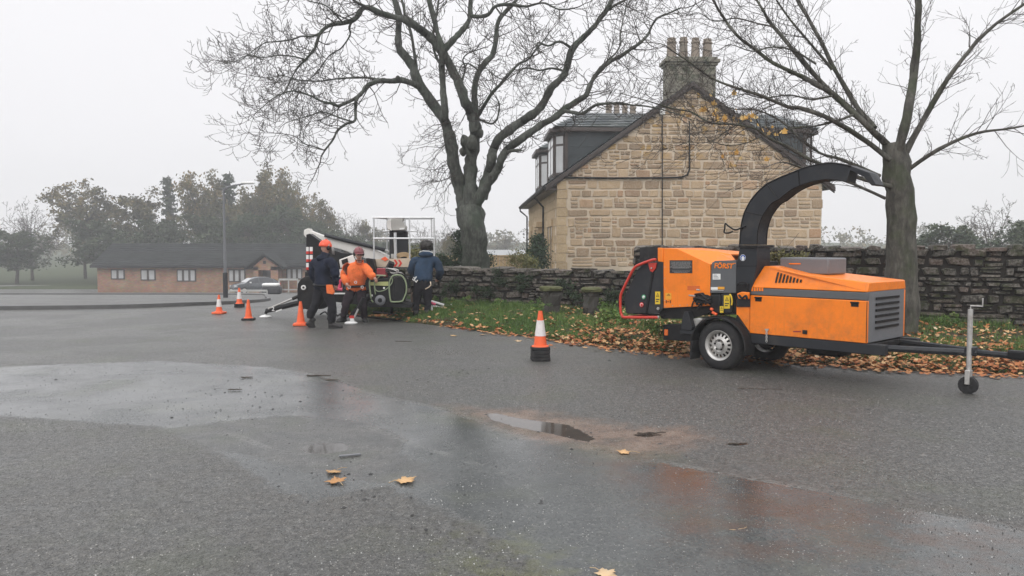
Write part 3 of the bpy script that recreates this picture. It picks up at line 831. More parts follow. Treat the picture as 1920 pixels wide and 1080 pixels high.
eL = H(-ov, -0.12, eave_z - slope * ov); aT = H(mid, -0.12, apex_z)
for sgn in (0, 1):
    if sgn == 0: pts = [H(-ov, -.12, eave_z - slope * ov + .02), H(mid, -.12, apex_z + .02), H(mid, -.12, apex_z + .14), H(-ov, -.12, eave_z - slope * ov + .12)]
    else: pts = [H(mid, -.12, apex_z + .02), H(gw + ov, -.12, eave_z - slope * ov + .02), H(gw + ov, -.12, eave_z - slope * ov + .12), H(mid, -.12, apex_z + .14)]
    roof_b.prism(pts, hd * (HL + .24))
roof = obj('roof', roof_b, M['cheek'], house)
run = math.hypot(mid + ov, slope * (mid + ov))
su = Vector((hu.x * (mid + ov), hu.y * (mid + ov), slope * (mid + ov))).normalized()
slate_field('slates', H(-ov, -.1, eave_z - slope * ov + .12), hd, su, HL + .2, run, roof, seed=3)
su2 = Vector((-hu.x * (mid + ov), -hu.y * (mid + ov), slope * (mid + ov))).normalized()
slate_field('slates', H(gw + ov, -.1, eave_z - slope * ov + .12), hd, su2, HL + .2, run, roof, seed=4)
# barge boards in lengths, dark, with a shadow step
for sgn in (0, 1):
    for (dz, th, d0) in ((0.0, 0.17, -0.17), (-0.14, 0.10, -0.10)):
        b = MB()
        A = (-ov, eave_z - slope * ov + .1 + dz); B = (mid, apex_z + .13 + dz)
        if sgn: A = (gw + ov, A[1])
        b.prism([H(A[0], d0, A[1]), H(B[0], d0, B[1]), H(B[0], d0, B[1] - th), H(A[0], d0, A[1] - th)], hd * 0.05)
        obj('barge_board', b, M['fascia'], roof, bevel=0.005)
for k in range(9):                                       # purlin ends under the verge
    for sgn in (0, 1):
        s_ = 0.5 + k * 0.52; z = eave_z + slope * s_ - .13
        s2 = gw - s_ if sgn else s_
        if k % 2 == 0:
            b = MB(); b.box(H(s2, -0.07, z), (0.12, 0.14, 0.08)); obj('rafter_end', b, M['fascia'], roof)
# eave gutter and fascia of the front
b = MB(); b.tube([H(-ov - .06, -.15, eave_z - slope * ov + .02), H(-ov - .06, HL + .1, eave_z - slope * ov + .02)], 0.075, 8); obj('gutter', b, M['black_plastic'], roof)
b = MB(); b.prism([H(-ov, -.12, eave_z - slope * ov), H(-0.02, -.12, eave_z - slope * ov), H(-0.02, -.12, eave_z - slope * ov - .06), H(-ov, -.12, eave_z - slope * ov - .06)], hd * (HL + .2)); obj('soffit', b, M['fascia'], roof)
b = MB(); b.tube([H(-ov - .06, HL - .2, eave_z - slope * ov - .02), H(-ov - .06, HL - .2, eave_z - slope * ov - .18), H(-.12, HL - .1, eave_z - slope * ov - .5), H(-.12, HL - .1, z0)], 0.045, 8); obj('downpipe', b, M['black_plastic'], house)
b = MB(); b.tube([H(-ov - .04, 4.9, eave_z - slope * ov - .02), H(-.1, 4.9, eave_z - slope * ov - .45), H(-.1, 4.9, z0)], 0.045, 8); obj('downpipe', b, M['black_plastic'], house)
# pipes and cables on the gable
def gp_(px, py, d=-0.09): 
    p = P(px, py, HY); return H((p - corner).dot(hu), d, p.z)
b = MB(); b.tube([gp_(1052, 333), gp_(1150, 334), gp_(1240, 333), gp_(1280, 332), gp_(1291, 327), gp_(1295, 316), gp_(1295, 300), gp_(1295, 225)], [0.035] * 7 + [0.02], 8); obj('waste_pipe', b, M['black_plastic'], house, smooth=True)
b = MB(); b.tube([gp_(1243, 455 + 40), gp_(1243, 333), gp_(1243, 240), gp_(1243, 215)], 0.022, 6); obj('cable_conduit', b, M['black_plastic'], house)
b = MB(); b.box(gp_(1243, 208, -.1), (0.2, 0.1, 0.26)); obj('vent_box', b, M['label_white'], house, bevel=0.01)
# chimney stacks
M['stack'] = stone_mat('weathered_stack', [(0, (0.13, 0.125, 0.095)), (0.5, (0.19, 0.17, 0.13)), (1, (0.15, 0.15, 0.11))], 'object', ((0.05, 0.065, 0.04), 1.6))
M['pot'] = paint('clay_pot', (0.24, 0.20, 0.16), 0.8, 0.2, 3, grime=(0.09, 0.10, 0.08))
def chimney(d, top, npots, half=0.92, dep=0.75, pot_h=0.78):
    zb = apex_z - slope * half - .1
    b = MB(); b.prism([H(mid - half, d, zb), H(mid + half, d, zb), H(mid + half, d, top - .28), H(mid - half, d, top - .28)], hd * dep)
    ch = obj('chimney', b, M['stack'], roof, bevel=0.01)
    z = zb; r = 0
    rnd = random.Random(int(d * 10) + 3)
    while z < top - .5:
        h = rnd.uniform(.22, .36); s_ = -half
        while s_ < half - .02:
            w = min(rnd.uniform(.35, .75), half - s_)
            if half - s_ - w < .15: w = half - s_
            b = MB(); b.prism([H(mid + s_ + .008, d - .02, z + .008), H(mid + s_ + w - .008, d - .02, z + .008), H(mid + s_ + w - .008, d - .02, min(z + h, top - .3) - .008), H(mid + s_ + .008, d - .02, min(z + h, top - .3) - .008)], hd * 0.05)
            obj('block', b, M['stack'], ch, bevel=0.008); s_ += w
        z += h
    for (zz, e_, hh) in ((top - .3, .06, .1), (top - .2, .13, .12), (top - .08, .05, .09)):
        b = MB(); b.prism([H(mid - half - e_, d - e_, zz), H(mid + half + e_, d - e_, zz), H(mid + half + e_, d - e_, zz + hh), H(mid - half - e_, d - e_, zz + hh)], hd * (dep + 2 * e_))
        obj('coping', b, M['stack'], ch, bevel=0.012)
    for i in range(npots):
        s_ = mid - half + (2 * half) * (i + .5) / npots
        hp = pot_h * (1.0, 1.04, 1.02, 0.98)[i % 4]; r0 = .19 * (1, .9, .9, .98)[i % 4]
        b = MB(); c = H(s_, d + dep / 2, top)
        b.lathe([(r0 * 1.08, 0), (r0 * 1.08, .08), (r0, .1), (r0 * .86, hp * .72), (r0 * 1.02, hp * .76), (r0 * 1.02, hp * .82), (r0 * .84, hp * .85), (r0 * .84, hp), (r0 * .65, hp), (r0 * .65, hp * .5)], c, seg=14)
        obj('chimney_pot', b, M['pot'], ch, smooth=False)
top1 = P(1295, 108, HY + .4).z
chimney(0.05, top1, 4)
chimney(HL - 0.9, top1, 4, 0.9, 0.7, 0.75)
b = MB(); b.tube([gp_(1245, 212, .3), gp_(1245, 132, .3)], 0.018, 5); obj('aerial_mast', b, M['steel'], roof)
# bay dormers on both slopes
def dormer(side, d0, d1, parent):
    """side -1 front (towards the street, picture left), +1 rear"""
    sg = 1 if side < 0 else -1; base = 0 if side < 0 else gw
    def D(s_, d, z): return H(base + sg * s_, d, z)
    s_face = 0.0; z_sill = eave_z + slope * 0.05; z_head = P(1045, 240, HY).z
    s_in = (z_head + 0.1 - eave_z) / slope
    b = MB()
    c_ = 0.42
    foot = [D(s_face, d0 + c_, 0), D(s_face, d1 - c_, 0), D(s_face + c_, d1, 0), D(s_in, d1, 0), D(s_in, d0, 0), D(s_face + c_, d0, 0)]
    pts = [Vector((p.x, p.y, z_sill)) for p in foot]
    b.prism(pts, (0, 0, z_head - z_sill)); dm = obj('dormer', b, M['cheek'], parent)
    # boards across the cheek
    for k in range(5):
        z = z_sill + .18 + k * (z_head - z_sill) / 5
        sa = max(s_face + c_ + .08, (z - eave_z) / slope * 0 + c_ + .08)
        b = MB(); b.prism([D(sa, d0 - .012, z), D(s_in, d0 - .012, z), D(s_in, d0 - .012, z + .27), D(sa, d0 - .012, z + .27)], hd * 0.02); obj('cladding_board', b, M['cheek'], dm)
    # windows: front and canted sides
    def win(pa, pb):
        e_ = (pb - pa).normalized(); L_ = (pb - pa).length; nrm = Vector((e_.y, -e_.x, 0))
        if nrm.dot(hu) * sg > 0.01 or (abs(nrm.dot(hu)) <= .01): nrm = -nrm
        def Q(s_, z, o_): return pa + e_ * s_ + nrm * o_ + Vector((0, 0, z))
        wz0, wz1 = z_sill + .25, z_head - .12
        b = MB(); b.prism([Q(.06, wz0, .005), Q(L_ - .06, wz0, .005), Q(L_ - .06, wz1, .005), Q(.06, wz1, .005)], nrm * 0.03)
        w_ = obj('window', b, M['fascia'], dm)
        tz = wz0 + (wz1 - wz0) * .74
        for (za, zb) in ((wz0 + .09, tz - .04), (tz + .05, wz1 - .06)):
            b = MB(); b.prism([Q(.13, za, .036), Q(L_ - .13, za, .036), Q(L_ - .13, zb, .036), Q(.13, zb, .036)], nrm * 0.012); obj('pane', b, M['glass_pale'], w_)
    g0 = [Vector((p.x, p.y, 0)) for p in foot]
    win(g0[5], g0[0]); 
    m1 = g0[0].lerp(g0[1], .5); win(g0[0], m1); win(m1, g0[1]); win(g0[1], g0[2])
    # corner posts
    for p in g0[:3] + [g0[5]]:
        b = MB(); b.box(Vector((p.x, p.y, (z_sill + z_head) / 2)), (.11, .11, z_head - z_sill)); obj('post', b, M['fascia'], dm)
    # fascia and hipped slate roof
    e_ = .22
    f2 = [D(s_face - e_, d0 + c_ * .6 - e_ * .4, 0), D(s_face - e_, d1 - c_ * .6 + e_ * .4, 0), D(s_face + c_ * .7, d1 + e_, 0), D(s_in + .25, d1 + e_, 0), D(s_in + .25, d0 - e_, 0), D(s_face + c_ * .7, d0 - e_, 0)]
    b = MB(); b.prism([Vector((p.x, p.y, z_head - .04)) for p in f2], (0, 0, .16)); obj('fascia', b, M['fascia'], dm, bevel=0.01)
    zt = z_head + .12; dh = .8; dm_ = (d0 + d1) / 2
    # hipped roof: near slope, far slope, front hip
    s_r = s_face + 1.15; s_top = s_in + (dh) / slope + .2
    A = D(s_face - e_, d0 + c_ * .6 - e_, zt); B = D(s_face - e_, d1 - c_ * .6 + e_, zt)
    A = D(s_face - e_ + .1, d0 - e_, zt); B = D(s_face - e_ + .1, d1 + e_, zt)
    R0 = D(s_r, dm_, zt + dh); R1 = D(s_top, dm_, zt + dh); A1 = D(s_in + .2, d0 - e_, zt); B1 = D(s_in + .2, d1 + e_, zt)
    b = MB(); b.add([A, B, R0, R1, A1, B1], [(0, 1, 2), (0, 2, 3, 4), (1, 5, 3, 2)] ); b.add([A, B, B1, A1], [(0, 1, 2, 3)]); rf = obj('dormer_roof', b, M['slate'], dm)
    eu = (A1 - A).normalized(); mid_p = D(s_r, d0 - e_, zt); eup = (R0 - mid_p); runl = eup.length; eup.normalize(); L_ = (A1 - A).length
    hipin = (R0 - A).dot(eu)
    o_ = slate_field('slates', A, eu, eup, L_ + 1.6, runl, rf, clip=lambda a: (hipin * a / runl, L_ + (s_top - s_in - .2) * a / runl), rowh=0.22, w=0.30, seed=9)
    o_['kind'] = 'stuff'
    return dm
for d0 in (0.75, 7.3): dormer(-1, d0, d0 + 2.9, roof)
for d0 in (0.75,): dormer(1, d0, d0 + 2.9, roof)
# ------------------------------------------------------------------ trees
def bark(name, c, moss=None, bumpd=0.03):
    n = NT(name); v = n.pos()
    a = n.noise(v, 3, 5, 0.65); f = n.noise(n.scale(v, 14, 14, 4), 1.0, 5, 0.7)
    col = n.mix(n.rng(a, 0.35, 0.65), tuple(x * .65 for x in c), tuple(x * 1.35 for x in c))
    col = n.mix(n.rng(f, 0.5, 0.7, 0, .65), col, tuple(x * 2.3 for x in c)); col = n.mix(n.rng(f, 0.48, 0.34, 0, .6), col, tuple(x * .3 for x in c))
    if moss: col = n.mix(n.rng(n.noise(v, 1.3, 5, 0.7), 0.5, 0.62, 0, .6), col, moss)
    return n.fin(col, 0.85, 0, n.bump(f, 0.9, bumpd), 0.25)
M['bark'] = bark('grey_bark', (0.066, 0.07, 0.06), (0.034, 0.052, 0.032))
M['twig'] = bark('twig_bark', (0.055, 0.048, 0.042), None, 0.004)
M['bark2'] = bark('sycamore_bark', (0.075, 0.072, 0.062), (0.05, 0.065, 0.03))
M['bark_far'] = bark('far_bark', (0.07, 0.058, 0.048), None, 0.01)

def tube_fast(VV, FF, pts, radii, sides):
    base = len(VV); up = None; n = len(pts)
    cs = [(math.cos(2 * PI * k / sides), math.sin(2 * PI * k / sides)) for k in range(sides)]
    for i in range(n):
        t = pts[min(i + 1, n - 1)] - pts[max(i - 1, 0)]
        if up is None: up = t.orthogonal().normalized()
        else:
            up = up - t * (up.dot(t) / max(t.length_squared, 1e-12))
            if up.length_squared < 1e-10: up = t.orthogonal()
            up.normalize()
        w = t.cross(up); w.normalize(); r = radii[i]; p = pts[i]
        for c, s_ in cs: VV.append((p.x + (up.x * c + w.x * s_) * r, p.y + (up.y * c + w.y * s_) * r, p.z + (up.z * c + w.z * s_) * r))
    for i in range(n - 1):
        a = base + i * sides; b = a + sides
        for k in range(sides):
            k2 = (k + 1) % sides; FF.append((a + k, a + k2, b + k2, b + k))

class Twigs:
    def __init__(s): s.V = []; s.F = []; s.tips = []
    def grow(s, p, d, ln, r, lvl, rnd, curl=0.35, wig=0.22, kids=(5, 4, 3), ang=(30, 62), ratio=(.35, .62), droop=0.0, rmin=0.004):
        n = 6 if lvl > 1 else (5 if lvl == 1 else 4)
        pts = [p.copy()]; d = d.normalized(); q = p.copy(); ds = [d.copy()]
        for i in range(n):
            f = (i + 1) / n
            d = d + Vector((rnd.gauss(0, wig), rnd.gauss(0, wig), rnd.gauss(0, wig * .8))) + Vector((0, 0, curl * (f - .25) - droop * (1 - f)))
            d.normalize(); q = q + d * (ln / n); pts.append(q.copy()); ds.append(d.copy())
        rad = [max(r * (1 - .78 * i / n), rmin) for i in range(n + 1)]
        tube_fast(s.V, s.F, pts, rad, 5 if r > .03 else (4 if r > .014 else 3))
        if lvl > 0:
            k = kids[min(lvl - 1, len(kids) - 1)]; k = max(2, int(k * rnd.uniform(.7, 1.3)))
            for j in range(k):
                t = 0.22 + .76 * (j + rnd.random()) / k; i = min(int(t * n), n - 1); f = t * n - i
                b = pts[i].lerp(pts[i + 1], min(f, 1)); dd = ds[i + 1]
                ax = dd.orthogonal().normalized(); ax = Matrix.Rotation(rnd.uniform(0, 2 * PI), 3, dd) @ ax
                nd = Matrix.Rotation(math.radians(rnd.uniform(*ang)), 3, ax) @ dd
                s.grow(b, nd, ln * rnd.uniform(*ratio) * (1.1 - .4 * t), max(rad[i] * .6, rmin), lvl - 1, rnd, curl, wig, kids, ang, ratio, droop, rmin)
        s.tips.append((pts[-1], ds[-1]))
    def make(s, name, mat, parent=None, off=None, kind=None):
        me = bpy.data.meshes.new(name); o_ = woff(parent) if parent is not None else (off or Vector((0, 0, 0)))
        A = np.array(s.V, dtype=np.float32) - np.array(o_, dtype=np.float32)
        F3 = np.array(s.F, dtype=np.int32)
        me.vertices.add(len(A)); me.vertices.foreach_set('co', A.ravel()); me.loops.add(F3.size); me.loops.foreach_set('vertex_index', F3.ravel())
        me.polygons.add(len(F3)); me.polygons.foreach_set('loop_start', np.arange(0, F3.size, 4, dtype=np.int32))
        me.polygons.foreach_set('use_smooth', [True] * len(F3))
        me.materials.append(mat); me.update(calc_edges=True)
        o = bpy.data.objects.new(name, me); COL.objects.link(o); o.parent = parent
        return o

def smooth_path(pts, k=4):
    """Catmull-Rom through pts"""
    out = []
    for i in range(len(pts) - 1):
        p0, p1, p2, p3 = pts[max(i - 1, 0)], pts[i], pts[i + 1], pts[min(i + 2, len(pts) - 1)]
        for j in range(k):
            t = j / k
            out.append(0.5 * ((2 * p1) + (p2 - p0) * t + (2 * p0 - 5 * p1 + 4 * p2 - p3) * t * t + (3 * p1 - p0 - 3 * p2 + p3) * t ** 3))
    out.append(pts[-1].copy()); return out

def limb_path(tr, Y0, Y1, k=4, seed=0):
    rnd = random.Random(seed); n = len(tr)
    return smooth_path([P(x, y, Y0 + (Y1 - Y0) * (i / max(n - 1, 1)) + (rnd.uniform(-.25, .25) if 0 < i < n - 1 else 0)) for i, (x, y) in enumerate(tr)], k)

def limb_obj(name, path, r0, r1, mat, parent, sides=9, knob=0.0, seed=0, kinks=0.12):
    rnd = random.Random(seed); n = len(path); rad = []
    for i in range(n):
        f = i / (n - 1); rad.append((r0 + (r1 - r0) * f ** .85) * (1 + kinks * rnd.uniform(-1, 1)))
    V_ = []; F_ = []; tube_fast(V_, F_, path, rad, sides)
    V_ = [tuple(Vector(v) * 1.0 + Vector((mnoise.noise(Vector(v) * 3.1), mnoise.noise(Vector(v) * 3.1 + Vector((9, 0, 0))), 0)) * r0 * .24 + Vector((mnoise.noise(Vector(v) * 13), mnoise.noise(Vector(v) * 13 + Vector((9, 0, 0))), 0)) * r0 * .10) for v in V_]
    b = MB(); b.add(V_, F_); b.f.append(tuple(range(len(V_) - sides, len(V_)))); b.m.append(0)
    return obj(name, b, mat, parent, smooth=True), rad

# the big bare tree behind the wall
TY = 22.0
big = thing('bare_tree', (P(893, 500, TY).x, TY, -0.1), 'big bare grey tree with twisting limbs behind the low stone wall', 'tree')
base = P(893, 500, TY)
trunk_tr = [(894, 560), (893, 520), (891, 495), (888, 455), (884, 420), (880, 392)]
pth = limb_path(trunk_tr, TY, TY, 4)
o_trunk, _ = limb_obj('trunk', pth, 0.42, 0.33, M['bark'], big, 18, kinks=.03)
limbs = [  # px trace, radius start/end (m), Y start/end, twig density
    ([(874, 400), (866, 370), (860, 345), (853, 318), (847, 280), (840, 245), (831, 222), (812, 196), (786, 156), (770, 120), (748, 88), (747, 60), (748, 38), (742, 0), (735, -60)], .23, .09, 22, 22.6, .7),
    ([(832, 225), (834, 205), (831, 165), (829, 124), (829, 92), (820, 60), (800, -20), (806, -60)], .13, .06, 22, 22, .7),
    ([(829, 95), (812, 74), (795, 60), (780, 50), (762, 38), (744, 33), (714, 25), (690, 14), (676, 20), (664, 36), (643, 43), (619, 47), (601, 62), (590, 90), (572, 112), (556, 130), (545, 150)], .14, .022, 22, 20.6, 1.5),
    ([(835, 92), (848, 76), (862, 62), (874, 48), (882, 30), (883, 6), (886, -30)], .11, .06, 22, 22.8, .8),
    ([(884, 30), (900, 31), (916, 27), (926, 14), (940, 9), (960, 8), (985, 12), (1003, 8), (1022, 6), (1049, 18), (1078, 15)], .07, .02, 22.3, 21, 1.3),
    ([(884, 396), (882, 360), (881, 330), (884, 300), (890, 262), (891, 232), (882, 210), (872, 190), (862, 160), (850, 135), (838, 108), (831, 90)], .24, .11, 22, 22, .5),
    ([(893, 236), (892, 214), (890, 190), (889, 170), (898, 135), (910, 118), (922, 104), (929, 85), (931, 66), (934, 40), (948, 22), (964, 4), (990, -30)], .12, .06, 22, 23.3, .9),
    ([(893, 222), (906, 200), (922, 176), (938, 158), (952, 142), (972, 120), (990, 112), (1002, 96), (1024, 70)], .07, .02, 22, 20.8, 1.3),
    ([(888, 392), (903, 362), (917, 325), (921, 300), (925, 280), (938, 258), (960, 240), (978, 228), (998, 215), (1015, 200), (1034, 166), (1052, 148), (1062, 133), (1073, 92), (1092, 72), (1108, 56), (1124, 36), (1138, 18), (1152, -10)], .19, .07, 22, 22.8, .8),
    ([(905, 372), (915, 345), (932, 318), (941, 296), (952, 280), (975, 262), (998, 246), (1018, 232), (1037, 222), (1064, 201), (1085, 188), (1099, 178), (1108, 156), (1118, 140), (1132, 124), (1150, 112), (1167, 104), (1184, 92), (1197, 83), (1212, 68), (1221, 53), (1230, 36), (1250, 26), (1276, 15)], .15, .022, 22, 20.2, 1.1),
    ([(1058, 208), (1075, 211), (1092, 213), (1106, 204), (1120, 196), (1140, 194), (1161, 193), (1186, 197), (1212, 199), (1241, 205), (1270, 214), (1300, 226)], .06, .012, 21, 19.6, 1.3),
    ([(1138, 20), (1160, 6), (1190, -8)], .05, .03, 22.6, 22.6, 1.0),
    ([(786, 162), (772, 156), (753, 150), (735, 152), (714, 151), (700, 155), (688, 162), (678, 175), (660, 188), (634, 199)], .105, .05, 22.2, 20.8, .9),
    ([(634, 199), (620, 194), (603, 190), (585, 181), (560, 172), (540, 172), (510, 186), (478, 214)], .045, .010, 20.8, 19.9, 1.6),
    ([(673, 178), (668, 188), (667, 206), (665, 226), (650, 232), (633, 245), (625, 262), (609, 282)], .055, .03, 21, 20.4, .9),
    ([(609, 282), (592, 276), (572, 270), (560, 260), (548, 254), (520, 250), (489, 249)], .022, .007, 20.4, 20, 1.3),
    ([(664, 229), (640, 222), (620, 214), (600, 210), (585, 216), (562, 222), (534, 232), (522, 244)], .028, .007, 20.8, 19.8, 1.5),
    ([(601, 62), (585, 68), (565, 68), (548, 74), (520, 78), (498, 80), (478, 92), (452, 112), (424, 118)], .035, .008, 21, 20, 1.6),
    ([(572, 112), (550, 106), (520, 104), (490, 108), (462, 104), (440, 116)], .028, .007, 20.8, 20.2, 1.5),
    ([(664, 36), (655, 50), (656, 66), (640, 90), (618, 104), (600, 128), (578, 152), (560, 175), (548, 190)], .035, .008, 21.2, 22.4, 1.6),
    ([(714, 151), (690, 146), (660, 146), (630, 148), (600, 152), (560, 150), (530, 142), (498, 146), (462, 140)], .04, .008, 21.3, 22.8, 1.5),
    ([(784, 152), (781, 132), (777, 100), (770, 60), (760, 32), (756, 8), (745, -20)], .06, .04, 22.3, 23.4, 1.2),
    ([(829, 124), (815, 100), (812, 60), (820, 20), (824, -20)], .05, .03, 22, 23.2, 1.2),
    ([(864, 160), (872, 128), (868, 112), (878, 100), (900, 92), (912, 88)], .035, .012, 22, 21, 1.5),
    ([(898, 133), (880, 120), (866, 122), (860, 140), (862, 160)], .03, .012, 22.5, 21.5, 1.0),
    ([(1073, 92), (1050, 78), (1028, 86), (1008, 80), (1010, 100), (985, 110), (972, 130)], .045, .012, 22.5, 21.2, 1.4),
    ([(1061, 134), (1035, 128), (1012, 132), (985, 128), (968, 142), (962, 165)], .045, .01, 22.5, 23.6, 1.4),
    ([(1130, 122), (1160, 92), (1164, 60), (1170, 30), (1178, -10)], .03, .01, 21, 22, 1.4),
    ([(941, 300), (955, 284), (968, 282), (978, 281)], .07, .045, 22, 21.4, .3),
    ([(895, 222), (920, 232), (932, 222), (936, 196), (930, 182)], .04, .018, 22, 21, 1.0),
    ([(884, 300), (874, 280), (866, 268), (870, 262)], .07, .05, 21.8, 21.4, .4),
    ([(690, 14), (668, 4), (650, -14), (620, -30)], .05, .03, 21.4, 21, 1.4),
    ([(643, 43), (628, 26), (610, 10), (580, 2), (560, -8)], .03, .01, 21, 20.2, 1.6),
]
tw = Twigs(); rnd = random.Random(5)
tree_c = P(870, 150, TY)
for li, (tr, r0, r1, ya, yb, den) in enumerate(limbs):
    path = limb_path(tr, ya, yb, 4, li)
    r0 *= .9; r1 *= .85
    o, rad = limb_obj('limb', path, r0, r1, M['bark'], big, 10 if r0 > .08 else 7, seed=li)
    # side shoots
    acc = 0
    for i in range(1, len(path)):
        seg = (path[i] - path[i - 1]); acc += seg.length
        r = rad[i]
        step = (0.175 if r < .07 else 0.22) / den
        z_ok = path[i].z > 3.3 or rnd.random() < .25
        while acc > step:
            acc -= step
            if not z_ok: continue
            d = seg.normalized(); ax = Matrix.Rotation(rnd.uniform(0, 2 * PI), 3, d) @ d.orthogonal().normalized()
            nd = Matrix.Rotation(math.radians(rnd.uniform(35, 75)), 3, ax) @ d
            far = min(1.0, .45 + i / len(path))
            ln = rnd.uniform(.55, 1.55) * far * (1.0 if r < .09 else .8)
            tw.grow(path[i], nd, ln, min(r * .45, .017 * rnd.uniform(.7, 1.2)), 2 if rnd.random() < .8 else 1, rnd, curl=.36, wig=.19, kids=(3, 4), rmin=.0058)
    if r1 < .03: tw.grow(path[-1], path[-1] - path[-2], 1.1, r1 * .9, 2, rnd, curl=.4, kids=(4, 5), rmin=.0042)
# shoots hanging out over the left of the stem
for k in range(26):
    p = P(rnd.uniform(828, 862), rnd.uniform(225, 360), 21.9)
    tw.grow(p, Vector((-1, rnd.uniform(-.6, .6), rnd.uniform(-.6, .3))), rnd.uniform(.7, 1.6), .012, 2, rnd, curl=.25, wig=.3, kids=(3, 4), droop=.25, rmin=.0042)
o = tw.make('twigs', M['twig'], big); o['kind'] = 'stuff'
# burrs and the hollow knot on the centre stem
for (px, py, r) in ((884, 268, .17), (900, 250, .10), (872, 262, .12), (890, 238, .15), (868, 285, .09), (746, 146, .06)):
    b = MB(); c = P(px, py, 21.85 if px > 800 else 21.6)
    prof = [(0.001, -r)] + [(r * math.cos(a), r * math.sin(a) * 1.25) for a in np.linspace(-1.3, 1.3, 7)] + [(0.001, r * 1.3)]
    b.lathe(prof, c, seg=10); b.v = [tuple(Vector(v) + Vector((mnoise.noise(Vector(v) * 6), mnoise.noise(Vector(v) * 6 + Vector((5, 5, 5))), mnoise.noise(Vector(v) * 6 + Vector((1, 9, 3))))) * r * .5) for v in b.v]
    obj('burr', b, M['bark'], big, smooth=True)
# ivy-like moss sleeve at the fork foot (dark sprouts beside the trunk)

def leaf_mat(name, stops, rough=0.7, trans=0.15):
    n = NT(name); v = n.pos(); t = n.attr('tint'); oi = n.new('ShaderNodeObjectInfo').outputs['Random']
    k = n.math('ADD', n.math('MULTIPLY', t, 0.75), n.math('MULTIPLY', n.rng(n.noise(v, 0.35, 3), 0.3, 0.7), 0.25))
    col = n.ramp(k, stops)
    col = n.mix(n.math('MULTIPLY', oi, 0.3), col, (0.06, 0.06, 0.035))
    n.fin(col, rough, 0, None, 0.25)
    return n.mat
M['leaf_yellow'] = leaf_mat('yellow_leaf', [(0, (0.55, 0.27, 0.05)), (.5, (0.62, 0.40, 0.13)), (1, (0.55, 0.42, 0.22))])
M['litter'] = leaf_mat('fallen_leaf', [(0, (0.09, 0.035, 0.018)), (.22, (0.30, 0.09, 0.03)), (.42, (0.40, 0.145, 0.05)), (.62, (0.50, 0.26, 0.11)), (.82, (0.62, 0.40, 0.20)), (1, (0.66, 0.54, 0.38))])
M['grass'] = leaf_mat('grass_blade', [(0, (0.04, 0.085, 0.018)), (.5, (0.09, 0.18, 0.035)), (.8, (0.17, 0.24, 0.06)), (1, (0.18, 0.17, 0.07))])
M['autumn'] = leaf_mat('autumn_crown', [(0, (0.048, 0.055, 0.028)), (.45, (0.09, 0.092, 0.042)), (.8, (0.16, 0.13, 0.052)), (1, (0.23, 0.15, 0.06))])
M['green_far'] = leaf_mat('evergreen_crown', [(0, (0.024, 0.042, 0.024)), (.5, (0.042, 0.07, 0.034)), (1, (0.08, 0.10, 0.045))])
M['shrub_green'] = leaf_mat('shrub_leaf', [(0, (0.015, 0.03, 0.015)), (.5, (0.03, 0.06, 0.028)), (1, (0.07, 0.10, 0.04))])
M['shrub_yellow'] = leaf_mat('yellowing_leaf', [(0, (0.06, 0.075, 0.03)), (.5, (0.14, 0.15, 0.05)), (1, (0.24, 0.19, 0.07))])

def leafy(centers, n, size, spread, rnd, flat=0.7):
    """n small bent leaf faces round the centres -> V, F, tint"""
    V_ = []; F_ = []; T_ = []
    for i in range(n):
        c, rad, ct = centers[rnd.randrange(len(centers))]
        d = Vector((rnd.gauss(0, 1), rnd.gauss(0, 1), rnd.gauss(0, flat)))
        p = c + d * (rad * .55)
        a = Vector((rnd.gauss(0, 1), rnd.gauss(0, 1), rnd.gauss(0, 1))).normalized(); b_ = a.orthogonal().normalized() ; b_ = Matrix.Rotation(rnd.uniform(0, PI), 3, a) @ b_
        c2 = a.cross(b_); s_ = size * rnd.uniform(.5, 1.2); k = len(V_)
        V_ += [p + b_ * s_, p + c2 * s_ * .55, p - b_ * s_ * .8, p - c2 * s_ * .5 + a * s_ * .2]
        F_.append((k, k + 1, k + 2, k + 3)); t = min(1, max(0, ct + rnd.gauss(0, .16))); T_ += [t] * 4
    return V_, F_, T_
def leaf_object(name, V_, F_, T_, mat, parent=None, kind=None):
    off = woff(parent)
    o = np_mesh(name, np.array([tuple(v - off) for v in V_]), np.array(F_), mat, T_)
    o.parent = parent
    if kind: o['kind'] = kind
    return o

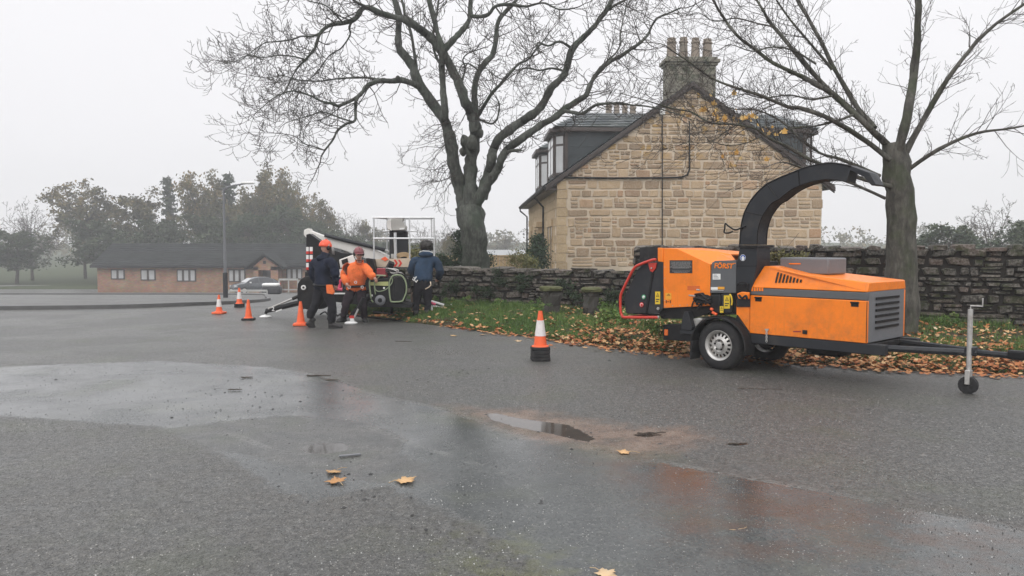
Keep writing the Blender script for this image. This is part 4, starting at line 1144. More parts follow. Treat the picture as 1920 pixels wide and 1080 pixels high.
# right-hand sycamore: trunk on the bank behind the chipper, branches reaching over the gable
SY = 13.6
syc = thing('sycamore', (6.7, SY, 0.1), 'sycamore with a few yellow leaves reaching its low branches across the sandstone gable', 'tree')
o_, _ = limb_obj('trunk', smooth_path([Vector((6.75, SY, -.1)), Vector((6.7, SY, .6)), Vector((6.66, SY, 1.6)), Vector((6.6, SY, 2.6)), Vector((6.5, SY + .05, 3.4))]), .27, .2, M['bark2'], syc, 14, kinks=.03)
fork = [(1676, 300), (1672, 262)]
sy_limbs = [
    ([(1676, 285), (1640, 250), (1590, 200), (1545, 160), (1502, 112), (1474, 78), (1446, 44), (1430, 20), (1412, -14)], .10, .035, 13.6, 14.4),
    ([(1670, 275), (1625, 235), (1570, 185), (1535, 160), (1502, 143), (1474, 130), (1446, 116), (1412, 90), (1381, 65), (1362, 40), (1346, 16), (1330, -14)], .085, .025, 13.6, 13.2),
    ([(1670, 300), (1620, 262), (1560, 225), (1502, 203), (1480, 201), (1452, 190), (1422, 178), (1398, 170), (1375, 163), (1339, 149), (1312, 131), (1286, 112), (1262, 96), (1238, 82), (1205, 80)], .07, .008, 13.5, 12.2),
    ([(1672, 350), (1620, 336), (1560, 316), (1520, 300), (1502, 290), (1474, 274), (1446, 261), (1430, 250), (1413, 240), (1375, 233), (1339, 231), (1316, 222), (1295, 210), (1260, 203), (1227, 193), (1196, 184), (1165, 175)], .065, .008, 13.5, 11.6),
    ([(1660, 372), (1600, 345), (1540, 325), (1502, 314), (1475, 305), (1455, 306), (1434, 314)], .045, .008, 13.4, 12.0),
    ([(1650, 330), (1580, 300), (1540, 288), (1502, 262), (1480, 240), (1462, 226), (1440, 214), (1412, 205), (1380, 205), (1346, 196), (1320, 186), (1298, 170)], .05, .007, 13.6, 14.6),
    ([(1640, 240), (1600, 190), (1560, 120), (1530, 60), (1500, 8), (1480, -30)], .08, .05, 13.6, 14.4),
    ([(1680, 300), (1700, 220), (1716, 120), (1722, 20), (1720, -80)], .14, .08, 13.6, 13.8),
    ([(1690, 300), (1740, 210), (1790, 130), (1850, 60), (1930, 0)], .10, .03, 13.6, 13.2),
    ([(1700, 320), (1760, 280), (1830, 250), (1900, 240), (1990, 220)], .07, .015, 13.6, 12.6),
    ([(1600, 215), (1570, 226), (1530, 236), (1490, 240), (1440, 250), (1400, 268), (1360, 272), (1320, 262), (1280, 270)], .035, .006, 13.4, 12.6),
    ([(1560, 180), (1520, 186), (1480, 178), (1430, 184), (1398, 176), (1360, 182), (1320, 160)], .03, .006, 13.4, 12.9),
    ([(1530, 120), (1490, 96), (1450, 88), (1410, 96), (1370, 84), (1340, 96), (1300, 88)], .03, .006, 13.6, 13.0),
    ([(1450, 50), (1420, 44), (1380, 34), (1340, 40), (1310, 24), (1280, 30), (1250, 14)], .025, .006, 14.2, 13.6),
    ([(1560, 130), (1510, 70), (1476, 30), (1450, -10)], .04, .02, 13.9, 13.4),
    ([(1460, 192), (1430, 206), (1398, 226), (1370, 240), (1340, 262), (1310, 268), (1276, 262)], .02, .005, 13.2, 12.8),
]
t2 = Twigs(); rnd = random.Random(21)
for li, (tr, r0, r1, ya, yb) in enumerate(sy_limbs):
    path = limb_path(tr, ya, yb, 4, 50 + li); r0 *= .62; r1 *= .62
    o, rad = limb_obj('limb', path, r0, r1, M['bark2'], syc, 8 if r0 > .05 else 6, seed=li + 90)
    acc = 0
    for i in range(2, len(path)):
        seg = path[i] - path[i - 1]; acc += seg.length
        while acc > 0.085:
            acc -= 0.085
            d = seg.normalized(); ax = Matrix.Rotation(rnd.uniform(0, 2 * PI), 3, d) @ d.orthogonal().normalized()
            nd = Matrix.Rotation(math.radians(rnd.uniform(25, 58)), 3, ax) @ d
            t2.grow(path[i], nd, rnd.uniform(.3, 1.25) * (.55 + .6 * i / len(path)), min(rad[i] * .45, .008), 2 if rnd.random() < .55 else 1, rnd, curl=.16, wig=.13, kids=(3, 3), ang=(25, 50), rmin=.0028)
    t2.grow(path[-1], path[-1] - path[-2], .6, max(r1 * .8, .004), 2, rnd, curl=.15, wig=.13, kids=(3, 3), rmin=.0028)
o = t2.make('twigs', M['twig'], syc); o['kind'] = 'stuff'

def leaf_outline(rnd=None, simple=False):
    """five-lobed maple-like outline, unit size, stalk end at (0,-0.35)"""
    if simple:
        a = [(0, -.35), (.38, -.32), (.3, -.05), (.5, .12), (.22, .2), (0, .55), (-.22, .2), (-.5, .12), (-.3, -.05), (-.38, -.32)]
    else:
        a = [(0, -.32), (.16, -.36), (.36, -.40), (.30, -.24), (.42, -.16), (.30, -.08), (.50, .02), (.60, .10), (.44, .13), (.42, .24), (.24, .18), (.22, .32), (.12, .44), (.10, .36), (.0, .60)]
        a = a + [(-x, y) for x, y in a[-2:0:-1]]
    if rnd: a = [(x * rnd.uniform(.85, 1.12), y * rnd.uniform(.88, 1.1)) for x, y in a]
    return a
def leaf_mesh_data(center, size, rotz, tilt, rnd, simple=False, curl=.15, thick=True):
    out = leaf_outline(rnd, simple); pts = [(0, 0)] + out; V_ = []
    R = Matrix.Rotation(rotz, 3, 'Z') @ Matrix.Rotation(tilt[0], 3, 'X') @ Matrix.Rotation(tilt[1], 3, 'Y')
    for k, (x, y) in enumerate(pts):
        z = curl * (x * x + y * y) * (1 if k % 2 else .55) + (0 if k else -.03)
        V_.append(center + R @ (Vector((x, y, z)) * size))
    n = len(out); F_ = [(0, 1 + i, 1 + (i + 1) % n) for i in range(n)]
    return V_, F_
VV = []; FF = []; TT = []
rnd = random.Random(77)
spots = [(1417, 220), (1437, 239), (1450, 245), (1464, 248), (1442, 250), (1430, 244), (1455, 252), (1425, 222), (1471, 246), (1448, 238)]
spots += [(rnd.gauss(1335, 28), rnd.gauss(208, 15)) for _ in range(30)] + [(rnd.gauss(1395, 12), rnd.gauss(222, 6)) for _ in range(16)] + [(rnd.gauss(1375, 25), rnd.gauss(292, 16)) for _ in range(10)]
for (px, py) in spots:
    c = P(px, py, rnd.uniform(12.4, 13.3)); v, f = leaf_mesh_data(c, rnd.uniform(.06, .12), rnd.uniform(0, 6), (rnd.uniform(.8, 2.2), rnd.uniform(-.6, .6)), rnd, True, .3)
    b_ = len(VV); VV += v; FF += [tuple(q + b_ for q in t) for t in f]; TT += [rnd.random()] * len(v)
leaf_object('leaves', VV, FF, TT, M['leaf_yellow'], syc, 'stuff')

# ------------------------------------------------------------------ background trees (prototypes, then copies)
def proto_leafy(seed, mat, h=11, w=8, n=7000, low=.18, size=.23):
    rnd = random.Random(seed)
    t = bpy.data.objects.new('broadleaf_tree', None); COL.objects.link(t)
    T = Twigs(); centers = []
    top = Vector((0, 0, h * .55))
    T.grow(Vector((0, 0, 0)), Vector((0, 0, 1)), h * .8, .22, 0, rnd, 0, .05, rmin=.05)
    for k in range(26):
        z = rnd.uniform(.22, .8) * h; a = rnd.uniform(0, 2 * PI)
        T.grow(Vector((0, 0, z)), Vector((math.cos(a), math.sin(a), rnd.uniform(.2, 1.1))), w * rnd.uniform(.25, .5), .07, 2, rnd, .2, .2, kids=(3, 4), rmin=.018)
    for p, d in T.tips:
        if p.z > h * low: centers.append((p, rnd.uniform(.35, .85), min(1, max(0, .25 + .5 * p.z / h + rnd.gauss(0, .15)))))
    T.make('trunk', M['bark_far'], t)
    v, f, tt = leafy(centers, n, size, 1, rnd)
    o = leaf_object('crown', v, f, tt, mat, t)
    return t
def proto_bare(seed, h=10, w=7, leaf=0):
    rnd = random.Random(seed); t = bpy.data.objects.new('winter_tree', None); COL.objects.link(t)
    T = Twigs(); T.grow(Vector((0, 0, 0)), Vector((0, 0, 1)), h * .5, .24, 0, rnd, 0, .04, rmin=.12); T.make('trunk', M['bark_far'], t)
    T = Twigs()
    for k in range(20):
        z = rnd.uniform(.22, .5) * h; a = rnd.uniform(0, 2 * PI)
        T.grow(Vector((0, 0, z)), Vector((math.cos(a) * .8, math.sin(a) * .8, rnd.uniform(.5, 1.5))), w * rnd.uniform(.42, .68), .07, 3, rnd, .12, .17, kids=(3, 4, 5), rmin=.016)
    T.make('crown', M['bark_far'], t)
    return t
def proto_conifer(seed, mat, h=12, w=4.5, bare=False):
    rnd = random.Random(seed); t = bpy.data.objects.new('conifer', None); COL.objects.link(t)
    T = Twigs(); T.grow(Vector((0, 0, 0)), Vector((0, 0, 1)), h, .18, 0, rnd, 0, .015, rmin=.03)
    centers = []
    for k in range(70):
        z = h * (.12 + .86 * k / 70); ln = w * .5 * (1 - z / h) ** .75 * rnd.uniform(.6, 1.15) + .15; a = rnd.uniform(0, 2 * PI)
        T.grow(Vector((0, 0, z)), Vector((math.cos(a), math.sin(a), .25 if bare else .05)), ln, .035, 1, rnd, .15, .1, kids=(7,), ang=(35, 60), ratio=(.25, .45), rmin=.014)
        for q in range(4): centers.append((Vector((math.cos(a) * ln * (q + .6) / 4, math.sin(a) * ln * (q + .6) / 4, z - .1 * q * .3)), .4, rnd.random() * .7))
    T.make('trunk', M['bark_far'], t)
    v, f, tt = leafy(centers, 700 if bare else 3200, .16 if bare else .22, 1, rnd, .35)
    leaf_object('crown', v, f, tt, mat, t)
    return t
protos = {'a': proto_leafy(1, M['autumn']), 'b': proto_leafy(2, M['autumn'], 10, 9, 7500, .15), 'g': proto_leafy(3, M['green_far'], 9, 8, 7000, .08),
          'w': proto_bare(4), 'v': proto_bare(5, 9, 8), 'c': proto_conifer(6, M['green_far']), 'l': proto_conifer(7, M['autumn'], 12, 5.5, True)}
FT_MORE = True
heights = {'a': 11.5, 'b': 10.5, 'g': 9.5, 'w': 9.6, 'v': 9.4, 'c': 12.4, 'l': 12.4}
widths = {'a': 8, 'b': 9, 'g': 8, 'w': 8.5, 'v': 9, 'c': 4.5, 'l': 5}
used = set(); rnd = random.Random(3)
def far_tree(kind, px, top, wpx, Y, label, name=None):
    root = protos[kind] if kind not in used else copy_tree(protos[kind]); used.add(kind)
    zg = gz(px, Y) + max(0, Y - 95) * .012
    x = (px - 960) / F_PX * Y; ztop = P(px, top, Y).z; s_ = (ztop - zg) / heights[kind]; sw = (wpx / F_PX * Y) / widths[kind]
    root.location = (x, Y, zg); root.scale = (sw, sw, s_); root.rotation_euler = (0, 0, rnd.uniform(0, 6))
    tag(root, label, 'tree', 'trees behind the houses')
    return root
FT = [
 ('c', 432, 314, 70, 112, 'scraggy tall evergreen conifer behind the street lamp'),
 ('c', 492, 334, 44, 120, 'narrow evergreen spire poking out of the autumn trees'),
 ('a', 466, 352, 95, 108, 'russet tree between the tall conifer and the narrow spire'),
 ('b', 522, 336, 120, 112, 'broad ochre crown rising highest over the bungalow porch'),
 ('l', 560, 328, 58, 118, 'bare brown larch standing clear above the autumn trees'),
 ('g', 470, 400, 100, 100, 'dark green bushy tree low behind the bungalow chimney end'),
 ('g', 542, 386, 115, 101, 'dark green tree directly behind the porch gable'),
 ('b', 590, 384, 90, 110, 'brownish crown sloping down beside the larch'),
 ('w', 618, 388, 85, 118, 'bare round headed tree next to the brownish crown'),
 ('v', 654, 400, 90, 122, 'bare spreading tree above the white boom'),
 ('a', 690, 412, 62, 125, 'pale olive tree just before the work platform cage'),
 ('g', 612, 430, 95, 104, 'low green tree behind the top of the boom'),
 ('g', 668, 440, 95, 106, 'low green tree behind the middle of the boom'),
 ('b', 505, 372, 130, 116, 'pale olive crown filling the gap behind the porch roof'),
 ('g', 580, 412, 110, 103, 'green tree directly behind the top of the mast'),
 ('a', 430, 368, 110, 117, 'brown crown filling in between the lamp arm and the conifer'),
 ('w', 740, 432, 90, 130, 'thin bare tree seen through the cage'),
 ('g', 728, 452, 110, 110, 'dull green thicket tree seen through the lower cage'),
 ('v', 800, 418, 80, 96, 'dark bare tree between the cage and the big trunk'),
 ('w', 838, 424, 85, 92, 'twiggy bare tree just left of the big trunk'),
 ('b', 848, 452, 55, 80, 'small orange brown tree close behind the big trunk'),
 ('g', 790, 456, 90, 88, 'green thicket tree behind the woman in blue'),
 ('w', 948, 434, 74, 150, 'pale round bare tree far off between trunk and house'),
 ('v', 905, 446, 70, 160, 'faint bare tree right behind the big trunk'),
 ('v', 1000, 450, 60, 150, 'faint bare tree at the corner of the house'),
 ('b', 380, 345, 120, 110, 'rusty broad tree beyond the street lamp on its outer side'),
 ('g', 400, 402, 120, 100, 'dark green tree over the bungalow roof by the lamp'),
 ('c', 318, 322, 70, 116, 'second tall conifer further along the bungalow roof'),
 ('a', 262, 350, 120, 108, 'olive brown tree behind the far end of the bungalow'),
 ('b', 160, 362, 140, 110, 'wide brown tree beyond the end of the bungalow'),
 ('g', 300, 410, 130, 99, 'low dark green tree behind the middle of the roof'),
 ('g', 190, 412, 130, 99, 'low dark green tree near the roof end'),
 ('w', 60, 380, 120, 105, 'bare tree at the open end of the street'),
 ('g', 30, 430, 140, 98, 'low green tree by the open end of the street'),
 ('v', -60, 390, 140, 110, 'bare tree furthest along the street'),
 ('w', 1850, 380, 150, 60, 'bare tree rising over the tall dark wall'),
 ('g', 1790, 420, 150, 55, 'green bushy tree behind the tall dark wall'),
 ('g', 1930, 410, 150, 52, 'green bushy tree where the tall wall leaves the view'),
]
for f in FT: far_tree(*f)
# hazy wood closing the view
rnd = random.Random(8); cen = []
for k in range(900):
    px = rnd.uniform(-250, 2200); Y = rnd.uniform(185, 240); x = (px - 960) / F_PX * Y
    cen.append((Vector((x, Y, -1 + rnd.uniform(0, 1) ** 1.5 * (6.5 + 3 * mnoise.noise(Vector((x * .03, 0, 0)))) )), 1.8, rnd.random()))
v, f, tt = leafy(cen, 26000, .55, 1, rnd)
o = leaf_object('distant_wood', v, f, tt, M['autumn']); tag(o, 'misty low wood closing the view along the skyline', 'wood', kind='stuff')
# ------------------------------------------------------------------ brick bungalow down the street
def brick_mat():
    n = NT('far_brick'); v = n.pos()
    a = n.noise(v, 1.2, 4); f = n.voro(n.scale(v, 4, 4, 12), 1, 'F1', 'Color')
    col = n.mix(n.rng(a, 0.3, 0.7), (0.30, 0.165, 0.105), (0.40, 0.25, 0.165)); col = n.mix(.35, col, n.mix(1.0, col, f, 'MULTIPLY'))
    return n.fin(col, .9)
M['brick'] = brick_mat()
def tile_mat():
    n = NT('concrete_roof_tile'); v = n.pos(); a = n.noise(v, .8, 5, .6)
    return n.fin(n.mix(n.rng(a, .35, .65), (0.016, 0.018, 0.018), (0.032, 0.036, 0.035)), .95, spec=.15)
M['tile'] = tile_mat()
M['timber'] = paint('weathered_timber', (0.42, 0.30, 0.17), .85, .2, 4, bumps=.3)
M['brown_board'] = paint('stained_boards', (0.13, 0.085, 0.055), .8, .2, 4)
BY = 80.0; bz = gz(0, BY)
def X_(px, Y): return (px - 960) / F_PX * Y
bl, br = X_(180, BY), X_(660, BY)
bung = thing('bungalow', ((bl + br) / 2, BY, bz), 'long brick bungalow with brown tiled roof and gabled porch', 'house')
eav = P(500, 497, BY).z; rid = P(500, 457, BY + 4.2).z
b = MB(); b.box(((bl + br) / 2, BY + 4.2, (bz + eav) / 2), (br - bl, 8.0, eav - bz)); obj('wall', b, M['brick'], bung)
b = MB()
for nm, y0, y1 in (('f', BY - .35, BY + 4.2), ('k', BY + 8.8, BY + 4.2)):
    b.add([(bl - .4, y0, eav - .1), (br + .4, y0, eav - .1), (br + .4, y1, rid), (bl - .4, y1, rid)], [(0, 1, 2, 3)])
b.add([(bl, BY + .2, eav - .2), (bl, BY + 8.2, eav - .2), (bl, BY + 4.2, rid - .1)], [(0, 1, 2)]); b.add([(br, BY + .2, eav - .2), (br, BY + 8.2, eav - .2), (br, BY + 4.2, rid - .1)], [(0, 1, 2)])
rf = obj('roof', b, M['tile'], bung)
for k in range(12):                                     # tile courses, each a lapped strip
    f0, f1 = k / 12, (k + 1.06) / 12; b = MB()
    p = lambda f, dz: (BY - .35 + 4.55 * f, eav - .1 + (rid - eav + .1) * f + dz)
    (ya, za), (yb, zb) = p(f0, .09), p(min(f1, 1), .03)
    b.add([(bl - .42, ya, za), (br + .42, ya, za), (br + .42, yb, zb), (bl - .42, yb, zb), (bl - .42, ya, za - .06), (br + .42, ya, za - .06)], [(0, 1, 2, 3), (4, 5, 1, 0)])
    obj('tile_course', b, M['tile'], rf)
b = MB(); b.box(((bl + br) / 2, BY - .4, eav - .15), (br - bl + .8, .12, .22)); obj('fascia', b, M['black_plastic'], bung)
def bwin(px0, px1, py0, py1, nl, mat='glass_pale', fr='fascia'):
    x0, x1 = X_(px0, BY), X_(px1, BY); z1, z0_ = P(500, py0, BY).z, P(500, py1, BY).z
    b = MB(); b.box(((x0 + x1) / 2, BY + .18, (z0_ + z1) / 2), (x1 - x0, .1, z1 - z0_)); w_ = obj('window', b, M[fr], bung)
    for i in range(nl):
        a, c = x0 + (x1 - x0) * i / nl + .12, x0 + (x1 - x0) * (i + 1) / nl - .12
        b = MB(); b.box(((a + c) / 2, BY + .12, (z0_ + z1) / 2), (c - a, .04, z1 - z0_ - .22)); obj('pane', b, M[mat], w_)
for a in ((427, 459, 505, 529, 3), (536, 566, 503, 524, 3), (596, 626, 503, 524, 3), (330, 366, 505, 528, 3), (262, 290, 505, 526, 2), (206, 232, 505, 524, 2)): bwin(*a)
# gabled porch
pl, pr = X_(470, BY - 1.6), X_(524, BY - 1.6); yb0 = BY - 1.7; pzr = P(497, 480, yb0).z; pze = P(497, 500, yb0).z; pm = X_(496, yb0)
b = MB(); 
xl, xr = X_(481, yb0), X_(508, yb0)
b.box(((pl + xl) / 2 + .2, yb0 + .9, (bz + pze) / 2), (xl - pl - .1, 1.7, pze - bz)); b.box(((pr + xr) / 2 - .1, yb0 + .9, (bz + pze) / 2), (pr - xr - .1, 1.7, pze - bz))
b.prism([(pl + .25, yb0 + .05, pze - .35), (pr - .15, yb0 + .05, pze - .35), (pr - .15, yb0 + .05, pze), (pm, yb0 + .05, pzr - .1), (pl + .25, yb0 + .05, pze)], (0, 1.6, 0))
porch = obj('porch', b, M['brick'], bung)
b = MB(); b.box(((xl + xr) / 2, yb0 + 1.5, (bz + pze) / 2 - .2), (xr - xl, .1, pze - bz - .3)); obj('door', b, M['glass_dark'], porch)
b = MB()
for (xa, sg) in ((pl - .5, 1), (pr + .5, -1)):
    b.prism([(xa, yb0 - .3, pze - .25), (pm, yb0 - .3, pzr + .05), (pm, yb0 - .3, pzr + .28), (xa, yb0 - .3, pze - .02)], (0, 3.6, 0))
obj('porch_roof', b, M['tile'], porch)
b = MB(); b.box((pm, yb0, (pze + pzr) / 2 - .1), (.25, .12, .3)); obj('porch_lamp', b, M['black_plastic'], porch)

# brown boarded shed beside the bungalow
sx0, sx1 = X_(628, 70), X_(668, 70); sz = gz(0, 70)
shed = thing('shed', ((sx0 + sx1) / 2, 70, sz), 'brown boarded outbuilding with pitched roof showing under the white boom', 'outbuilding')
zt = P(650, 488, 70).z; za = P(650, 470, 70).z
b = MB(); b.prism([(sx0, 70, sz), (sx1, 70, sz), (sx1, 70, zt), ((sx0 + sx1) / 2, 70, za), (sx0, 70, zt)], (0, 4, 0)); obj('wall', b, M['brown_board'], shed)
for k in range(9):
    x = sx0 + (sx1 - sx0) * (k + .5) / 9; b = MB(); b.box((x, 69.98, (sz + zt) / 2), ((sx1 - sx0) / 9 - .03, .05, zt - sz)); obj('board', b, M['timber' if k % 3 else 'brown_board'], shed)
b = MB()
for sg in (-1, 1): b.prism([((sx0 + sx1) / 2 + sg * ((sx1 - sx0) / 2 + .3), 69.7, zt - .2), ((sx0 + sx1) / 2, 69.7, za + .05), ((sx0 + sx1) / 2, 69.7, za + .25), ((sx0 + sx1) / 2 + sg * ((sx1 - sx0) / 2 + .3), 69.7, zt)], (0, 4.6, 0))
obj('roof', b, M['tile'], shed)

# pale long shed roof far behind the timber fence
M['mid_rail2'] = paint('pale_roof_sheet', (0.30, 0.31, 0.31), .6, .1, 3)
px0, px1 = X_(905, 60), X_(1010, 60); zz = P(930, 471, 60).z
hall = thing('shed', ((px0 + px1) / 2, 60, gz(0, 60)), 'long low building with pale grey roof far behind the timber fence', 'outbuilding')
b = MB(); b.box(((px0 + px1) / 2, 62, (gz(0, 60) + zz - .3) / 2 + gz(0, 60) * 0), (px1 - px0, 4, zz - .3 - gz(0, 60) * 0 + 0)); b.v = [(p[0], p[1], max(p[2], gz(0, 60)) if p[2] > 0 else gz(0, 60)) for p in b.v]; obj('wall', b, M['mortar'], hall)
b = MB(); b.prism([(px0 - .3, 59.7, zz - .32), (px0 - .3, 64.3, zz - .32), (px0 - .3, 62, zz + .1)], (px1 - px0 + .6, 0, 0)); obj('roof', b, M['mid_rail2'], hall)

# timber board fence behind the tree
def board_fence(px0, px1, py_top, Y, label, h=1.75, mat='timber', bw=.145):
    x0, x1 = X_(px0, Y), X_(px1, Y); z1 = P(900, py_top, Y).z
    f = thing('timber_fence', ((x0 + x1) / 2, Y, z1 - h), label, 'fence')
    n = int((x1 - x0) / bw); b = MB(); b.box((0, 0, 0), (bw - .012, .02, h - .04)); me = b.mesh('board', M[mat])
    rnd = random.Random(int(px0))
    for i in range(n):
        o = bpy.data.objects.new('board', me); COL.objects.link(o); o.parent = f
        o.location = (x0 + bw * (i + .5) - (x0 + x1) / 2, rnd.uniform(-.006, .006), h / 2 + rnd.uniform(-.015, .015))
    b = MB(); b.box(((x0 + x1) / 2, Y, z1 - .01), (x1 - x0 + .05, .08, .05)); obj('capping', b, M[mat], f)
    for i in range(int((x1 - x0) / 1.8) + 1):
        b = MB(); b.box((x0 + i * 1.8, Y + .06, z1 - h / 2 - .05), (.1, .1, h)); obj('post', b, M[mat], f)
    return f
board_fence(800, 865, 480, 33, 'pale timber board fence in the gap between the woman in blue and the trunk')
board_fence(905, 1000, 479, 34, 'timber board fence between the trunk and the house')

# pale metal railings in front of the bungalow
def railing(px0, px1, ptop, pbot, Y, label, name='railing', bars=True):
    x0, x1 = X_(px0, Y), X_(px1, Y); z1 = P(900, ptop, Y).z; z0_ = gz(0, Y) 
    r = thing(name, ((x0 + x1) / 2, Y, z0_), label, 'railing')
    b = MB(); b.box(((x0 + x1) / 2, Y, z1), (x1 - x0, .08, .14)); obj('top_rail', b, M['mid_rail'], r)
    b = MB(); b.box(((x0 + x1) / 2, Y, z0_ + (z1 - z0_) * .3), (x1 - x0, .06, .08)); obj('bottom_rail', b, M['mid_rail'], r)
    n = max(2, int((x1 - x0) / 1.1))
    for i in range(n + 1):
        b = MB(); b.box((x0 + (x1 - x0) * i / n, Y, (z0_ + z1) / 2), (.08, .08, z1 - z0_)); obj('post', b, M['mid_rail'], r)
M['mid_rail'] = paint('galvanised_rail', (0.42, 0.42, 0.40), .6, .1, 5)
railing(523, 558, 524, 550, 62, 'pale metal barrier panel standing right of the parked car')
railing(428, 500, 545, 553, 58, 'low pale rail in front of the parked car')
railing(560, 690, 527, 548, 64, 'pale rail glimpsed behind the wheel of the lift')

# kerb of the side road and the pavement behind it
def strip(name, pl, w, h, mat, z=lambda x, y: gz(x, y)):
    b = MB(); n = len(pl); vs = []
    for i, (x, y) in enumerate(pl):
        a = Vector(pl[max(i - 1, 0)]); c = Vector(pl[min(i + 1, n - 1)]); d = (c - a).normalized(); nx_, ny_ = -d.y, d.x
        vs += [(x, y, z(x, y) - .1), (x, y, z(x, y) + h), (x + nx_ * w, y + ny_ * w, z(x, y) + h), (x + nx_ * w, y + ny_ * w, z(x, y) - .1)]
    fs = []
    for i in range(n - 1):
        for k in range(3): fs.append((i * 4 + k, i * 4 + 4 + k, i * 4 + 5 + k, i * 4 + 1 + k))
    b.add(vs, fs); o = obj(name, b, mat); o['kind'] = 'structure'; return o
def gt(px, py):
    """ground point on the falling part of the street"""
    Y = 22.0
    for _ in range(60): Y = (P(px, py, Y).z, Y)[1]; z = P(px, py, Y).z - gz(0, Y); Y += z * 6 if abs(z) > .001 else 0; Y = max(8, min(Y, 79))
    return (X_(px, Y), Y)
M['kerb'] = paint('kerb_stone', (0.10, 0.10, 0.098), .6, .2, 3)
M['pavement'] = paint('pavement', (0.15, 0.15, 0.145), .45, .15, 2)
kp = [(-26, 19.5), (-14, 20.5), (-9.5, 21.6), (-8.6, 24), (-9.2, 30), (-12, 39), (-15.5, 50), (-17.5, 54.5), (-21, 56), (-30, 57), (-50, 58)]
kp = [tuple(v) for v in [(p.x, p.y) for p in smooth_path([Vector((a, c, 0)) for a, c in kp], 5)]]
strip('kerb', kp, .14, .10, M['kerb'])

# street lamp
LY = 40.0; lx_ = X_(422, LY); lz = gz(0, LY)
lamp = thing('street_lamp', (lx_, LY, lz), 'tall grey street lamp with a single bracket arm at the road corner', 'street lamp')
b = MB(); b.tube([(lx_, LY, lz), (lx_, LY, lz + 1.25), (lx_, LY, lz + 1.27)], [.12, .12, .07], 10); obj('base', b, M['dark_grey'], lamp)
zt = P(422, 352, LY).z
b = MB(); b.tube([(lx_, LY, lz + 1.2), (lx_, LY, zt)], [.075, .05], 10); obj('pole', b, M['mid_grey'], lamp)
b = MB(); b.tube([(lx_, LY, zt - .3), (lx_ + .1, LY, zt - .02), (lx_ + .5, LY, zt + .12), P(462, 344, LY)], [.05, .045, .04, .035], 8); obj('arm', b, M['mid_grey'], lamp, smooth=True)
b = MB(); c = P(467, 343, LY); b.lathe([(.001, -.42), (.07, -.38), (.10, -.1), (.09, .2), (.001, .3)], c, 'X', 10); b.v = [(x, y, c.z + (z - c.z) * .7) for x, y, z in b.v]; obj('lamp_head', b, M['label_white'], lamp, smooth=True)

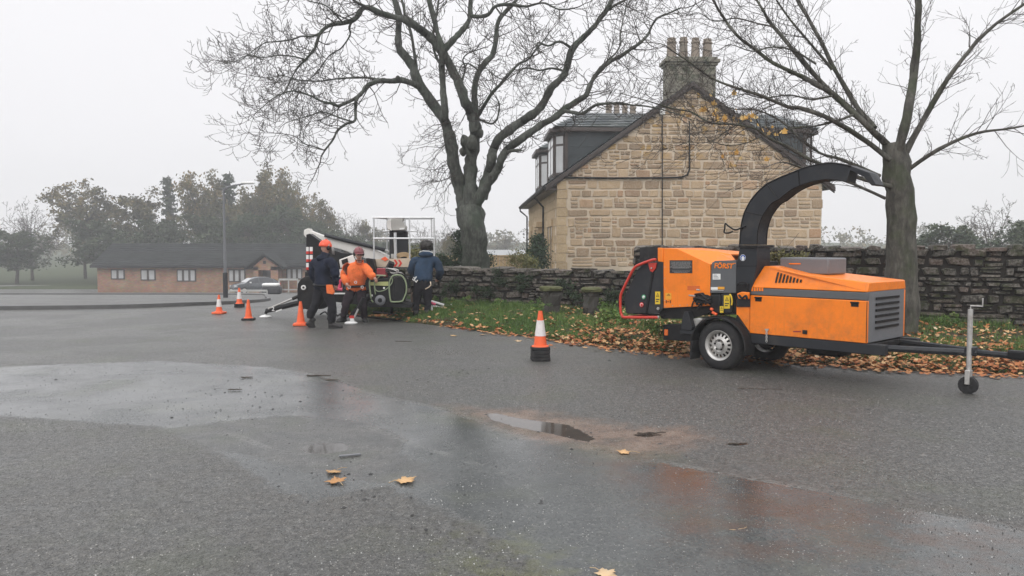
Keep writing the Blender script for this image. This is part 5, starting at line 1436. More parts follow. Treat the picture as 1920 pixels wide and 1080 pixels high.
# ------------------------------------------------------------------ parked car
def build_car(px, Y, ang, label):
    c = Vector((X_(px, Y), Y, gz(0, Y))); t = thing('parked_car', c, label, 'car'); R = Matrix.Rotation(ang, 3, 'Z')
    def T(x, y, z): return c + R @ Vector((x, y, z))
    # longitudinal stations (x, half width low, half width high, z low, z waist, z top)
    side = [(-2.05, .55), (-2.0, .72), (-1.6, .86), (-1.05, .95), (-.45, 1.36), (.1, 1.47), (.9, 1.45), (1.5, 1.25), (1.9, .98), (2.02, .7)]
    low = [(-2.08, .32), (2.05, .34)]
    secs = []
    for (x, z) in side:
        f = 1 - abs(x / 2.15) ** 5 * .5; w = .87 * f; zw = min(z, .92); secs.append([(x, -w * .96, .24), (x, -w, .5), (x, -w * .97, zw), (x, -(w * .97 if z <= .96 else w * .97 - (z - .92) * .42), z - .03), (x, -.3, z), (x, .3, z), (x, (w * .97 if z <= .96 else w * .97 - (z - .92) * .42), z - .03), (x, w * .97, zw), (x, w, .5), (x, w * .96, .24)])
    b = MB(); vs = [T(*p) for s_ in secs for p in s_]; k = 10; fs = []
    for i in range(len(secs) - 1):
        for j in range(k): fs.append((i * k + j, i * k + (j + 1) % k, (i + 1) * k + (j + 1) % k, (i + 1) * k + j))
    fs += [tuple(range(k))[::-1], tuple(range((len(secs) - 1) * k, len(secs) * k))]
    b.add(vs, fs); obj('body', b, M['car_paint'], t, smooth=False, bevel=.03)
    for sg in (-1, 1):
        for poly in ([(-.98, .97), (-.46, 1.33), (.02, 1.41), (.02, .97)], [(.1, .97), (.1, 1.41), (.88, 1.39), (1.35, 1.2), (1.3, 1.0)]):
            b = MB(); yy = lambda z: (.87 - (z - .92) * .40) * sg
            b.add([T(x, yy(z) * 1.0 + sg * .012, z) for x, z in poly], [tuple(range(len(poly)))]); b.add([T(x, yy(z) - sg * .02, z) for x, z in poly], [tuple(range(len(poly)))]); obj('side_window', b, M['glass_dark'], t)
    b = MB(); b.add([T(-1.06, -.68, .99), T(-1.06, .68, .99), T(-.5, .55, 1.36), T(-.5, -.55, 1.36)], [(0, 1, 2, 3)]); obj('windscreen', b, M['glass_pale'], t)
    b = MB(); b.add([T(1.56, -.55, 1.24), T(1.56, .55, 1.24), T(1.92, .6, 1.0), T(1.92, -.6, 1.0)], [(0, 1, 2, 3)]); obj('rear_window', b, M['glass_dark'], t)
    for x in (-1.28, 1.25):
        for sg in (-1, 1):
            b = MB(); b.lathe([(.2, -.1), (.31, -.09), (.31, .09), (.2, .1)], T(x, sg * .8, .31), rot=R @ Matrix.Rotation(PI / 2, 3, 'X'), seg=18); w_ = obj('wheel', b, M['rubber'], t)
            b = MB(); b.lathe([(.001, -.11), (.19, -.105), (.2, .105), (.001, .11)], T(x, sg * .8, .31), rot=R @ Matrix.Rotation(PI / 2, 3, 'X'), seg=14); obj('rim', b, M['steel'], w_)
    for sg in (-1, 1):
        b = MB(); b.box(T(-1.93, sg * .62, .66), (.22, .3, .14), R); obj('headlight', b, M['glass_pale'], t, bevel=.03)
        b = MB(); b.box(T(1.95, sg * .66, .8), (.12, .22, .2), R); obj('tail_light', b, M['label_red'], t, bevel=.02)
        b = MB(); b.box(T(-.75, sg * .95, 1.0), (.12, .16, .11), R); obj('wing_mirror', b, M['label_white' if sg < 0 else 'car_paint'], t, bevel=.02)
    b = MB(); b.box(T(-2.05, 0, .42), (.06, 1.0, .16), R); obj('grille', b, M['black'], t)
    b = MB(); b.box(T(-2.1, 0, .36), (.02, .5, .11), R); obj('number_plate', b, M['label_white'], t)
M['car_paint'] = paint('metallic_grey', (0.10, 0.11, 0.12), .25, .05, 3, metal=.4, coat=.6)
build_car(478, 70, math.radians(38), 'dark grey hatchback parked in front of the brick porch')
# low rounded dark bin with a white lid by the kerb
c = Vector((X_(509, 61), 61, gz(0, 61)))
t = thing('grit_bin', c, 'low rounded dark tub with a white lid in front of the parked car', 'bin')
b = MB(); b.box(c + Vector((0, 0, .3)), (1.45, .8, .62)); obj('tub', b, M['dark_grey'], t, bevel=.18)
b = MB(); b.box(c + Vector((-.05, 0, .72)), (1.25, .75, .26)); obj('lid', b, M['label_white'], t, bevel=.12)

# ------------------------------------------------------------------ plants by the wall
def plant(name, cat, label, blobs, n, size, mat, stem=True, flat=.8, seed=1):
    rnd = random.Random(seed); c0 = blobs[0][0].copy(); c0.z = max(0, gz(c0.x, c0.y)) - .02
    t = thing(name, c0, label, cat)
    if stem:
        T = Twigs()
        for p, r, tt in blobs:
            T.grow(Vector((c0.x, c0.y, c0.z)), (p - c0), (p - c0).length + r * .5, .018, 1, rnd, .1, .08, kids=(5,), rmin=.004)
        T.make('stems', M['twig'], t)
    v, f, tt = leafy([(p, r, k) for p, r, k in blobs], n, size, 1, rnd, flat)
    leaf_object('foliage', v, f, tt, mat, t)
def blob(px, py, Y, r, k=.5): return (P(px, py, Y), r, k)
plant('ivy_bush', 'bush', 'dark green ivy bush climbing the house corner beside the front windows', [blob(1008, 450, 29, .22, .4), blob(1010, 465, 29, .3, .4), blob(1006, 480, 28.6, .36, .3), blob(1012, 492, 28.4, .34, .3), blob(996, 490, 28.4, .26), blob(1000, 472, 28.8, .2)], 4200, .055, M['shrub_green'], seed=2)
plant('yellowing_shrub', 'shrub', 'loose yellow green shrub left of the ivy bush above the wall', [blob(972, 480, 23, .2, .6), blob(982, 486, 23, .24, .7), blob(962, 490, 23, .2, .7), blob(990, 492, 23, .22, .5), blob(975, 495, 22.8, .25, .5), blob(1000, 494, 22.8, .18, .6)], 1500, .035, M['shrub_yellow'], seed=3)
plant('evergreen_shrub', 'shrub', 'dark evergreen shrub over the wall behind the woman in blue', [blob(826, 488, 22.4, .2, .5), blob(838, 492, 22.4, .24, .5), blob(818, 494, 22.4, .22, .4), blob(848, 496, 22.4, .2, .5)], 1800, .05, M['shrub_green'], seed=4)
plant('yellow_green_shrub', 'shrub', 'yellow green shrub seen through the right side of the cage', [blob(776, 478, 26, .3, .7), blob(783, 488, 26, .3, .6), blob(768, 486, 26, .25, .6)], 1500, .06, M['shrub_yellow'], seed=5)
plant('ivy_clump', 'ivy', 'ivy wrapped round the foot of the big trunk', [blob(862, 470, 22.2, .22, .3), blob(866, 450, 22.2, .2, .3), blob(860, 440, 22.3, .16, .3), blob(870, 485, 22.2, .22, .3), blob(902, 478, 22.3, .2, .3), blob(912, 490, 22.3, .22, .3)], 2200, .045, M['shrub_green'], seed=6)
plant('wall_plant', 'plant', 'bright leafy weed growing in front of the tall wall behind the chute', [blob(1432, 478, 14.6, .12, .8), blob(1450, 484, 14.5, .14, .9), blob(1470, 482, 14.4, .13, .8), blob(1424, 488, 14.6, .12, .6), blob(1488, 490, 14.3, .12, .7), blob(1500, 484, 14.3, .12, .8)], 900, .045, M['shrub_yellow'], seed=7)
plant('weed_clump', 'plant', 'green weed clump on the bank just behind the hopper bar', [blob(1150, 588, 13.4, .14, .7), blob(1132, 596, 13.5, .14, .8), blob(1168, 598, 13.2, .13, .7)], 700, .035, M['grass'], stem=False, seed=8)
plant('weed_clump', 'plant', 'green weed clump under the black cross beam of the chipper', [blob(1232, 618, 12.6, .13, .6), blob(1215, 606, 12.8, .14, .8), blob(1250, 622, 12.5, .1, .6)], 600, .035, M['grass'], stem=False, seed=9)

rr_ = random.Random(15)
WV, WF, WT = [], [], []
for k in range(26):                                      # weeds and tussocks where the bank meets the wall
    s_ = .03 + .66 * (k + rr_.random()) / 26; x, y, z = bank_at(s_, rr_.uniform(.5, .97)); c = Vector((x, y, z))
    cs_ = [(c + Vector((rr_.gauss(0, .10), rr_.gauss(0, .08), rr_.uniform(.03, .26))), .05, rr_.random()) for q in range(9)]
    v, f, tt = leafy(cs_, 330, .026, 1, rr_); b_ = len(WV); WV += v; WF += [tuple(q + b_ for q in t) for t in f]; WT += tt
o = leaf_object('weeds', WV, WF, WT, M['grass']); tag(o, 'low leafy weeds growing along the foot of the stone wall', 'weeds', kind='stuff')
# dark ivy and moss hanging on the face of the wall
for k, (px, py, w_) in enumerate([(845, 540, .35), (905, 552, .5), (985, 530, .3), (1062, 540, .5), (1090, 565, .4), (1150, 545, .45), (940, 520, .3)]):
    plant('ivy_patch', 'ivy', 'dark creeping ivy and moss on the ' + ('low wall just beside the lift outrigger', 'middle of the low wall near the traffic cone', 'wall top above the traffic cone', 'wall behind the rounded stone post', 'wall foot between the two stone posts', 'wall just beside the red hopper bar', 'wall top left of the traffic cone')[k],
          [blob(px + rr_.uniform(-w_, w_) * 40, py + rr_.uniform(-14, 14), 20.25 - (px - 830) / 360 * 2.2 - .12, .10, rr_.random() * .7) for q in range(7)], 520, .032, M['shrub_green'], stem=False, seed=60 + k)
# stumps standing in the verge
def stump(px, pbase, Y, h, r, label, seed):
    rnd = random.Random(seed); c = P(px, pbase, Y); c.z = .10
    t = thing('stone_post', c, label, 'post')
    prof = [(r * 1.18, -.15), (r * 1.1, .05), (r * .95, h * .35), (r * 1.0, h * .7), (r * .92, h * .82), (r * 1.05, h * .86)]
    b = MB(); b.lathe(prof, c, seg=14); b.v = [tuple(Vector(v) + Vector((mnoise.noise(Vector(v) * 5), mnoise.noise(Vector(v) * 5 + Vector((7, 0, 0))), 0)) * .13) for v in b.v]
    obj('shaft', b, M['post_stone'], t)
    b = MB(); b.lathe([(r * 1.0, h * .84), (r * 1.28, h * .87), (r * 1.3, h * .95), (r * 1.05, h * 1.0), (.001, h * 1.02)], c, seg=14); b.v = [tuple(Vector(v) + Vector((mnoise.noise(Vector(v) * 7), mnoise.noise(Vector(v) * 7 + Vector((7, 0, 0))), .5 * mnoise.noise(Vector(v) * 9))) * .05) for v in b.v]
    obj('cap', b, M['moss'], t)
M['post_stone'] = paint('wet_dark_stone', (0.04, 0.036, 0.03), .8, .4, 9, grime=(0.02, 0.03, 0.012), bumps=.8)
M['moss'] = paint('moss', (0.075, 0.08, 0.028), .9, .35, 12, grime=(0.05, 0.045, 0.03), bumps=.6)
stump(1033, 598, 17.6, .66, .20, 'squat dark stone post with rounded mossy cap in the verge, behind the traffic cone', 1)
stump(1109, 600, 17.2, .66, .19, 'squat dark stone post with flat mossy top nearer the orange chipper', 2)

# ------------------------------------------------------------------ grass blades and fallen leaves on the verge
rnd = random.Random(44)
GVn, GF, GT = [], [], []
def dens(x, y):
    return mnoise.noise(Vector((x * 1.1, y * 1.1, 3))) * .5 + .25 * mnoise.noise(Vector((x * 3.5, y * 3.5, 8))) + .5
cnt = 0
while cnt < 90000:
    s_ = rnd.random() * .74; t = rnd.random() ** 1.15
    x, y, z = bank_at(s_, t)
    if y > 23 or x > 9: continue
    if x > 1.6 and rnd.random() < .55: continue
    dn = dens(x, y)
    if rnd.random() > max(.06, dn * 2.6 - .75): continue
    hgt = rnd.uniform(.025, .10) * (.25 + 1.4 * dn * dn) * (1.6 if t > .8 else 1) * (.5 + min(1, t * 6)); a = rnd.uniform(0, 2 * PI); w = rnd.uniform(.004, .009)
    lx2, ly2 = math.cos(a) * hgt * rnd.uniform(.1, .8), math.sin(a) * hgt * rnd.uniform(.1, .8)
    px_, py_ = -math.sin(a + rnd.uniform(-1, 1)) * w, math.cos(a) * w
    GVn += [(x - px_, y - py_, z - .01), (x + px_, y + py_, z - .01), (x + lx2, y + ly2, z + hgt)]
    GF.append((cnt * 3, cnt * 3 + 1, cnt * 3 + 2)); tt = min(1, max(0, .55 * rnd.random() + .45 * (mnoise.noise(Vector((x * 2, y * 2, 9))) * .5 + .5) + (.25 if x > .8 else 0) * rnd.random())); GT += [tt] * 3; cnt += 1
o = np_mesh('verge_grass', np.array(GVn), np.array(GF), M['grass'], GT); tag(o, 'rough green grass on the verge below the stone wall', 'grass', kind='stuff')
LVn, LF, LT = [], [], []
def put_leaf(x, y, z, sz, tint, tiltm=.5):
    v, f = leaf_mesh_data(Vector((x, y, z)), sz, rnd.uniform(0, 6.3), (rnd.uniform(-tiltm, tiltm), rnd.uniform(-tiltm, tiltm)), rnd, True, rnd.uniform(-.5, .5))
    b_ = len(LVn); LVn.extend(tuple(q) for q in v); LF.extend(tuple(q + b_ for q in t) for t in f); LT.extend([tint] * len(v))
cnt = 0
while cnt < 10500:
    s_ = rnd.random(); t = rnd.random() ** 1.6
    x, y, z = bank_at(s_, t)
    if y > 23 or x > 14: continue
    ramp_ = min(1, max(.04, (x - .1) / 2.2)); 
    if x > 1.2: k = 1 if t < .45 else .35
    else: k = 1.0 if t < .05 else .1
    if rnd.random() > ramp_ * k + (.10 if t < .05 else 0): continue
    put_leaf(x + rnd.gauss(0, .04), y + rnd.gauss(0, .04), z + rnd.uniform(.01, .07), rnd.uniform(.035, .095), min(1, max(0, rnd.gauss(.5, .28))), .6); cnt += 1
for _ in range(1900):                                   # a band spilling on to the tarmac
    i = rnd.randrange(60, NS - 1); x, y = bank[i, 0, :2]
    d = abs(rnd.gauss(0, .10 if x < 1 else .22)); 
    if x < .6 and rnd.random() < .6: continue
    put_leaf(x - d * .7, y - d * .7, .012 + rnd.uniform(0, .015), rnd.uniform(.05, .11), min(1, max(0, rnd.gauss(.5, .2))), .3)
for _ in range(620):                                   # pale leaves scattered through the grass on the far half
    s_ = rnd.random() * .6; x, y, z = bank_at(s_, rnd.random() ** 1.5); put_leaf(x, y, z + .05, rnd.uniform(.05, .12), rnd.uniform(.25, 1), .6)
o = np_mesh('leaf_litter', np.array(LVn), np.array(LF), M['litter'], LT); tag(o, 'orange brown fallen leaves heaped along the verge edge', 'leaf litter', kind='stuff')

# single leaves on the tarmac
def road_leaf(px, py, size, rot, label, tint, group=None, curl=.12, stalk=True):
    c = G(px, py); t = thing('fallen_leaf', (c.x, c.y, 0), label, 'leaf', group)
    r_ = random.Random(int(px * 7 + py)); v, f = leaf_mesh_data(c + Vector((0, 0, .008)), size, rot, (r_.uniform(-.12, .12), r_.uniform(-.12, .12)), r_, False, curl)
    o = leaf_object('blade', v, f, [tint + r_.uniform(-.05, .05) for _ in v], M['litter'], t)
    so = o.modifiers.new('thickness', 'SOLIDIFY'); so.thickness = .0015
    if stalk:
        d = Matrix.Rotation(rot, 3, 'Z') @ Vector((0, -1, 0)); b = MB(); b.tube([c + d * size * .3 + Vector((0, 0, .015)), c + d * size * .6 + Vector((.01, 0, .02)), c + d * size * .95 + Vector((.02, 0, .012))], .0022, 5); obj('stalk', b, M['timber'], t)
road_leaf(626, 886, .115, 2.6, 'small golden maple leaf behind the pinkish one on the wet tarmac', .86)
road_leaf(631, 903, .14, .4, 'pinkish brown maple leaf lying in front of a golden leaf', .66, curl=.16)
road_leaf(760, 902, .155, -1.0, 'golden maple leaf with long stalk lying alone on wet tarmac', .85, curl=.10)
road_leaf(1170, 849, .115, 1.2, 'yellow leaf at the edge of the red brown stain', .88)
sc_l = [(850, 630, .12), (905, 628, .12), (948, 629, .14), (1088, 648, .15), (972, 640, .13), (928, 622, .12), (1048, 634, .14), (1240, 660, .14), (1136, 1078, .12)]
for i, (px, py, s_) in enumerate(sc_l): road_leaf(px, py, s_, i * 1.3, 'pale leaf lying by itself on the tarmac near the verge' if i < 8 else 'torn yellow leaf at the very front of the tarmac', .93, 'pale leaves loose on the tarmac' if i < 8 else None)
# sticks and bark
def stick(px, py, ln, rot, r, label, kink=.2, mat='bark_far', name='stick'):
    ln *= .72; r *= .6; c = G(px, py); rr = random.Random(int(px)); d = Vector((math.cos(rot), math.sin(rot), 0)); n_ = Vector((-d.y, d.x, 0))
    pts = [c + d * ln * (k / 5 - .5) + n_ * rr.uniform(-kink, kink) * ln * .3 + Vector((0, 0, r * 1.1 + abs(rr.gauss(0, .004)))) for k in range(6)]
    b = MB(); b.tube(pts, [r * .9, r, r, r * .9, r * .8, r * .5], 6); tag(obj(name, b, M[mat], origin=c), label, 'stick')
stick(598, 706, .42, .1, .014, 'dark curved stick nearest the kerbline among the broken twigs')
stick(623, 714, .26, -.3, .013, 'short dark broken stick just in front of the curved one')
stick(463, 709, .2, .2, .014, 'dark chunk of bark on the wet stretch near the street side')
stick(441, 732, .22, .1, .012, 'short thin stick lying alone on the wet tarmac')
stick(757, 641, .42, -.2, .010, 'thin straight stick on the grey tarmac in front of the lift')
stick(1222, 814, .36, .1, .014, 'dark wet stick in the brown stain')
stick(1384, 834, .22, .05, .012, 'dark stick lying on the gravelly tarmac in front of the chipper wheel')
stick(1384, 994, .17, .25, .004, 'thin pale twig on the reddish tarmac', .3, 'timber')
stick(1425, 730, .7, -.25, .008, 'long thin stick in the shade before the chipper')
c = G(656, 856); b = MB(); b.box(c + Vector((0, 0, .012)), (.17, .03, .012), Matrix.Rotation(.35, 3, 'Z')); tag(obj('wood_offcut', b, M['mid_grey'], origin=c, bevel=.004), 'flat grey sliver of wood in front of the small round puddle', 'offcut')
# loose grit
rnd = random.Random(99); V_, F_, T_ = [], [], []
for i in range(1900):
    px, py = rnd.uniform(100, 1900), 640 + 440 * rnd.random() ** .7
    big = i >= 1500
    if big: px, py = (rnd.gauss(640, 170), rnd.gauss(712, 32)) if i % 2 else (rnd.uniform(250, 1700), rnd.uniform(640, 1000))
    c = G(px, py)
    if not big and rnd.random() < .4: c = Vector((rnd.gauss(1.2, 1.0), rnd.gauss(4.4, .5), 0))
    if c.y > 14 or c.y < 3.2: continue
    s_ = rnd.uniform(.002, .006) * (1.5 if rnd.random() < .06 else 1); k = len(V_); a = rnd.uniform(0, 6); s_ *= rnd.uniform(1.6, 4.5) if big else 1
    for q in range(4): V_.append((c.x + math.cos(a + q * 1.57) * s_ * rnd.uniform(.7, 1.3), c.y + math.sin(a + q * 1.57) * s_ * rnd.uniform(.7, 1.3), -.003))
    V_.append((c.x, c.y, s_ * (.3 if big else .9))); F_ += [(k, k + 1, k + 4), (k + 1, k + 2, k + 4), (k + 2, k + 3, k + 4), (k + 3, k, k + 4)]; tt = rnd.random() * (.3 if big else 1); T_ += [tt] * 5
n = NT('grit'); col = n.ramp(n.attr('tint'), [(0, (.015, .014, .013)), (.4, (.05, .05, .05)), (.6, (.25, .25, .24)), (1, (.5, .5, .48))]); M['grit'] = n.fin(col, .6)
o = np_mesh('loose_grit', np.array(V_), np.array(F_), M['grit'], T_); tag(o, 'fine stones and grit strewn over the tarmac', 'grit', kind='stuff')

# loose chippings of the worn surface dressing
N_ = 70000; py_ = 1080 + 60 - 470 * rs.rand(N_) ** 1.25; px_ = rs.uniform(-60, 1980, N_)
ct, st = math.cos(PITCH), math.sin(PITCH); dy = F_PX * ct + (540 - py_) * st; dz = -F_PX * st + (540 - py_) * ct; kk = -CAM_H / dz
cx, cy = (px_ - 960) * kk, dy * kk
sw = sdf_poly(cx, cy, wet_poly) + .12 * np.sin(cx * 7 + cy * 5) ; sp = sdf_poly(cx, cy, patch_poly); spd = np.maximum.reduce([sdf_poly(cx, cy, p) for p in puddle_polys])
keep = (spd < -.02) & ((sw < 0) | (rs.rand(N_) < np.where(sp > 0, .5, .16))); cx, cy = cx[keep], cy[keep]; n_ = len(cx)
sz = rs.uniform(.0022, .0062, n_) * (1 + .5 * (cy > 7)); an = rs.uniform(0, 6.28, n_)
off = [(a, rs.uniform(.6, 1.4, n_)) for a in (0, 1.57, 3.14, 4.71)]
zg = 0.008 * (np.sin(cx * 1.7 + 0.6 * np.sin(cy * 1.1)) * np.cos(cy * 1.3 + cx * 0.4)) * np.clip((9 - abs(cx)) / 2, 0, 1)
vv = [np.stack([cx + np.cos(an + a) * sz * q, cy + np.sin(an + a) * sz * q, zg - .001], 1) for a, q in off] + [np.stack([cx, cy, zg + sz * rs.uniform(.35, .8, n_)], 1)]
VV_ = np.stack(vv, 1).reshape(-1, 3); b_ = np.arange(n_)[:, None] * 5
FF_ = np.concatenate([b_ + np.array(t)[None] for t in ((0, 1, 4), (1, 2, 4), (2, 3, 4), (3, 0, 4))])
tt = rs.beta(1.6, 3.2, n_); tt[rs.rand(n_) < .04] = .95
n = NT('chippings'); col = n.ramp(n.attr('tint'), [(0, (.018, .018, .018)), (.3, (.06, .06, .057)), (.6, (.13, .125, .11)), (.85, (.24, .23, .20)), (1, (.4, .39, .36))]); M['chip'] = n.fin(col, .45)
o = np_mesh('road_chippings', VV_, FF_, M['chip'], np.repeat(tt, 5)); tag(o, 'worn stone chippings of the rough tarmac', 'chippings', kind='stuff')
# ------------------------------------------------------------------ orange towable wood chipper
CA = math.radians(47)
CU = Vector((math.cos(CA), -math.sin(CA), 0)); CW = Vector((math.sin(CA), math.cos(CA), 0)); CZ = Vector((0, 0, 1))
CO = G(1346, 694)                                        # foot of the near wheel's outer face
chip = thing('wood_chipper', (CO.x, CO.y, 0), 'orange and black towable wood chipper with tall curved discharge chute', 'wood chipper')
CR = Matrix((CU, CW, CZ)).transposed()                   # local u,w,z -> world
def C3(u, w, z): return CO + CU * u + CW * w + CZ * z
def S(px, py, w=0.0):
    a, b_ = P(px, py, 5), P(px, py, 10); d = b_ - a
    k = ((CO + CW * w - a).dot(CW)) / d.dot(CW); return a + d * k
def Z(zx, zy, w=0.0): return S(1140 + zx / 3.6, 420 + zy / 3.6, w)
def uz(p): q = p - CO; return q.dot(CU), q.z
def plate(name, pts, w, th, mat, parent=None, bevel=.006):
    b = MB(); b.prism([Z(x, y, w) for x, y in pts], CW * th); return obj(name, b, M[mat], parent or chip, bevel=bevel)
def cbox(name, u0, u1, w0, w1, z0_, z1, mat, parent=None, bevel=.006):
    b = MB(); b.box(C3((u0 + u1) / 2, (w0 + w1) / 2, (z0_ + z1) / 2), (abs(u1 - u0), abs(w1 - w0), abs(z1 - z0_)), CR); return obj(name, b, M[mat], parent or chip, bevel=bevel)
NW, FW = .14, 1.22          # near and far sides of the bodywork
# --- infeed hopper
hop = plate('hopper_side', [(335, 162), (470, 168), (690, 272), (690, 552), (375, 567), (372, 250), (335, 250)], NW, .03, 'orange')
# sloping shoulder facet between side and top
b = MB()
A = [Z(470, 168, NW), Z(690, 272, NW), Z(858, 240, NW + .02), Z(858, 240, NW + .03), Z(828, 204, .38), Z(735, 184, .38)]
b.add(A, [(0, 1, 2, 4, 5)]); 
u0, zt0 = uz(Z(335, 162, NW)); u1, _ = uz(Z(858, 240, NW)); _, zt1 = uz(Z(828, 204, .38))
b.add([Z(335, 162, NW), Z(470, 168, NW), Z(735, 184, .38), Z(828, 204, .38), C3(u1 - .1, FW, zt1), C3(u0, FW, zt0)], [(0, 1, 2, 3, 4, 5)])
o = obj('hopper_top', b, M['orange'], chip); o.modifiers.new('t', 'SOLIDIFY').thickness = .015
uh0, _ = uz(Z(372, 250, NW)); uh1, zb0 = uz(Z(690, 552, NW)); _, zb1 = uz(Z(375, 567, NW))
b = MB(); b.prism([C3(uh0, FW, zb1), C3(uh1, FW, zb0), C3(uh1, FW, zt1), C3(u0, FW, zt0), C3(uh0, FW, zt0 - .2)], CW * .03); obj('hopper_side', b, M['orange'], chip, bevel=.006)
b = MB(); b.prism([C3(uh0, NW + .04, zb1 + .02), C3(uh1, NW + .04, zb0 + .02), C3(uh1, FW, zb0 + .02), C3(uh0, FW, zb1 + .02)], CZ * .02); obj('hopper_floor', b, M['black'], chip)
plate('hopper_lip', [(336, 160), (372, 162), (372, 258), (336, 252)], NW - .012, .012, 'orange')
# black flared cheek
ck = plate('cheek_plate', [(205, 300), (250, 262), (372, 252), (372, 566), (342, 602), (122, 602), (108, 492)], NW - .01, .035, 'dark_grey')
plate('cheek_fold', [(296, 300), (312, 300), (262, 600), (250, 600)], NW - .022, .012, 'black', bevel=.003)
uc0, zc0 = uz(Z(115, 600, NW)); uc1, zc1 = uz(Z(372, 252, NW))
b = MB(); b.prism([C3(uc0, FW, zc0), C3(uc1, FW, zc0), C3(uc1, FW, zc1), C3(uc0 + .3, FW, zc1 - .05), C3(uc0, FW, zc0 + .35)], CW * .035); obj('cheek_plate', b, M['dark_grey'], chip, bevel=.005)
cbox('feed_tray', uc0 + .02, uc1, NW + .03, FW, zc0 - .01, zc0 + .02, 'black')
# upright black end board over the hopper mouth
b = MB(); b.prism([Z(215, 158, .5), Z(335, 155, .5), Z(335, 262, .5), Z(215, 262, .5)], CW * .5)
plate('hopper_end_board', [(212, 158), (336, 152), (336, 250), (296, 250), (212, 262)], .25, .03, 'rubber')
# safety bar
pts = [(322, 240), (290, 246), (205, 278), (176, 300), (150, 345), (96, 455), (84, 500), (86, 590), (96, 618), (124, 630), (340, 630)]
b = MB(); b.tube(smooth_path([Z(x, y, NW - .06) for x, y in pts], 4), .021, 10); bar = obj('safety_bar', b, M['red'], chip, smooth=True)
b = MB(); q0 = uz(Z(120, 630, NW)); b.tube([C3(q0[0], NW - .05, q0[1]), C3(q0[0], FW + .06, q0[1])], .021, 10); obj('safety_bar', b, M['red'], chip, smooth=True)
b = MB(); b.tube(smooth_path([Z(x, y, NW - .06) + CW * (FW - NW + .12) for x, y in pts], 3), .021, 8); obj('safety_bar', b, M['red'], chip, smooth=True)
plate('bar_bracket', [(268, 262), (326, 262), (320, 300), (300, 326), (284, 318)], NW - .035, .02, 'red', bevel=.004)
def disc(name, zx, zy, r, w, mat, th=.012, parent=None, seg=20):
    b = MB(); b.lathe([(r, 0), (r, th), (r * .85, th * 1.4), (.0005, th * 1.4)], Z(zx, zy, w), rot=CR @ Matrix.Rotation(PI / 2, 3, 'X'), seg=seg); return obj(name, b, M[mat], parent or chip, smooth=False)
disc('bolt', 296, 298, .012, NW - .04, 'steel'); disc('bolt', 340, 628, .02, NW - .06, 'steel'); disc('latch', 340, 571, .022, NW - .015, 'steel')
# push buttons
for (x, y, m1, m2) in ((242, 493, 'label_green', 'label_white'), (228, 546, 'label_red', 'label_red')):
    d1 = disc('button_surround', x, y, .036, NW - .012, m1, .008); disc('push_button', x, y, .022 if m1 == 'label_green' else .026, NW - .022, 'label_white', .008, d1); disc('button_cap', x, y, .012 if m1 == 'label_green' else .020, NW - .034, m2, .006, d1)
# --- stickers and lettering (flat print)
def sticker(name, x0, y0, x1, y1, w, mat, parent=None):
    b = MB(); b.prism([Z(x0, y0, w), Z(x1, y0, w), Z(x1, y1, w), Z(x0, y1, w)], CW * .0015); return obj(name, b, M[mat], parent or chip)
def lettering(body, zx, zy, h_m, w, mat, parent, width=None, shear=0.0, bold=0.0, name='lettering'):
    cu = bpy.data.curves.new(name, 'FONT'); cu.body = body; cu.size = 1; cu.shear = shear; cu.offset = bold; cu.extrude = .004; cu.align_x = 'CENTER'; cu.align_y = 'CENTER'
    tmp = bpy.data.objects.new('tmp', cu); COL.objects.link(tmp); dg = bpy.context.evaluated_depsgraph_get(); dg.update()
    me = bpy.data.meshes.new_from_object(tmp.evaluated_get(dg)); bpy.data.objects.remove(tmp); bpy.data.curves.remove(cu)
    xs_ = [v.co.x for v in me.vertices]; ys_ = [v.co.y for v in me.vertices]; W_, H_ = max(xs_) - min(xs_), max(ys_) - min(ys_); cx, cy = (max(xs_) + min(xs_)) / 2, (max(ys_) + min(ys_)) / 2
    sy_ = h_m / H_; sx_ = (width / W_) if width else sy_; c = Z(zx, zy, w); off = woff(parent)
    for v in me.vertices: v.co = c - off + CU * ((v.co.x - cx) * sx_) + CZ * ((v.co.y - cy) * sy_) - CW * (v.co.z * .2)
    me.materials.append(M[mat]); o = bpy.data.objects.new(name, me); COL.objects.link(o); o.parent = parent; return o
pl = sticker('notice_plate', 416, 245, 569, 332, NW - .003, 'label_black')
for k, yy in enumerate((256, 263, 270, 277, 284, 291, 297, 318, 326)):
    ws_ = (142, 128, 146, 120, 138, 150, 110, 118, 90)[k]
    rr = random.Random(k); x = 492 - ws_ / 2
    if k in (6,): sticker('rule_line', 418, 304, 567, 305, NW - .005, 'mid_grey', pl); sticker('rule_line', 418, 312, 567, 313, NW - .005, 'mid_grey', pl)
    while x < 492 + ws_ / 2:
        l_ = rr.uniform(6, 18); sticker('print_line', x, yy - .6, min(x + l_, 492 + ws_ / 2), yy + .5, NW - .005, 'label_white', pl); x += l_ + 2.5
sticker('side_reflector', 536, 418, 618, 446, NW - .003, 'amber')
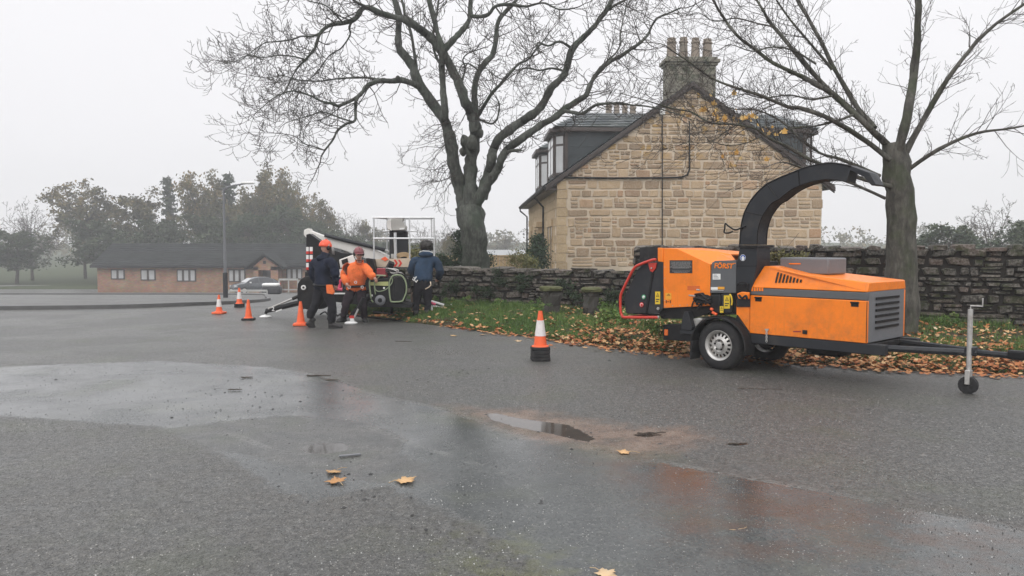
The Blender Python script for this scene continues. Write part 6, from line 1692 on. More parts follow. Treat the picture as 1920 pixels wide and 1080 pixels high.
def warn(x0, y0, x1, y1, w, base_m='yellow', n=2):
    s_ = sticker('warning_label', x0, y0, x1, y1, w, base_m); cx = (x0 + x1) / 2; ww = x1 - x0; hh = y1 - y0
    b = MB(); b.prism([Z(cx - ww * .32, y0 + hh * .42, w - .002), Z(cx, y0 + hh * .1, w - .002), Z(cx + ww * .32, y0 + hh * .42, w - .002)], CW * .0015); obj('warning_triangle', b, M['label_black'], s_)
    b = MB(); b.prism([Z(cx - ww * .2, y0 + hh * .385, w - .004), Z(cx, y0 + hh * .17, w - .004), Z(cx + ww * .2, y0 + hh * .385, w - .004)], CW * .0015); obj('triangle_fill', b, M[base_m], s_)
    b = MB(); b.prism([Z(cx - ww * .04, y0 + hh * .25, w - .006), Z(cx + ww * .04, y0 + hh * .25, w - .006), Z(cx + ww * .03, y0 + hh * .36, w - .006), Z(cx - ww * .03, y0 + hh * .36, w - .006)], CW * .0015); obj('pictogram', b, M['label_black'], s_)
    for k in range(n): sticker('print_line', x0 + ww * .15, y0 + hh * (.58 + .16 * k), x1 - ww * (.15 + .2 * k), y0 + hh * (.66 + .16 * k), w - .003, 'label_black', s_)
warn(318, 456, 352, 541, NW - .014); 
wl = sticker('warning_label', 388, 466, 428, 540, NW - .003, 'label_orange_yellow') if 'label_orange_yellow' in M else None
M['label_oy'] = paint('amber_label', (0.80, 0.36, 0.03), .5, .05, 12)
warn(388, 466, 428, 510, NW - .003, 'label_oy', 0)
for (x0, x1) in ((390, 396), (418, 424)): sticker('pictogram', x0, 516, x1, 534, NW - .004, 'label_black')
sticker('pictogram', 400, 523, 412, 527, NW - .004, 'label_black')
# --- rotor housing panel
rp = plate('housing_panel', [(700, 262), (722, 248), (865, 244), (865, 466), (688, 466)], NW - .012, .06, 'mid_grey_dark' if 'mid_grey_dark' in M else 'dark_grey')
M['panel_grey'] = paint('panel_grey', (0.10, 0.105, 0.11), .45, .12, 5); rp.data.materials[0] = M['panel_grey']
uu0, zz1 = uz(Z(700, 250, NW)); uu1, zz0 = uz(Z(865, 466, NW))
cbox('rotor_housing', uh1 - .02, uu1, NW + .05, FW, zz0 - .2, zz1 - .01, 'black_plastic')
lettering('FÖRST', 782, 279, uz(Z(780, 258, NW))[1] - uz(Z(780, 300, NW))[1], NW - .018, 'orange', rp, width=(Z(846, 280, NW) - Z(717, 280, NW)).length, shear=.12, bold=.03)
sticker('orange_stripe', 845, 263, 862, 268, NW - .016, 'orange', rp)
st = sticker('sticker', 706, 336, 759, 375, NW - .016, 'label_white', rp)
for k in range(3): sticker('print_line', 712, 343 + k * 10, 735 + k * 6, 346 + k * 10, NW - .019, 'mid_grey', rp)
sticker('sticker', 694, 426, 740, 444, NW - .016, 'label_white', rp); sticker('sticker', 740, 424, 786, 441, NW - .016, 'label_oy', rp); sticker('print_line', 700, 447, 780, 449, NW - .016, 'label_white', rp)
# control recess under it
plate('control_recess', [(690, 466), (862, 466), (862, 612), (690, 612)], NW + .02, .05, 'black')
plate('control_box', [(688, 478), (758, 478), (758, 600), (688, 600)], NW - .03, .07, 'black_plastic', bevel=.012)
cb = plate('lever_box', [(764, 470), (835, 470), (835, 600), (764, 600)], NW - .015, .05, 'dark_grey', bevel=.01)
warn(782, 482, 822, 571, NW - .018); warn(755, 555, 779, 599, NW - .034, 'yellow', 1)
for (x, y) in ((700, 575), (727, 608), (712, 600)):
    b = MB(); c = Z(x, y, NW - .05); b.box(c, (.045, .04, .035), CR @ Matrix.Rotation(.4, 3, 'Y')); obj('knob', b, M['cone_orange'], chip, bevel=.012)
b = MB(); b.tube(smooth_path([Z(x, y, NW - .05) for x, y in ((822, 474), (832, 490), (838, 520), (834, 548))], 3), .012, 8); obj('yellow_pipe', b, M['yellow'], chip, smooth=True)
# hydraulic hoses bunched beside the hopper
rnd = random.Random(6)
for k in range(13):
    a = (rnd.uniform(690, 720), rnd.uniform(490, 545)); e_ = (rnd.uniform(575, 640), rnd.uniform(470, 540)); m_ = ((a[0] + e_[0]) / 2 + rnd.uniform(-10, 20), (a[1] + e_[1]) / 2 + rnd.uniform(-35, 30))
    b = MB(); b.tube(smooth_path([Z(*a, NW + .02), Z(*m_, NW - rnd.uniform(.05, .14)), Z(*e_, NW - rnd.uniform(.02, .1)), Z(e_[0] + rnd.uniform(-30, 30), e_[1] + rnd.uniform(10, 50), NW - .02)], 4), .011, 7); obj('hose', b, M['rubber'], chip, smooth=True)
for (x, y) in ((548, 482), (566, 484), (600, 444)):
    b = MB(); b.tube([Z(x, y, NW - .05), Z(x + 20, y + 2, NW - .07)], .012, 8); obj('hose_fitting', b, M['steel'], chip)
plate('hose_bracket', [(580, 470), (640, 462), (668, 500), (640, 540), (590, 520)], NW - .02, .02, 'black')
# hopper cradle and rear cross beam with lamps
plate('cradle', [(345, 604), (372, 570), (690, 556), (690, 600), (560, 640), (360, 640)], NW + .05, .05, 'black')
plate('support_leg', [(512, 592), (536, 588), (570, 700), (560, 722), (490, 716), (500, 640)], NW - .06, .12, 'dark_grey', bevel=.01)
plate('lamp_beam', [(372, 680), (560, 672), (566, 792), (372, 782)], NW - .02, .22, 'black')
b = MB(); q = uz(Z(380, 700, NW)); 
bm = cbox('cross_beam', uz(Z(380, 700, NW))[0], uz(Z(380, 700, NW))[0] + .10, NW, FW, uz(Z(380, 780, NW))[1], uz(Z(380, 690, NW))[1], 'black')
plate('rear_reflector', [(380, 712), (402, 712), (402, 752), (380, 752)], NW - .035, .015, 'amber', bevel=.002)
plate('frame_rail', [(484, 716), (600, 716), (600, 745), (484, 742)], NW - .05, .06, 'dark_grey')
plate('tank', [(566, 640), (610, 632), (640, 640), (600, 700), (566, 700)], NW + .02, .5, 'steel', bevel=.02)
# --- discharge tower and chute
tower = plate('chute_tower', [(888, 158), (1006, 158), (1004, 282), (960, 470), (958, 560), (866, 560), (866, 282)], NW - .03, .34, 'dark_grey', bevel=.008)
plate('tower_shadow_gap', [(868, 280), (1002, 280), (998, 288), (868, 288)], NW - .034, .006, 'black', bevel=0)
cl = plate('chute_collar', [(880, 142), (1008, 142), (1008, 160), (880, 160)], NW - .06, .40, 'black', bevel=.004)
disc('sign', 911, 228, .042, NW - .034, 'label_white', .003, tower); disc('sign_ring', 911, 228, .037, NW - .038, 'label_blue', .003, tower)
disc('pictogram', 911, 219, .013, NW - .043, 'label_white', .003, tower)
plateA = plate('pictogram', [(900, 224), (922, 224), (918, 246), (904, 246)], NW - .046, .003, 'label_white', tower, bevel=0)
plate('pictogram', [(897, 212), (925, 212), (925, 217), (897, 217)], NW - .048, .003, 'label_blue', tower, bevel=0)
plate('tower_panel', [(866, 404), (944, 400), (944, 470), (870, 474)], NW - .055, .025, 'black', bevel=.008)
b = MB(); b.tube(smooth_path([Z(872, 420, NW - .09), Z(880, 400, NW - .1), (Z(905, 392, NW - .1)), Z(934, 400, NW - .1), Z(938, 430, NW - .09)], 4), .009, 7); obj('grab_handle', b, M['black_plastic'], chip, smooth=True)
plate('valve_block', [(868, 470), (900, 458), (948, 462), (944, 508), (880, 506)], NW - .10, .05, 'orange', bevel=.01)
b = MB(); b.tube(smooth_path([Z(884, 480, NW - .12), Z(905, 500, NW - .14), Z(930, 484, NW - .13), Z(940, 512, NW - .12)], 4), .014, 8); obj('hose', b, M['rubber'], chip, smooth=True)
# the chute: rectangular duct sweeping up and over towards the drawbar
outer = [(1387, 459), (1389, 430), (1394, 404), (1404, 382), (1418, 363), (1438, 345), (1460, 334), (1482, 325), (1505, 316), (1535, 308), (1566, 306), (1596, 312)]
inner = [(1419, 459), (1421, 432), (1427, 410), (1436, 394), (1448, 380), (1459, 374), (1474, 362), (1488, 353), (1506, 345), (1532, 338), (1562, 336), (1588, 341)]
cw0, cw1 = NW - .02, NW + .22
def loft(rings):
    b = MB(); k = len(rings[0]); vs = [p for r in rings for p in r]; fs = []
    for i in range(len(rings) - 1):
        for j in range(k): fs.append((i * k + j, i * k + (j + 1) % k, (i + 1) * k + (j + 1) % k, (i + 1) * k + j))
    fs.append(tuple(range(k))[::-1]); fs.append(tuple(range((len(rings) - 1) * k, len(rings) * k))); b.add(vs, fs); return b
def dens_path(a, n=3): 
    pp = smooth_path([Vector((x, y, 0)) for x, y in a], n); return [(p.x, p.y) for p in pp]
o_, i_ = dens_path(outer), dens_path(inner)
rings = []
for (a, c) in zip(o_, i_):
    pa, pc = S(*a, cw0), S(*c, cw0); rings.append([pa, pc, pc + CW * (cw1 - cw0), pa + CW * (cw1 - cw0)])
ch = obj('chute', loft(rings), M['dark_grey'], chip, bevel=.008)
rib = []
for j in (0, 2):
    b = MB(); b.tube([r[0 if j == 0 else 3] + CW * (.0 if j == 0 else 0) for r in rings], .010, 6); obj('chute_rim', b, M['black'], ch, smooth=True)
    b = MB(); b.tube([r[1 if j == 0 else 2] for r in rings], .008, 6); obj('chute_rim', b, M['black'], ch, smooth=True)
for k in (7, 15, 23):
    r = rings[k]; b = MB(); b.tube([r[0] - CW * .004, r[1] - CW * .004], .007, 6); obj('chute_seam', b, M['black'], ch)
fl = [S(1590, 309, cw0), S(1630, 324, cw0), S(1642, 346, cw0), S(1634, 348, cw0), S(1620, 332, cw0), S(1590, 317, cw0)]
b = MB(); b.prism(fl, CW * (cw1 - cw0)); obj('deflector_flap', b, M['dark_grey'], chip, bevel=.005)
# chute turning handle on the left
b = MB(); b.tube(smooth_path([S(x, y, cw0 - .02) for x, y in ((1398, 424), (1388, 428), (1378, 431), (1366, 424), (1360, 419), (1359, 428), (1358, 436), (1366, 437), (1374, 434))], 3), .011, 8); obj('turning_handle', b, M['black'], chip, smooth=True)
# --- engine bay
ue0, _ = uz(Z(960, 430, NW - .02)); UE = ue0 + 1.52
_, zs1 = uz(Z(970, 430, NW)); _, zs0 = uz(Z(970, 478, NW)); _, zbot = uz(Z(960, 736, NW)); _, ztop = uz(Z(1000, 285, NW + .12))
plate('bay_corner', [(866, 508), (946, 500), (956, 478), (956, 742), (950, 742), (900, 650), (866, 612)], NW - .01, .03, 'orange', bevel=.006)
def uzbox(name, poly, w, th, mat, parent=None, bevel=.008):
    b = MB(); b.prism([C3(u, w, z) for u, z in poly], CW * th); return obj(name, b, M[mat], parent or chip, bevel=bevel)
E0 = NW - .02
uzbox('engine_door', [(ue0, zbot), (UE, zbot), (UE, zs0 - .005), (ue0, zs0 - .005)], E0, .04, 'orange')
st = uzbox('stripe_panel', [(ue0, zs0), (UE, zs0), (UE, zs1), (ue0, zs1)], E0 + .004, .04, 'panel_grey')
for k in range(5): sticker('orange_slash', 968 + k * 17, 426, 968 + k * 17 + 12, 453, E0 - .002, 'orange', st) if k < 5 else None
# hood: tapered, lower towards the front
_, zh = uz(Z(1130, 285, NW + .14)); u_h, _ = uz(Z(1130, 285, NW + .14)); u_f, z_f = uz(Z(1303, 335, NW + .08))
b = MB()
ua = ue0 + .05; L0 = [C3(ue0, E0, zs1 + .004), C3(UE, E0, zs1 + .004), C3(UE, E0 + .03, z_f - .08), C3(u_f, E0 + .05, z_f), C3(u_h, E0 + .13, zh), C3(ue0 + .12, E0 + .13, zh)]
L1 = [C3(uz(p)[0], FW - (((p - CO).dot(CW)) - E0) + .02, p.z) for p in L0]
b.add(L0 + L1, [(0, 1, 2, 3, 4, 5), (11, 10, 9, 8, 7, 6)] + [(i, i + 6, (i + 1) % 6 + 6, (i + 1) % 6) for i in range(6)]); hood = obj('hood', b, M['orange'], chip, bevel=.012)
vx = [1143, 1161, 1179, 1197, 1215, 1233, 1251, 1269, 1286, 1302, 1318, 1334]
uv0, _ = uz(Z(1143, 335, E0 + .08))
for k in range(13):
    kw = lambda z: E0 + .13 * (z - zs1) / max(zh - zs1, .01) - .010
    u_ = uv0 + .047 * k; za, zc = zh - .075 - .012 * k, zs1 + .075 + .002 * k
    if za - zc < .025: break
    b = MB(); b.add([C3(u_, kw(za), za), C3(u_ + .022, kw(za), za), C3(u_ + .022, kw(zc), zc), C3(u_, kw(zc), zc)], [(0, 1, 2, 3)]); o = obj('vent_slot', b, M['black'], hood); o.modifiers.new('t', 'SOLIDIFY').thickness = .006
uzbox('far_door', [(ue0, zbot), (UE, zbot), (UE, zs1), (ue0, zs1)], FW - .02, .03, 'orange')
cbox('engine', ue0 + .06, UE - .05, NW + .05, FW - .05, zbot, zs1 - .02, 'black_plastic')
cbox('front_panel', UE - .04, UE - .005, E0 + .01, FW, zbot, zs1 + .02, 'mid_grey')
for k in range(6): cbox('grille_slat', UE, UE + .012, NW + .2, FW - .2, zbot + .15 + k * .07, zbot + .18 + k * .07, 'black', bevel=.002)
cbox('air_box', u_h - .04, u_h + .62, NW + .32, FW - .25, zh - .1, zh + .11, 'mid_grey', bevel=.02)
sticker('orange_mark', 1222, 264, 1300, 272, NW + .31, 'orange')
sticker('vent_line', 1250, 722, 1302, 730, E0 - .002, 'maroon')
for (u_, z_) in ((ue0 + .12, zs0 - .03), (UE - .15, zs0 - .03)):
    b = MB(); b.tube([C3(u_ - .05, E0 - .006, z_), C3(u_ + .05, E0 - .006, z_)], .010, 8); obj('hinge', b, M['black'], chip)
    cbox('hinge_leaf', u_ - .045, u_ + .045, E0 - .004, E0 + .002, z_ - .05, z_ - .008, 'black', bevel=.002)
cbox('door_latch', (ue0 + UE) / 2 - .03, (ue0 + UE) / 2 + .03, E0 - .012, E0 + .002, zbot + .05, zbot + .10, 'black', bevel=.004)
cbox('panel_seam', UE - .012, UE - .004, E0 - .002, E0 + .004, zbot + .01, zs0 - .01, 'black', bevel=0)
for k in range(7):
    disc('bolt', 386 + k * 50, 553 - k * 2.0, .007, NW - .001, 'steel', .004, None, 8)
for k in range(4):
    disc('bolt', 384, 290 + k * 75, .007, NW - .001, 'steel', .004, None, 8)
# --- chassis, drawbar and coupling
uz_b0, zc1_ = uz(Z(950, 742, NW)); _, zc2 = uz(Z(950, 800, NW))
cbox('chassis_rail', uz_b0 - .3, UE + .2, NW - .015, NW + .1, zc2, zbot - .005, 'dark_grey'); cbox('chassis_rail', -1.0, UE + .2, FW - .1, FW, zc2, zbot - .005, 'dark_grey')
cbox('underframe', -.7, UE, NW + .08, FW - .1, zc2 - .02, zbot - .02, 'black'); cbox('axle', -.05, .05, NW, FW + .1, .27, .36, 'black')
cbox('fuel_tank', 1.0, 1.45, NW + .3, .8, zc2 - .12, zc2 + .05, 'black_plastic', bevel=.03)
mid_w = (NW + FW) / 2
for sg in (-1, 1):
    b = MB(); b.tube([C3(UE - .1, mid_w + sg * .45, .46), C3(UE + 1.0, mid_w + sg * .05, .46)], .04, 8); obj('drawbar', b, M['dark_grey'], chip)
b = MB(); b.tube([C3(UE + .95, mid_w, .46), C3(UE + 1.35, mid_w, .46)], .035, 8); obj('drawbar', b, M['dark_grey'], chip)
cbox('coupling', UE + 1.3, UE + 1.52, mid_w - .05, mid_w + .05, .42, .52, 'black', bevel=.02)
b = MB(); b.tube([C3(UE + .95, mid_w - .12, .95), C3(UE + .95, mid_w - .12, .2)], .028, 10); jk = obj('jockey_stand', b, M['steel'], chip)
b = MB(); b.tube([C3(UE + .95, mid_w - .12, .95), C3(UE + .95, mid_w - .12, .99), C3(UE + 1.07, mid_w - .12, .99), C3(UE + 1.07, mid_w - .12, 1.08)], .009, 6); obj('crank_handle', b, M['steel'], chip)
b = MB(); b.box(C3(UE + .95, mid_w - .12, .19), (.05, .11, .16), CR); obj('wheel_fork', b, M['steel'], chip, bevel=.005)
b = MB(); b.box(C3(UE + .95, mid_w - .06, .48), (.10, .14, .09), CR); obj('stand_clamp', b, M['dark_grey'], chip, bevel=.008)
b = MB(); b.lathe([(.03, -.035), (.1, -.03), (.1, .03), (.03, .035)], C3(UE + .95, mid_w - .12, .1), rot=CR @ Matrix.Rotation(PI / 2, 3, 'X'), seg=16); obj('jockey_wheel', b, M['rubber'], chip)
# hook and chain on the rail
b = MB(); b.prism([Z(1056, 708, NW - .04), Z(1086, 708, NW - .04), Z(1070, 732, NW - .04)], CW * .012); obj('chain_plate', b, M['steel'], chip)
for k in range(5):
    b = MB(); c = Z(1070, 740 + k * 12, NW - .04); an = PI / 2 * (k % 2)
    pts = [c + (CU * math.cos(an) + CW * math.sin(an)) * (.012 * math.cos(t)) + CZ * (.02 * math.sin(t)) for t in np.linspace(0, 2 * PI, 9)[:-1]]
    b.tube(pts, .004, 5, closed=True); obj('chain_link', b, M['steel'], chip)
# --- wheels and mudguards
WR = .33
def chip_wheel(w0, out):
    """out -1: outer face towards the camera"""
    c = C3(0, w0, WR); R = CR @ Matrix.Rotation(PI / 2 if out < 0 else -PI / 2, 3, 'X')
    b = MB(); b.lathe([(.195, -.185), (.215, -.20), (.27, -.205), (.30, -.19), (WR, -.165), (WR + .002, -.10), (WR, -.035), (.30, -.01), (.27, .004), (.215, 0), (.195, -.01)], c, rot=R, seg=44, cap=False); ty = obj('tyre', b, M['rubber'], chip, smooth=True)
    for k in range(40):
        pass
    b = MB(); b.lathe([(.198, -.175), (.19, -.12), (.185, -.05), (.192, -.012), (.203, .002), (.205, -.006), (.186, -.014), (.172, -.03), (.166, -.06)], c, rot=R, seg=40, cap=False); rim = obj('rim', b, M['steel'], chip, smooth=True)
    # dished disc with sixteen oval holes
    b = MB(); seg = 64; ringr = [(.167, -.058), (.160, -.05), (.122, -.035), (.112, -.03)]; vs = []
    for (r, h) in ringr:
        for k in range(seg): a = 2 * PI * k / seg; vs.append(c + R @ Vector((r * math.cos(a), r * math.sin(a), h)))
    fs = []
    for i in range(3):
        for k in range(seg):
            if i == 1 and k % 4 in (0, 1): continue
            k2 = (k + 1) % seg; fs.append((i * seg + k, i * seg + k2, (i + 1) * seg + k2, (i + 1) * seg + k))
    b.add(vs, fs); d = obj('wheel_disc', b, M['steel'], rim, smooth=True)
    b = MB(); b.lathe([(.112, -.03), (.085, -.018), (.072, -.03), (.05, -.045), (.05, -.015), (.03, -.01), (.001, -.01)], c, rot=R, seg=32, cap=False); obj('hub', b, M['steel'], rim, smooth=False)
    b = MB(); b.lathe([(.16, -.13), (.001, -.13)], c, rot=R, seg=24); obj('brake_drum', b, M['black'], rim)
    for k in range(5):
        a = 2 * PI * k / 5 + .3; b = MB(); b.lathe([(.011, -.03), (.011, -.006), (.001, -.004)], c + R @ Vector((.062 * math.cos(a), .062 * math.sin(a), 0)), rot=R, seg=6); obj('wheel_nut', b, M['black'], rim)
chip_wheel(0.0, -1); chip_wheel(FW + .16, 1)
def guard(w0, w1):
    b = MB(); n_ = 18; R0 = .40
    an = [math.radians(200 - 215 * k / n_) for k in range(n_ + 1)]; vs = []
    for a in an:
        for w in (w0, w1):
            for r in (R0, R0 + .02): vs.append(C3(r * math.cos(a) * 1.02, w, WR + r * math.sin(a) * .92))
    fs = []
    for i in range(n_):
        q = i * 4; fs += [(q, q + 4, q + 6, q + 2), (q + 1, q + 3, q + 7, q + 5), (q, q + 1, q + 5, q + 4), (q + 2, q + 6, q + 7, q + 3)]
    fs += [(0, 2, 3, 1), (n_ * 4, n_ * 4 + 1, n_ * 4 + 3, n_ * 4 + 2)]
    b.add(vs, fs); g_ = obj('mudguard', b, M['black_plastic'], chip, smooth=False, bevel=.004)
    b = MB(); b.tube([C3(.405 * math.cos(a) * 1.02, w0, WR + .405 * math.sin(a) * .92) for a in an], .014, 6); obj('mudguard_lip', b, M['black_plastic'], g_, smooth=True)
    uzbox('mudflap', [(-.44, .1), (-.41, .1), (-.39, .36), (-.42, .36)], w0, w1 - w0, 'rubber', g_)
guard(-.02, .20); guard(FW - .05, FW + .2)
plate('guard_skirt', [(870, 612), (960, 742), (960, 800), (875, 800), (868, 740), (850, 680)], NW - .03, .05, 'black_plastic')
plate('guard_label', [(888, 712), (902, 712), (902, 748), (888, 748)], NW - .034, .003, 'mid_grey', bevel=0)
# ------------------------------------------------------------------ trailer work platform lift
LC = P(680, 560, 18.2)
lift = thing('platform_lift', (LC.x, LC.y, 0), 'white and black trailer boom lift with aluminium cage and spread outrigger legs', 'lift')
def Q(px, py, Y): return P(px, py, Y)
def lplate(name, pts, Y, th, mat, parent=None, bevel=.008, dx=0):
    b = MB(); b.prism([Q(x, y, Y) for x, y in pts], (dx, th, 0)); return obj(name, b, M[mat], parent or lift, bevel=bevel)
def ltube(name, pts, r, mat, parent=None, sides=8, smooth_=False):
    b = MB(); b.tube(pts, r, sides); return obj(name, b, M[mat], parent or lift, smooth=smooth_)
# chassis beam, axle, wheels
lplate('chassis', [(598, 545), (700, 548), (770, 566), (770, 577), (690, 574), (598, 562)], 18.2, .5, 'black')
lplate('chassis_top', [(604, 528), (668, 530), (668, 547), (604, 547)], 18.25, .5, 'black')
lplate('side_strip', [(626, 549), (662, 549), (662, 552), (626, 552)], 18.1, .02, 'label_white')
b = MB(); b.lathe([(.17, -.1), (.29, -.09), (.31, 0), (.29, .09), (.17, .1)], Q(583, 556, 18.0), 'Y', 24); wl = obj('wheel', b, M['rubber'], lift, smooth=True)
b = MB(); b.lathe([(.001, -.06), (.165, -.08), (.17, .08), (.001, .08)], Q(583, 556, 18.0), 'Y', 20); obj('rim', b, M['mid_grey'], wl)
b = MB(); b.lathe([(.17, -.1), (.29, -.09), (.31, 0), (.29, .09), (.17, .1)], Q(600, 556, 19.4), 'Y', 24); obj('wheel', b, M['rubber'], lift, smooth=True)
# black fender with white hub mark
lplate('fender', [(557, 545), (558, 532), (564, 523), (573, 518), (586, 518), (594, 526), (596, 560), (590, 576), (566, 580), (558, 568)], 17.85, .12, 'black', bevel=.02)
b = MB(); b.lathe([(.055, -.01), (.055, .01), (.001, .012)], Q(569, 539, 17.83), rot=Matrix.Rotation(PI / 2, 3, 'X'), seg=18); obj('round_mark', b, M['label_white'], lift)
b = MB(); b.lathe([(.025, -.01), (.025, .012), (.001, .014)], Q(569, 539, 17.815), rot=Matrix.Rotation(PI / 2, 3, 'X'), seg=12); obj('mark_centre', b, M['black'], lift)
# slewing post
lplate('mast', [(574, 440), (580, 438), (600, 452), (602, 478), (600, 545), (578, 545), (574, 500)], 18.3, .34, 'black')
for (xa, xb) in ((574, 578.5), (580.5, 586)):
    for k in range(3):
        y0 = 463 + k * 15; lplate('reflector_strip', [(xa, y0), (xb, y0), (xb, y0 + 8), (xa, y0 + 8)], 18.27, .02, 'label_white', bevel=0); lplate('reflector_strip', [(xa, y0 + 8), (xb, y0 + 8), (xb, y0 + 13), (xa, y0 + 13)], 18.27, .02, 'label_red', bevel=0)
lplate('mast_foot', [(572, 510), (606, 510), (612, 548), (570, 548)], 18.2, .5, 'black')
# booms
lplate('boom', [(572, 432), (576, 430), (604, 441), (700, 466), (760, 494), (766, 504), (720, 502), (700, 490), (640, 468), (616, 462), (606, 474), (596, 456), (578, 446), (571, 437)], 19.2, .26, 'white', bevel=.015)
ltube('boom_ram', [Q(609, 441, 19.15), Q(722, 469, 19.15)], .045, 'dark_grey')
ltube('ram_end', [Q(722, 469, 19.15), Q(738, 475, 19.15)], .025, 'steel')
lplate('knuckle', [(570, 431), (578, 428), (584, 440), (576, 448), (569, 440)], 19.15, .36, 'white', bevel=.015)
lplate('lower_boom', [(600, 470), (616, 466), (640, 474), (664, 476), (668, 492), (640, 508), (618, 520), (604, 512)], 18.3, .2, 'black')
bx = lplate('control_housing', [(635.5, 487), (663, 477), (667, 488), (664, 494), (638, 503)], 18.0, .3, 'white', bevel=.015)
lplate('housing_recess', [(640, 488), (651, 484), (653, 492), (642, 496)], 17.985, .02, 'black', bx, bevel=0)
lplate('lower_arm', [(628, 508), (660, 497), (664, 508), (632, 521)], 18.05, .2, 'white', bevel=.01)
lplate('arm_plate', [(592, 516), (600, 512), (604, 530), (594, 532)], 18.1, .1, 'white', bevel=.01)
lplate('turret', [(600, 520), (700, 512), (704, 548), (600, 548)], 18.5, .4, 'black')
lplate('turret_panel', [(686, 484), (700, 486), (704, 512), (690, 512)], 18.2, .3, 'black')
lplate('red_block', [(706, 503), (722, 503), (724, 520), (706, 520)], 17.9, .25, 'maroon', bevel=.015)
ltube('red_jack', [Q(637, 525, 17.6), Q(637, 541, 17.6)], .035, 'pink', sides=12)
ltube('jack_top', [Q(632, 526, 17.6), Q(643, 526, 17.6)], .03, 'pink')
ltube('jack_foot', [Q(631, 541, 17.6), Q(642, 543, 17.6)], .04, 'pink')
for k in range(6):
    rr = random.Random(k); ltube('valve_lever', [Q(622 + k * 5, 541, 17.9), Q(621 + k * 5.4, 531 + rr.uniform(-2, 3), 17.8)], .012, 'steel', sides=6)
lplate('hose_tray', [(708, 520), (766, 518), (768, 540), (706, 544)], 18.2, .3, 'dark_grey')
for k in range(7):
    rr = random.Random(40 + k); ltube('hose', smooth_path([Q(722 + rr.uniform(-4, 8), 503, 18.0), Q(730 + rr.uniform(-6, 20), 508 + rr.uniform(-2, 8), 17.9), Q(742 + rr.uniform(-6, 14), 514 + rr.uniform(-4, 4), 17.95), Q(755 + rr.uniform(-6, 14), 522, 18.1)], 4), .014, 'rubber' if k % 3 else 'steel', smooth_=True, sides=6)
# outriggers
def outrigger(root, foot, ram_a, ram_b, pad, label2=False):
    ltube('outrigger_leg', [root, foot], [.075, .06], 'black', sides=6)
    ltube('outrigger_ram', [ram_a, ram_a.lerp(ram_b, .5)], .022, 'steel'); ltube('outrigger_ram', [ram_a.lerp(ram_b, .45), ram_b], .04, 'black')
    b = MB(); b.lathe([(.13, 0), (.14, .02), (.10, .045), (.02, .06), (.02, .12)], pad, seg=20); obj('foot_pad', b, M['label_white'], lift, smooth=False)
    ltube('ankle', [pad + Vector((0, 0, .08)), foot], .035, 'black')
padL = G(498, 595)
outrigger(Q(600, 558, 18.1), Q(500, 583, 18.45), Q(503, 579, 18.4), Q(606, 536, 18.1), padL)
lt = None
def ltext(body, c, h, mat, parent, yaw=0.0):
    cu = bpy.data.curves.new('lettering', 'FONT'); cu.body = body; cu.size = 1; cu.align_x = 'CENTER'; cu.align_y = 'CENTER'; cu.extrude = .01; cu.offset = .02
    tmp = bpy.data.objects.new('tmp', cu); COL.objects.link(tmp); dg = bpy.context.evaluated_depsgraph_get(); dg.update()
    me = bpy.data.meshes.new_from_object(tmp.evaluated_get(dg)); bpy.data.objects.remove(tmp); off = woff(parent)
    for v in me.vertices: v.co = c - off + Vector((v.co.x * h, -v.co.z * .1, v.co.y * h))
    me.materials.append(M[mat]); o = bpy.data.objects.new('lettering', me); COL.objects.link(o); o.parent = parent
ltext('2', Q(512, 579.5, 18.26), .13, 'label_white', lift)
lplate('white_mark', [(517, 583), (528, 579), (528, 581.5), (517, 585.5)], 18.28, .01, 'label_white', bevel=0)
padM = G(658, 607)
outrigger(Q(690, 556, 18.0), Q(662, 590, 17.1), Q(664, 596, 16.97), Q(682, 558, 17.0), padM)
lplate('foot_stripe', [(655, 592), (663, 592), (664, 597), (655, 597)], 16.88, .03, 'label_red', bevel=0); lplate('foot_stripe', [(656, 597), (663, 597), (664, 602), (656, 602)], 16.88, .03, 'label_white', bevel=0)
padR = P(848, 586, 19.3)
outrigger(Q(770, 560, 18.9), Q(843, 580, 19.25), Q(808, 566, 19.0), Q(845, 574, 19.2), padR)
ltube('link_arm', [Q(806, 564, 18.9), Q(832, 572, 19.0)], .028, 'label_white'); ltube('link_arm', [Q(812, 574, 18.9), Q(830, 577, 19.0)], .026, 'label_white'); ltube('link_arm', [Q(830, 571, 19.0), Q(832, 579, 19.0)], .03, 'label_white')
ltube('link_arm', [Q(845, 570, 19.2), Q(847, 578, 19.2)], .025, 'label_white')
ltube('rail', [Q(700, 585, 18.3), Q(778, 596, 18.0)], .035, 'black'); ltube('rail', [Q(668, 592, 17.9), Q(790, 605, 17.3)], .02, 'black'); ltube('stay', [Q(734, 574, 18.1), Q(734, 590, 18.2)], .035, 'black')
for k in range(3): rr = random.Random(k + 3); c = Q(600 + 16 * k, 592 + rr.uniform(-4, 4), 17.9); ltube('hose', smooth_path([c, c + Vector((.1, .05, .06)), c + Vector((.2, 0, -.02)), c + Vector((.3, .04, .02))], 3), .018, 'rubber', smooth_=True, sides=6)
# red screw jack in the grass
j = Q(810, 590, 18.0); jt = thing('screw_jack', (j.x, j.y, .1), 'small red and white screw jack in the grass beside the woman in blue', 'jack')
b = MB(); b.lathe([(.09, 0), (.09, .03), (.03, .06), (.03, .1)], Vector((j.x, j.y, .1)), seg=14); obj('base', b, M['label_red'], jt)
b = MB(); b.tube([(j.x, j.y, .18), (j.x - .02, j.y, .32)], .028, 10); obj('screw', b, M['label_white'], jt)
b = MB(); b.tube([(j.x - .11, j.y, .33), (j.x - .02, j.y, .37), (j.x + .08, j.y, .33)], .032, 8); obj('head', b, M['pink'], jt)
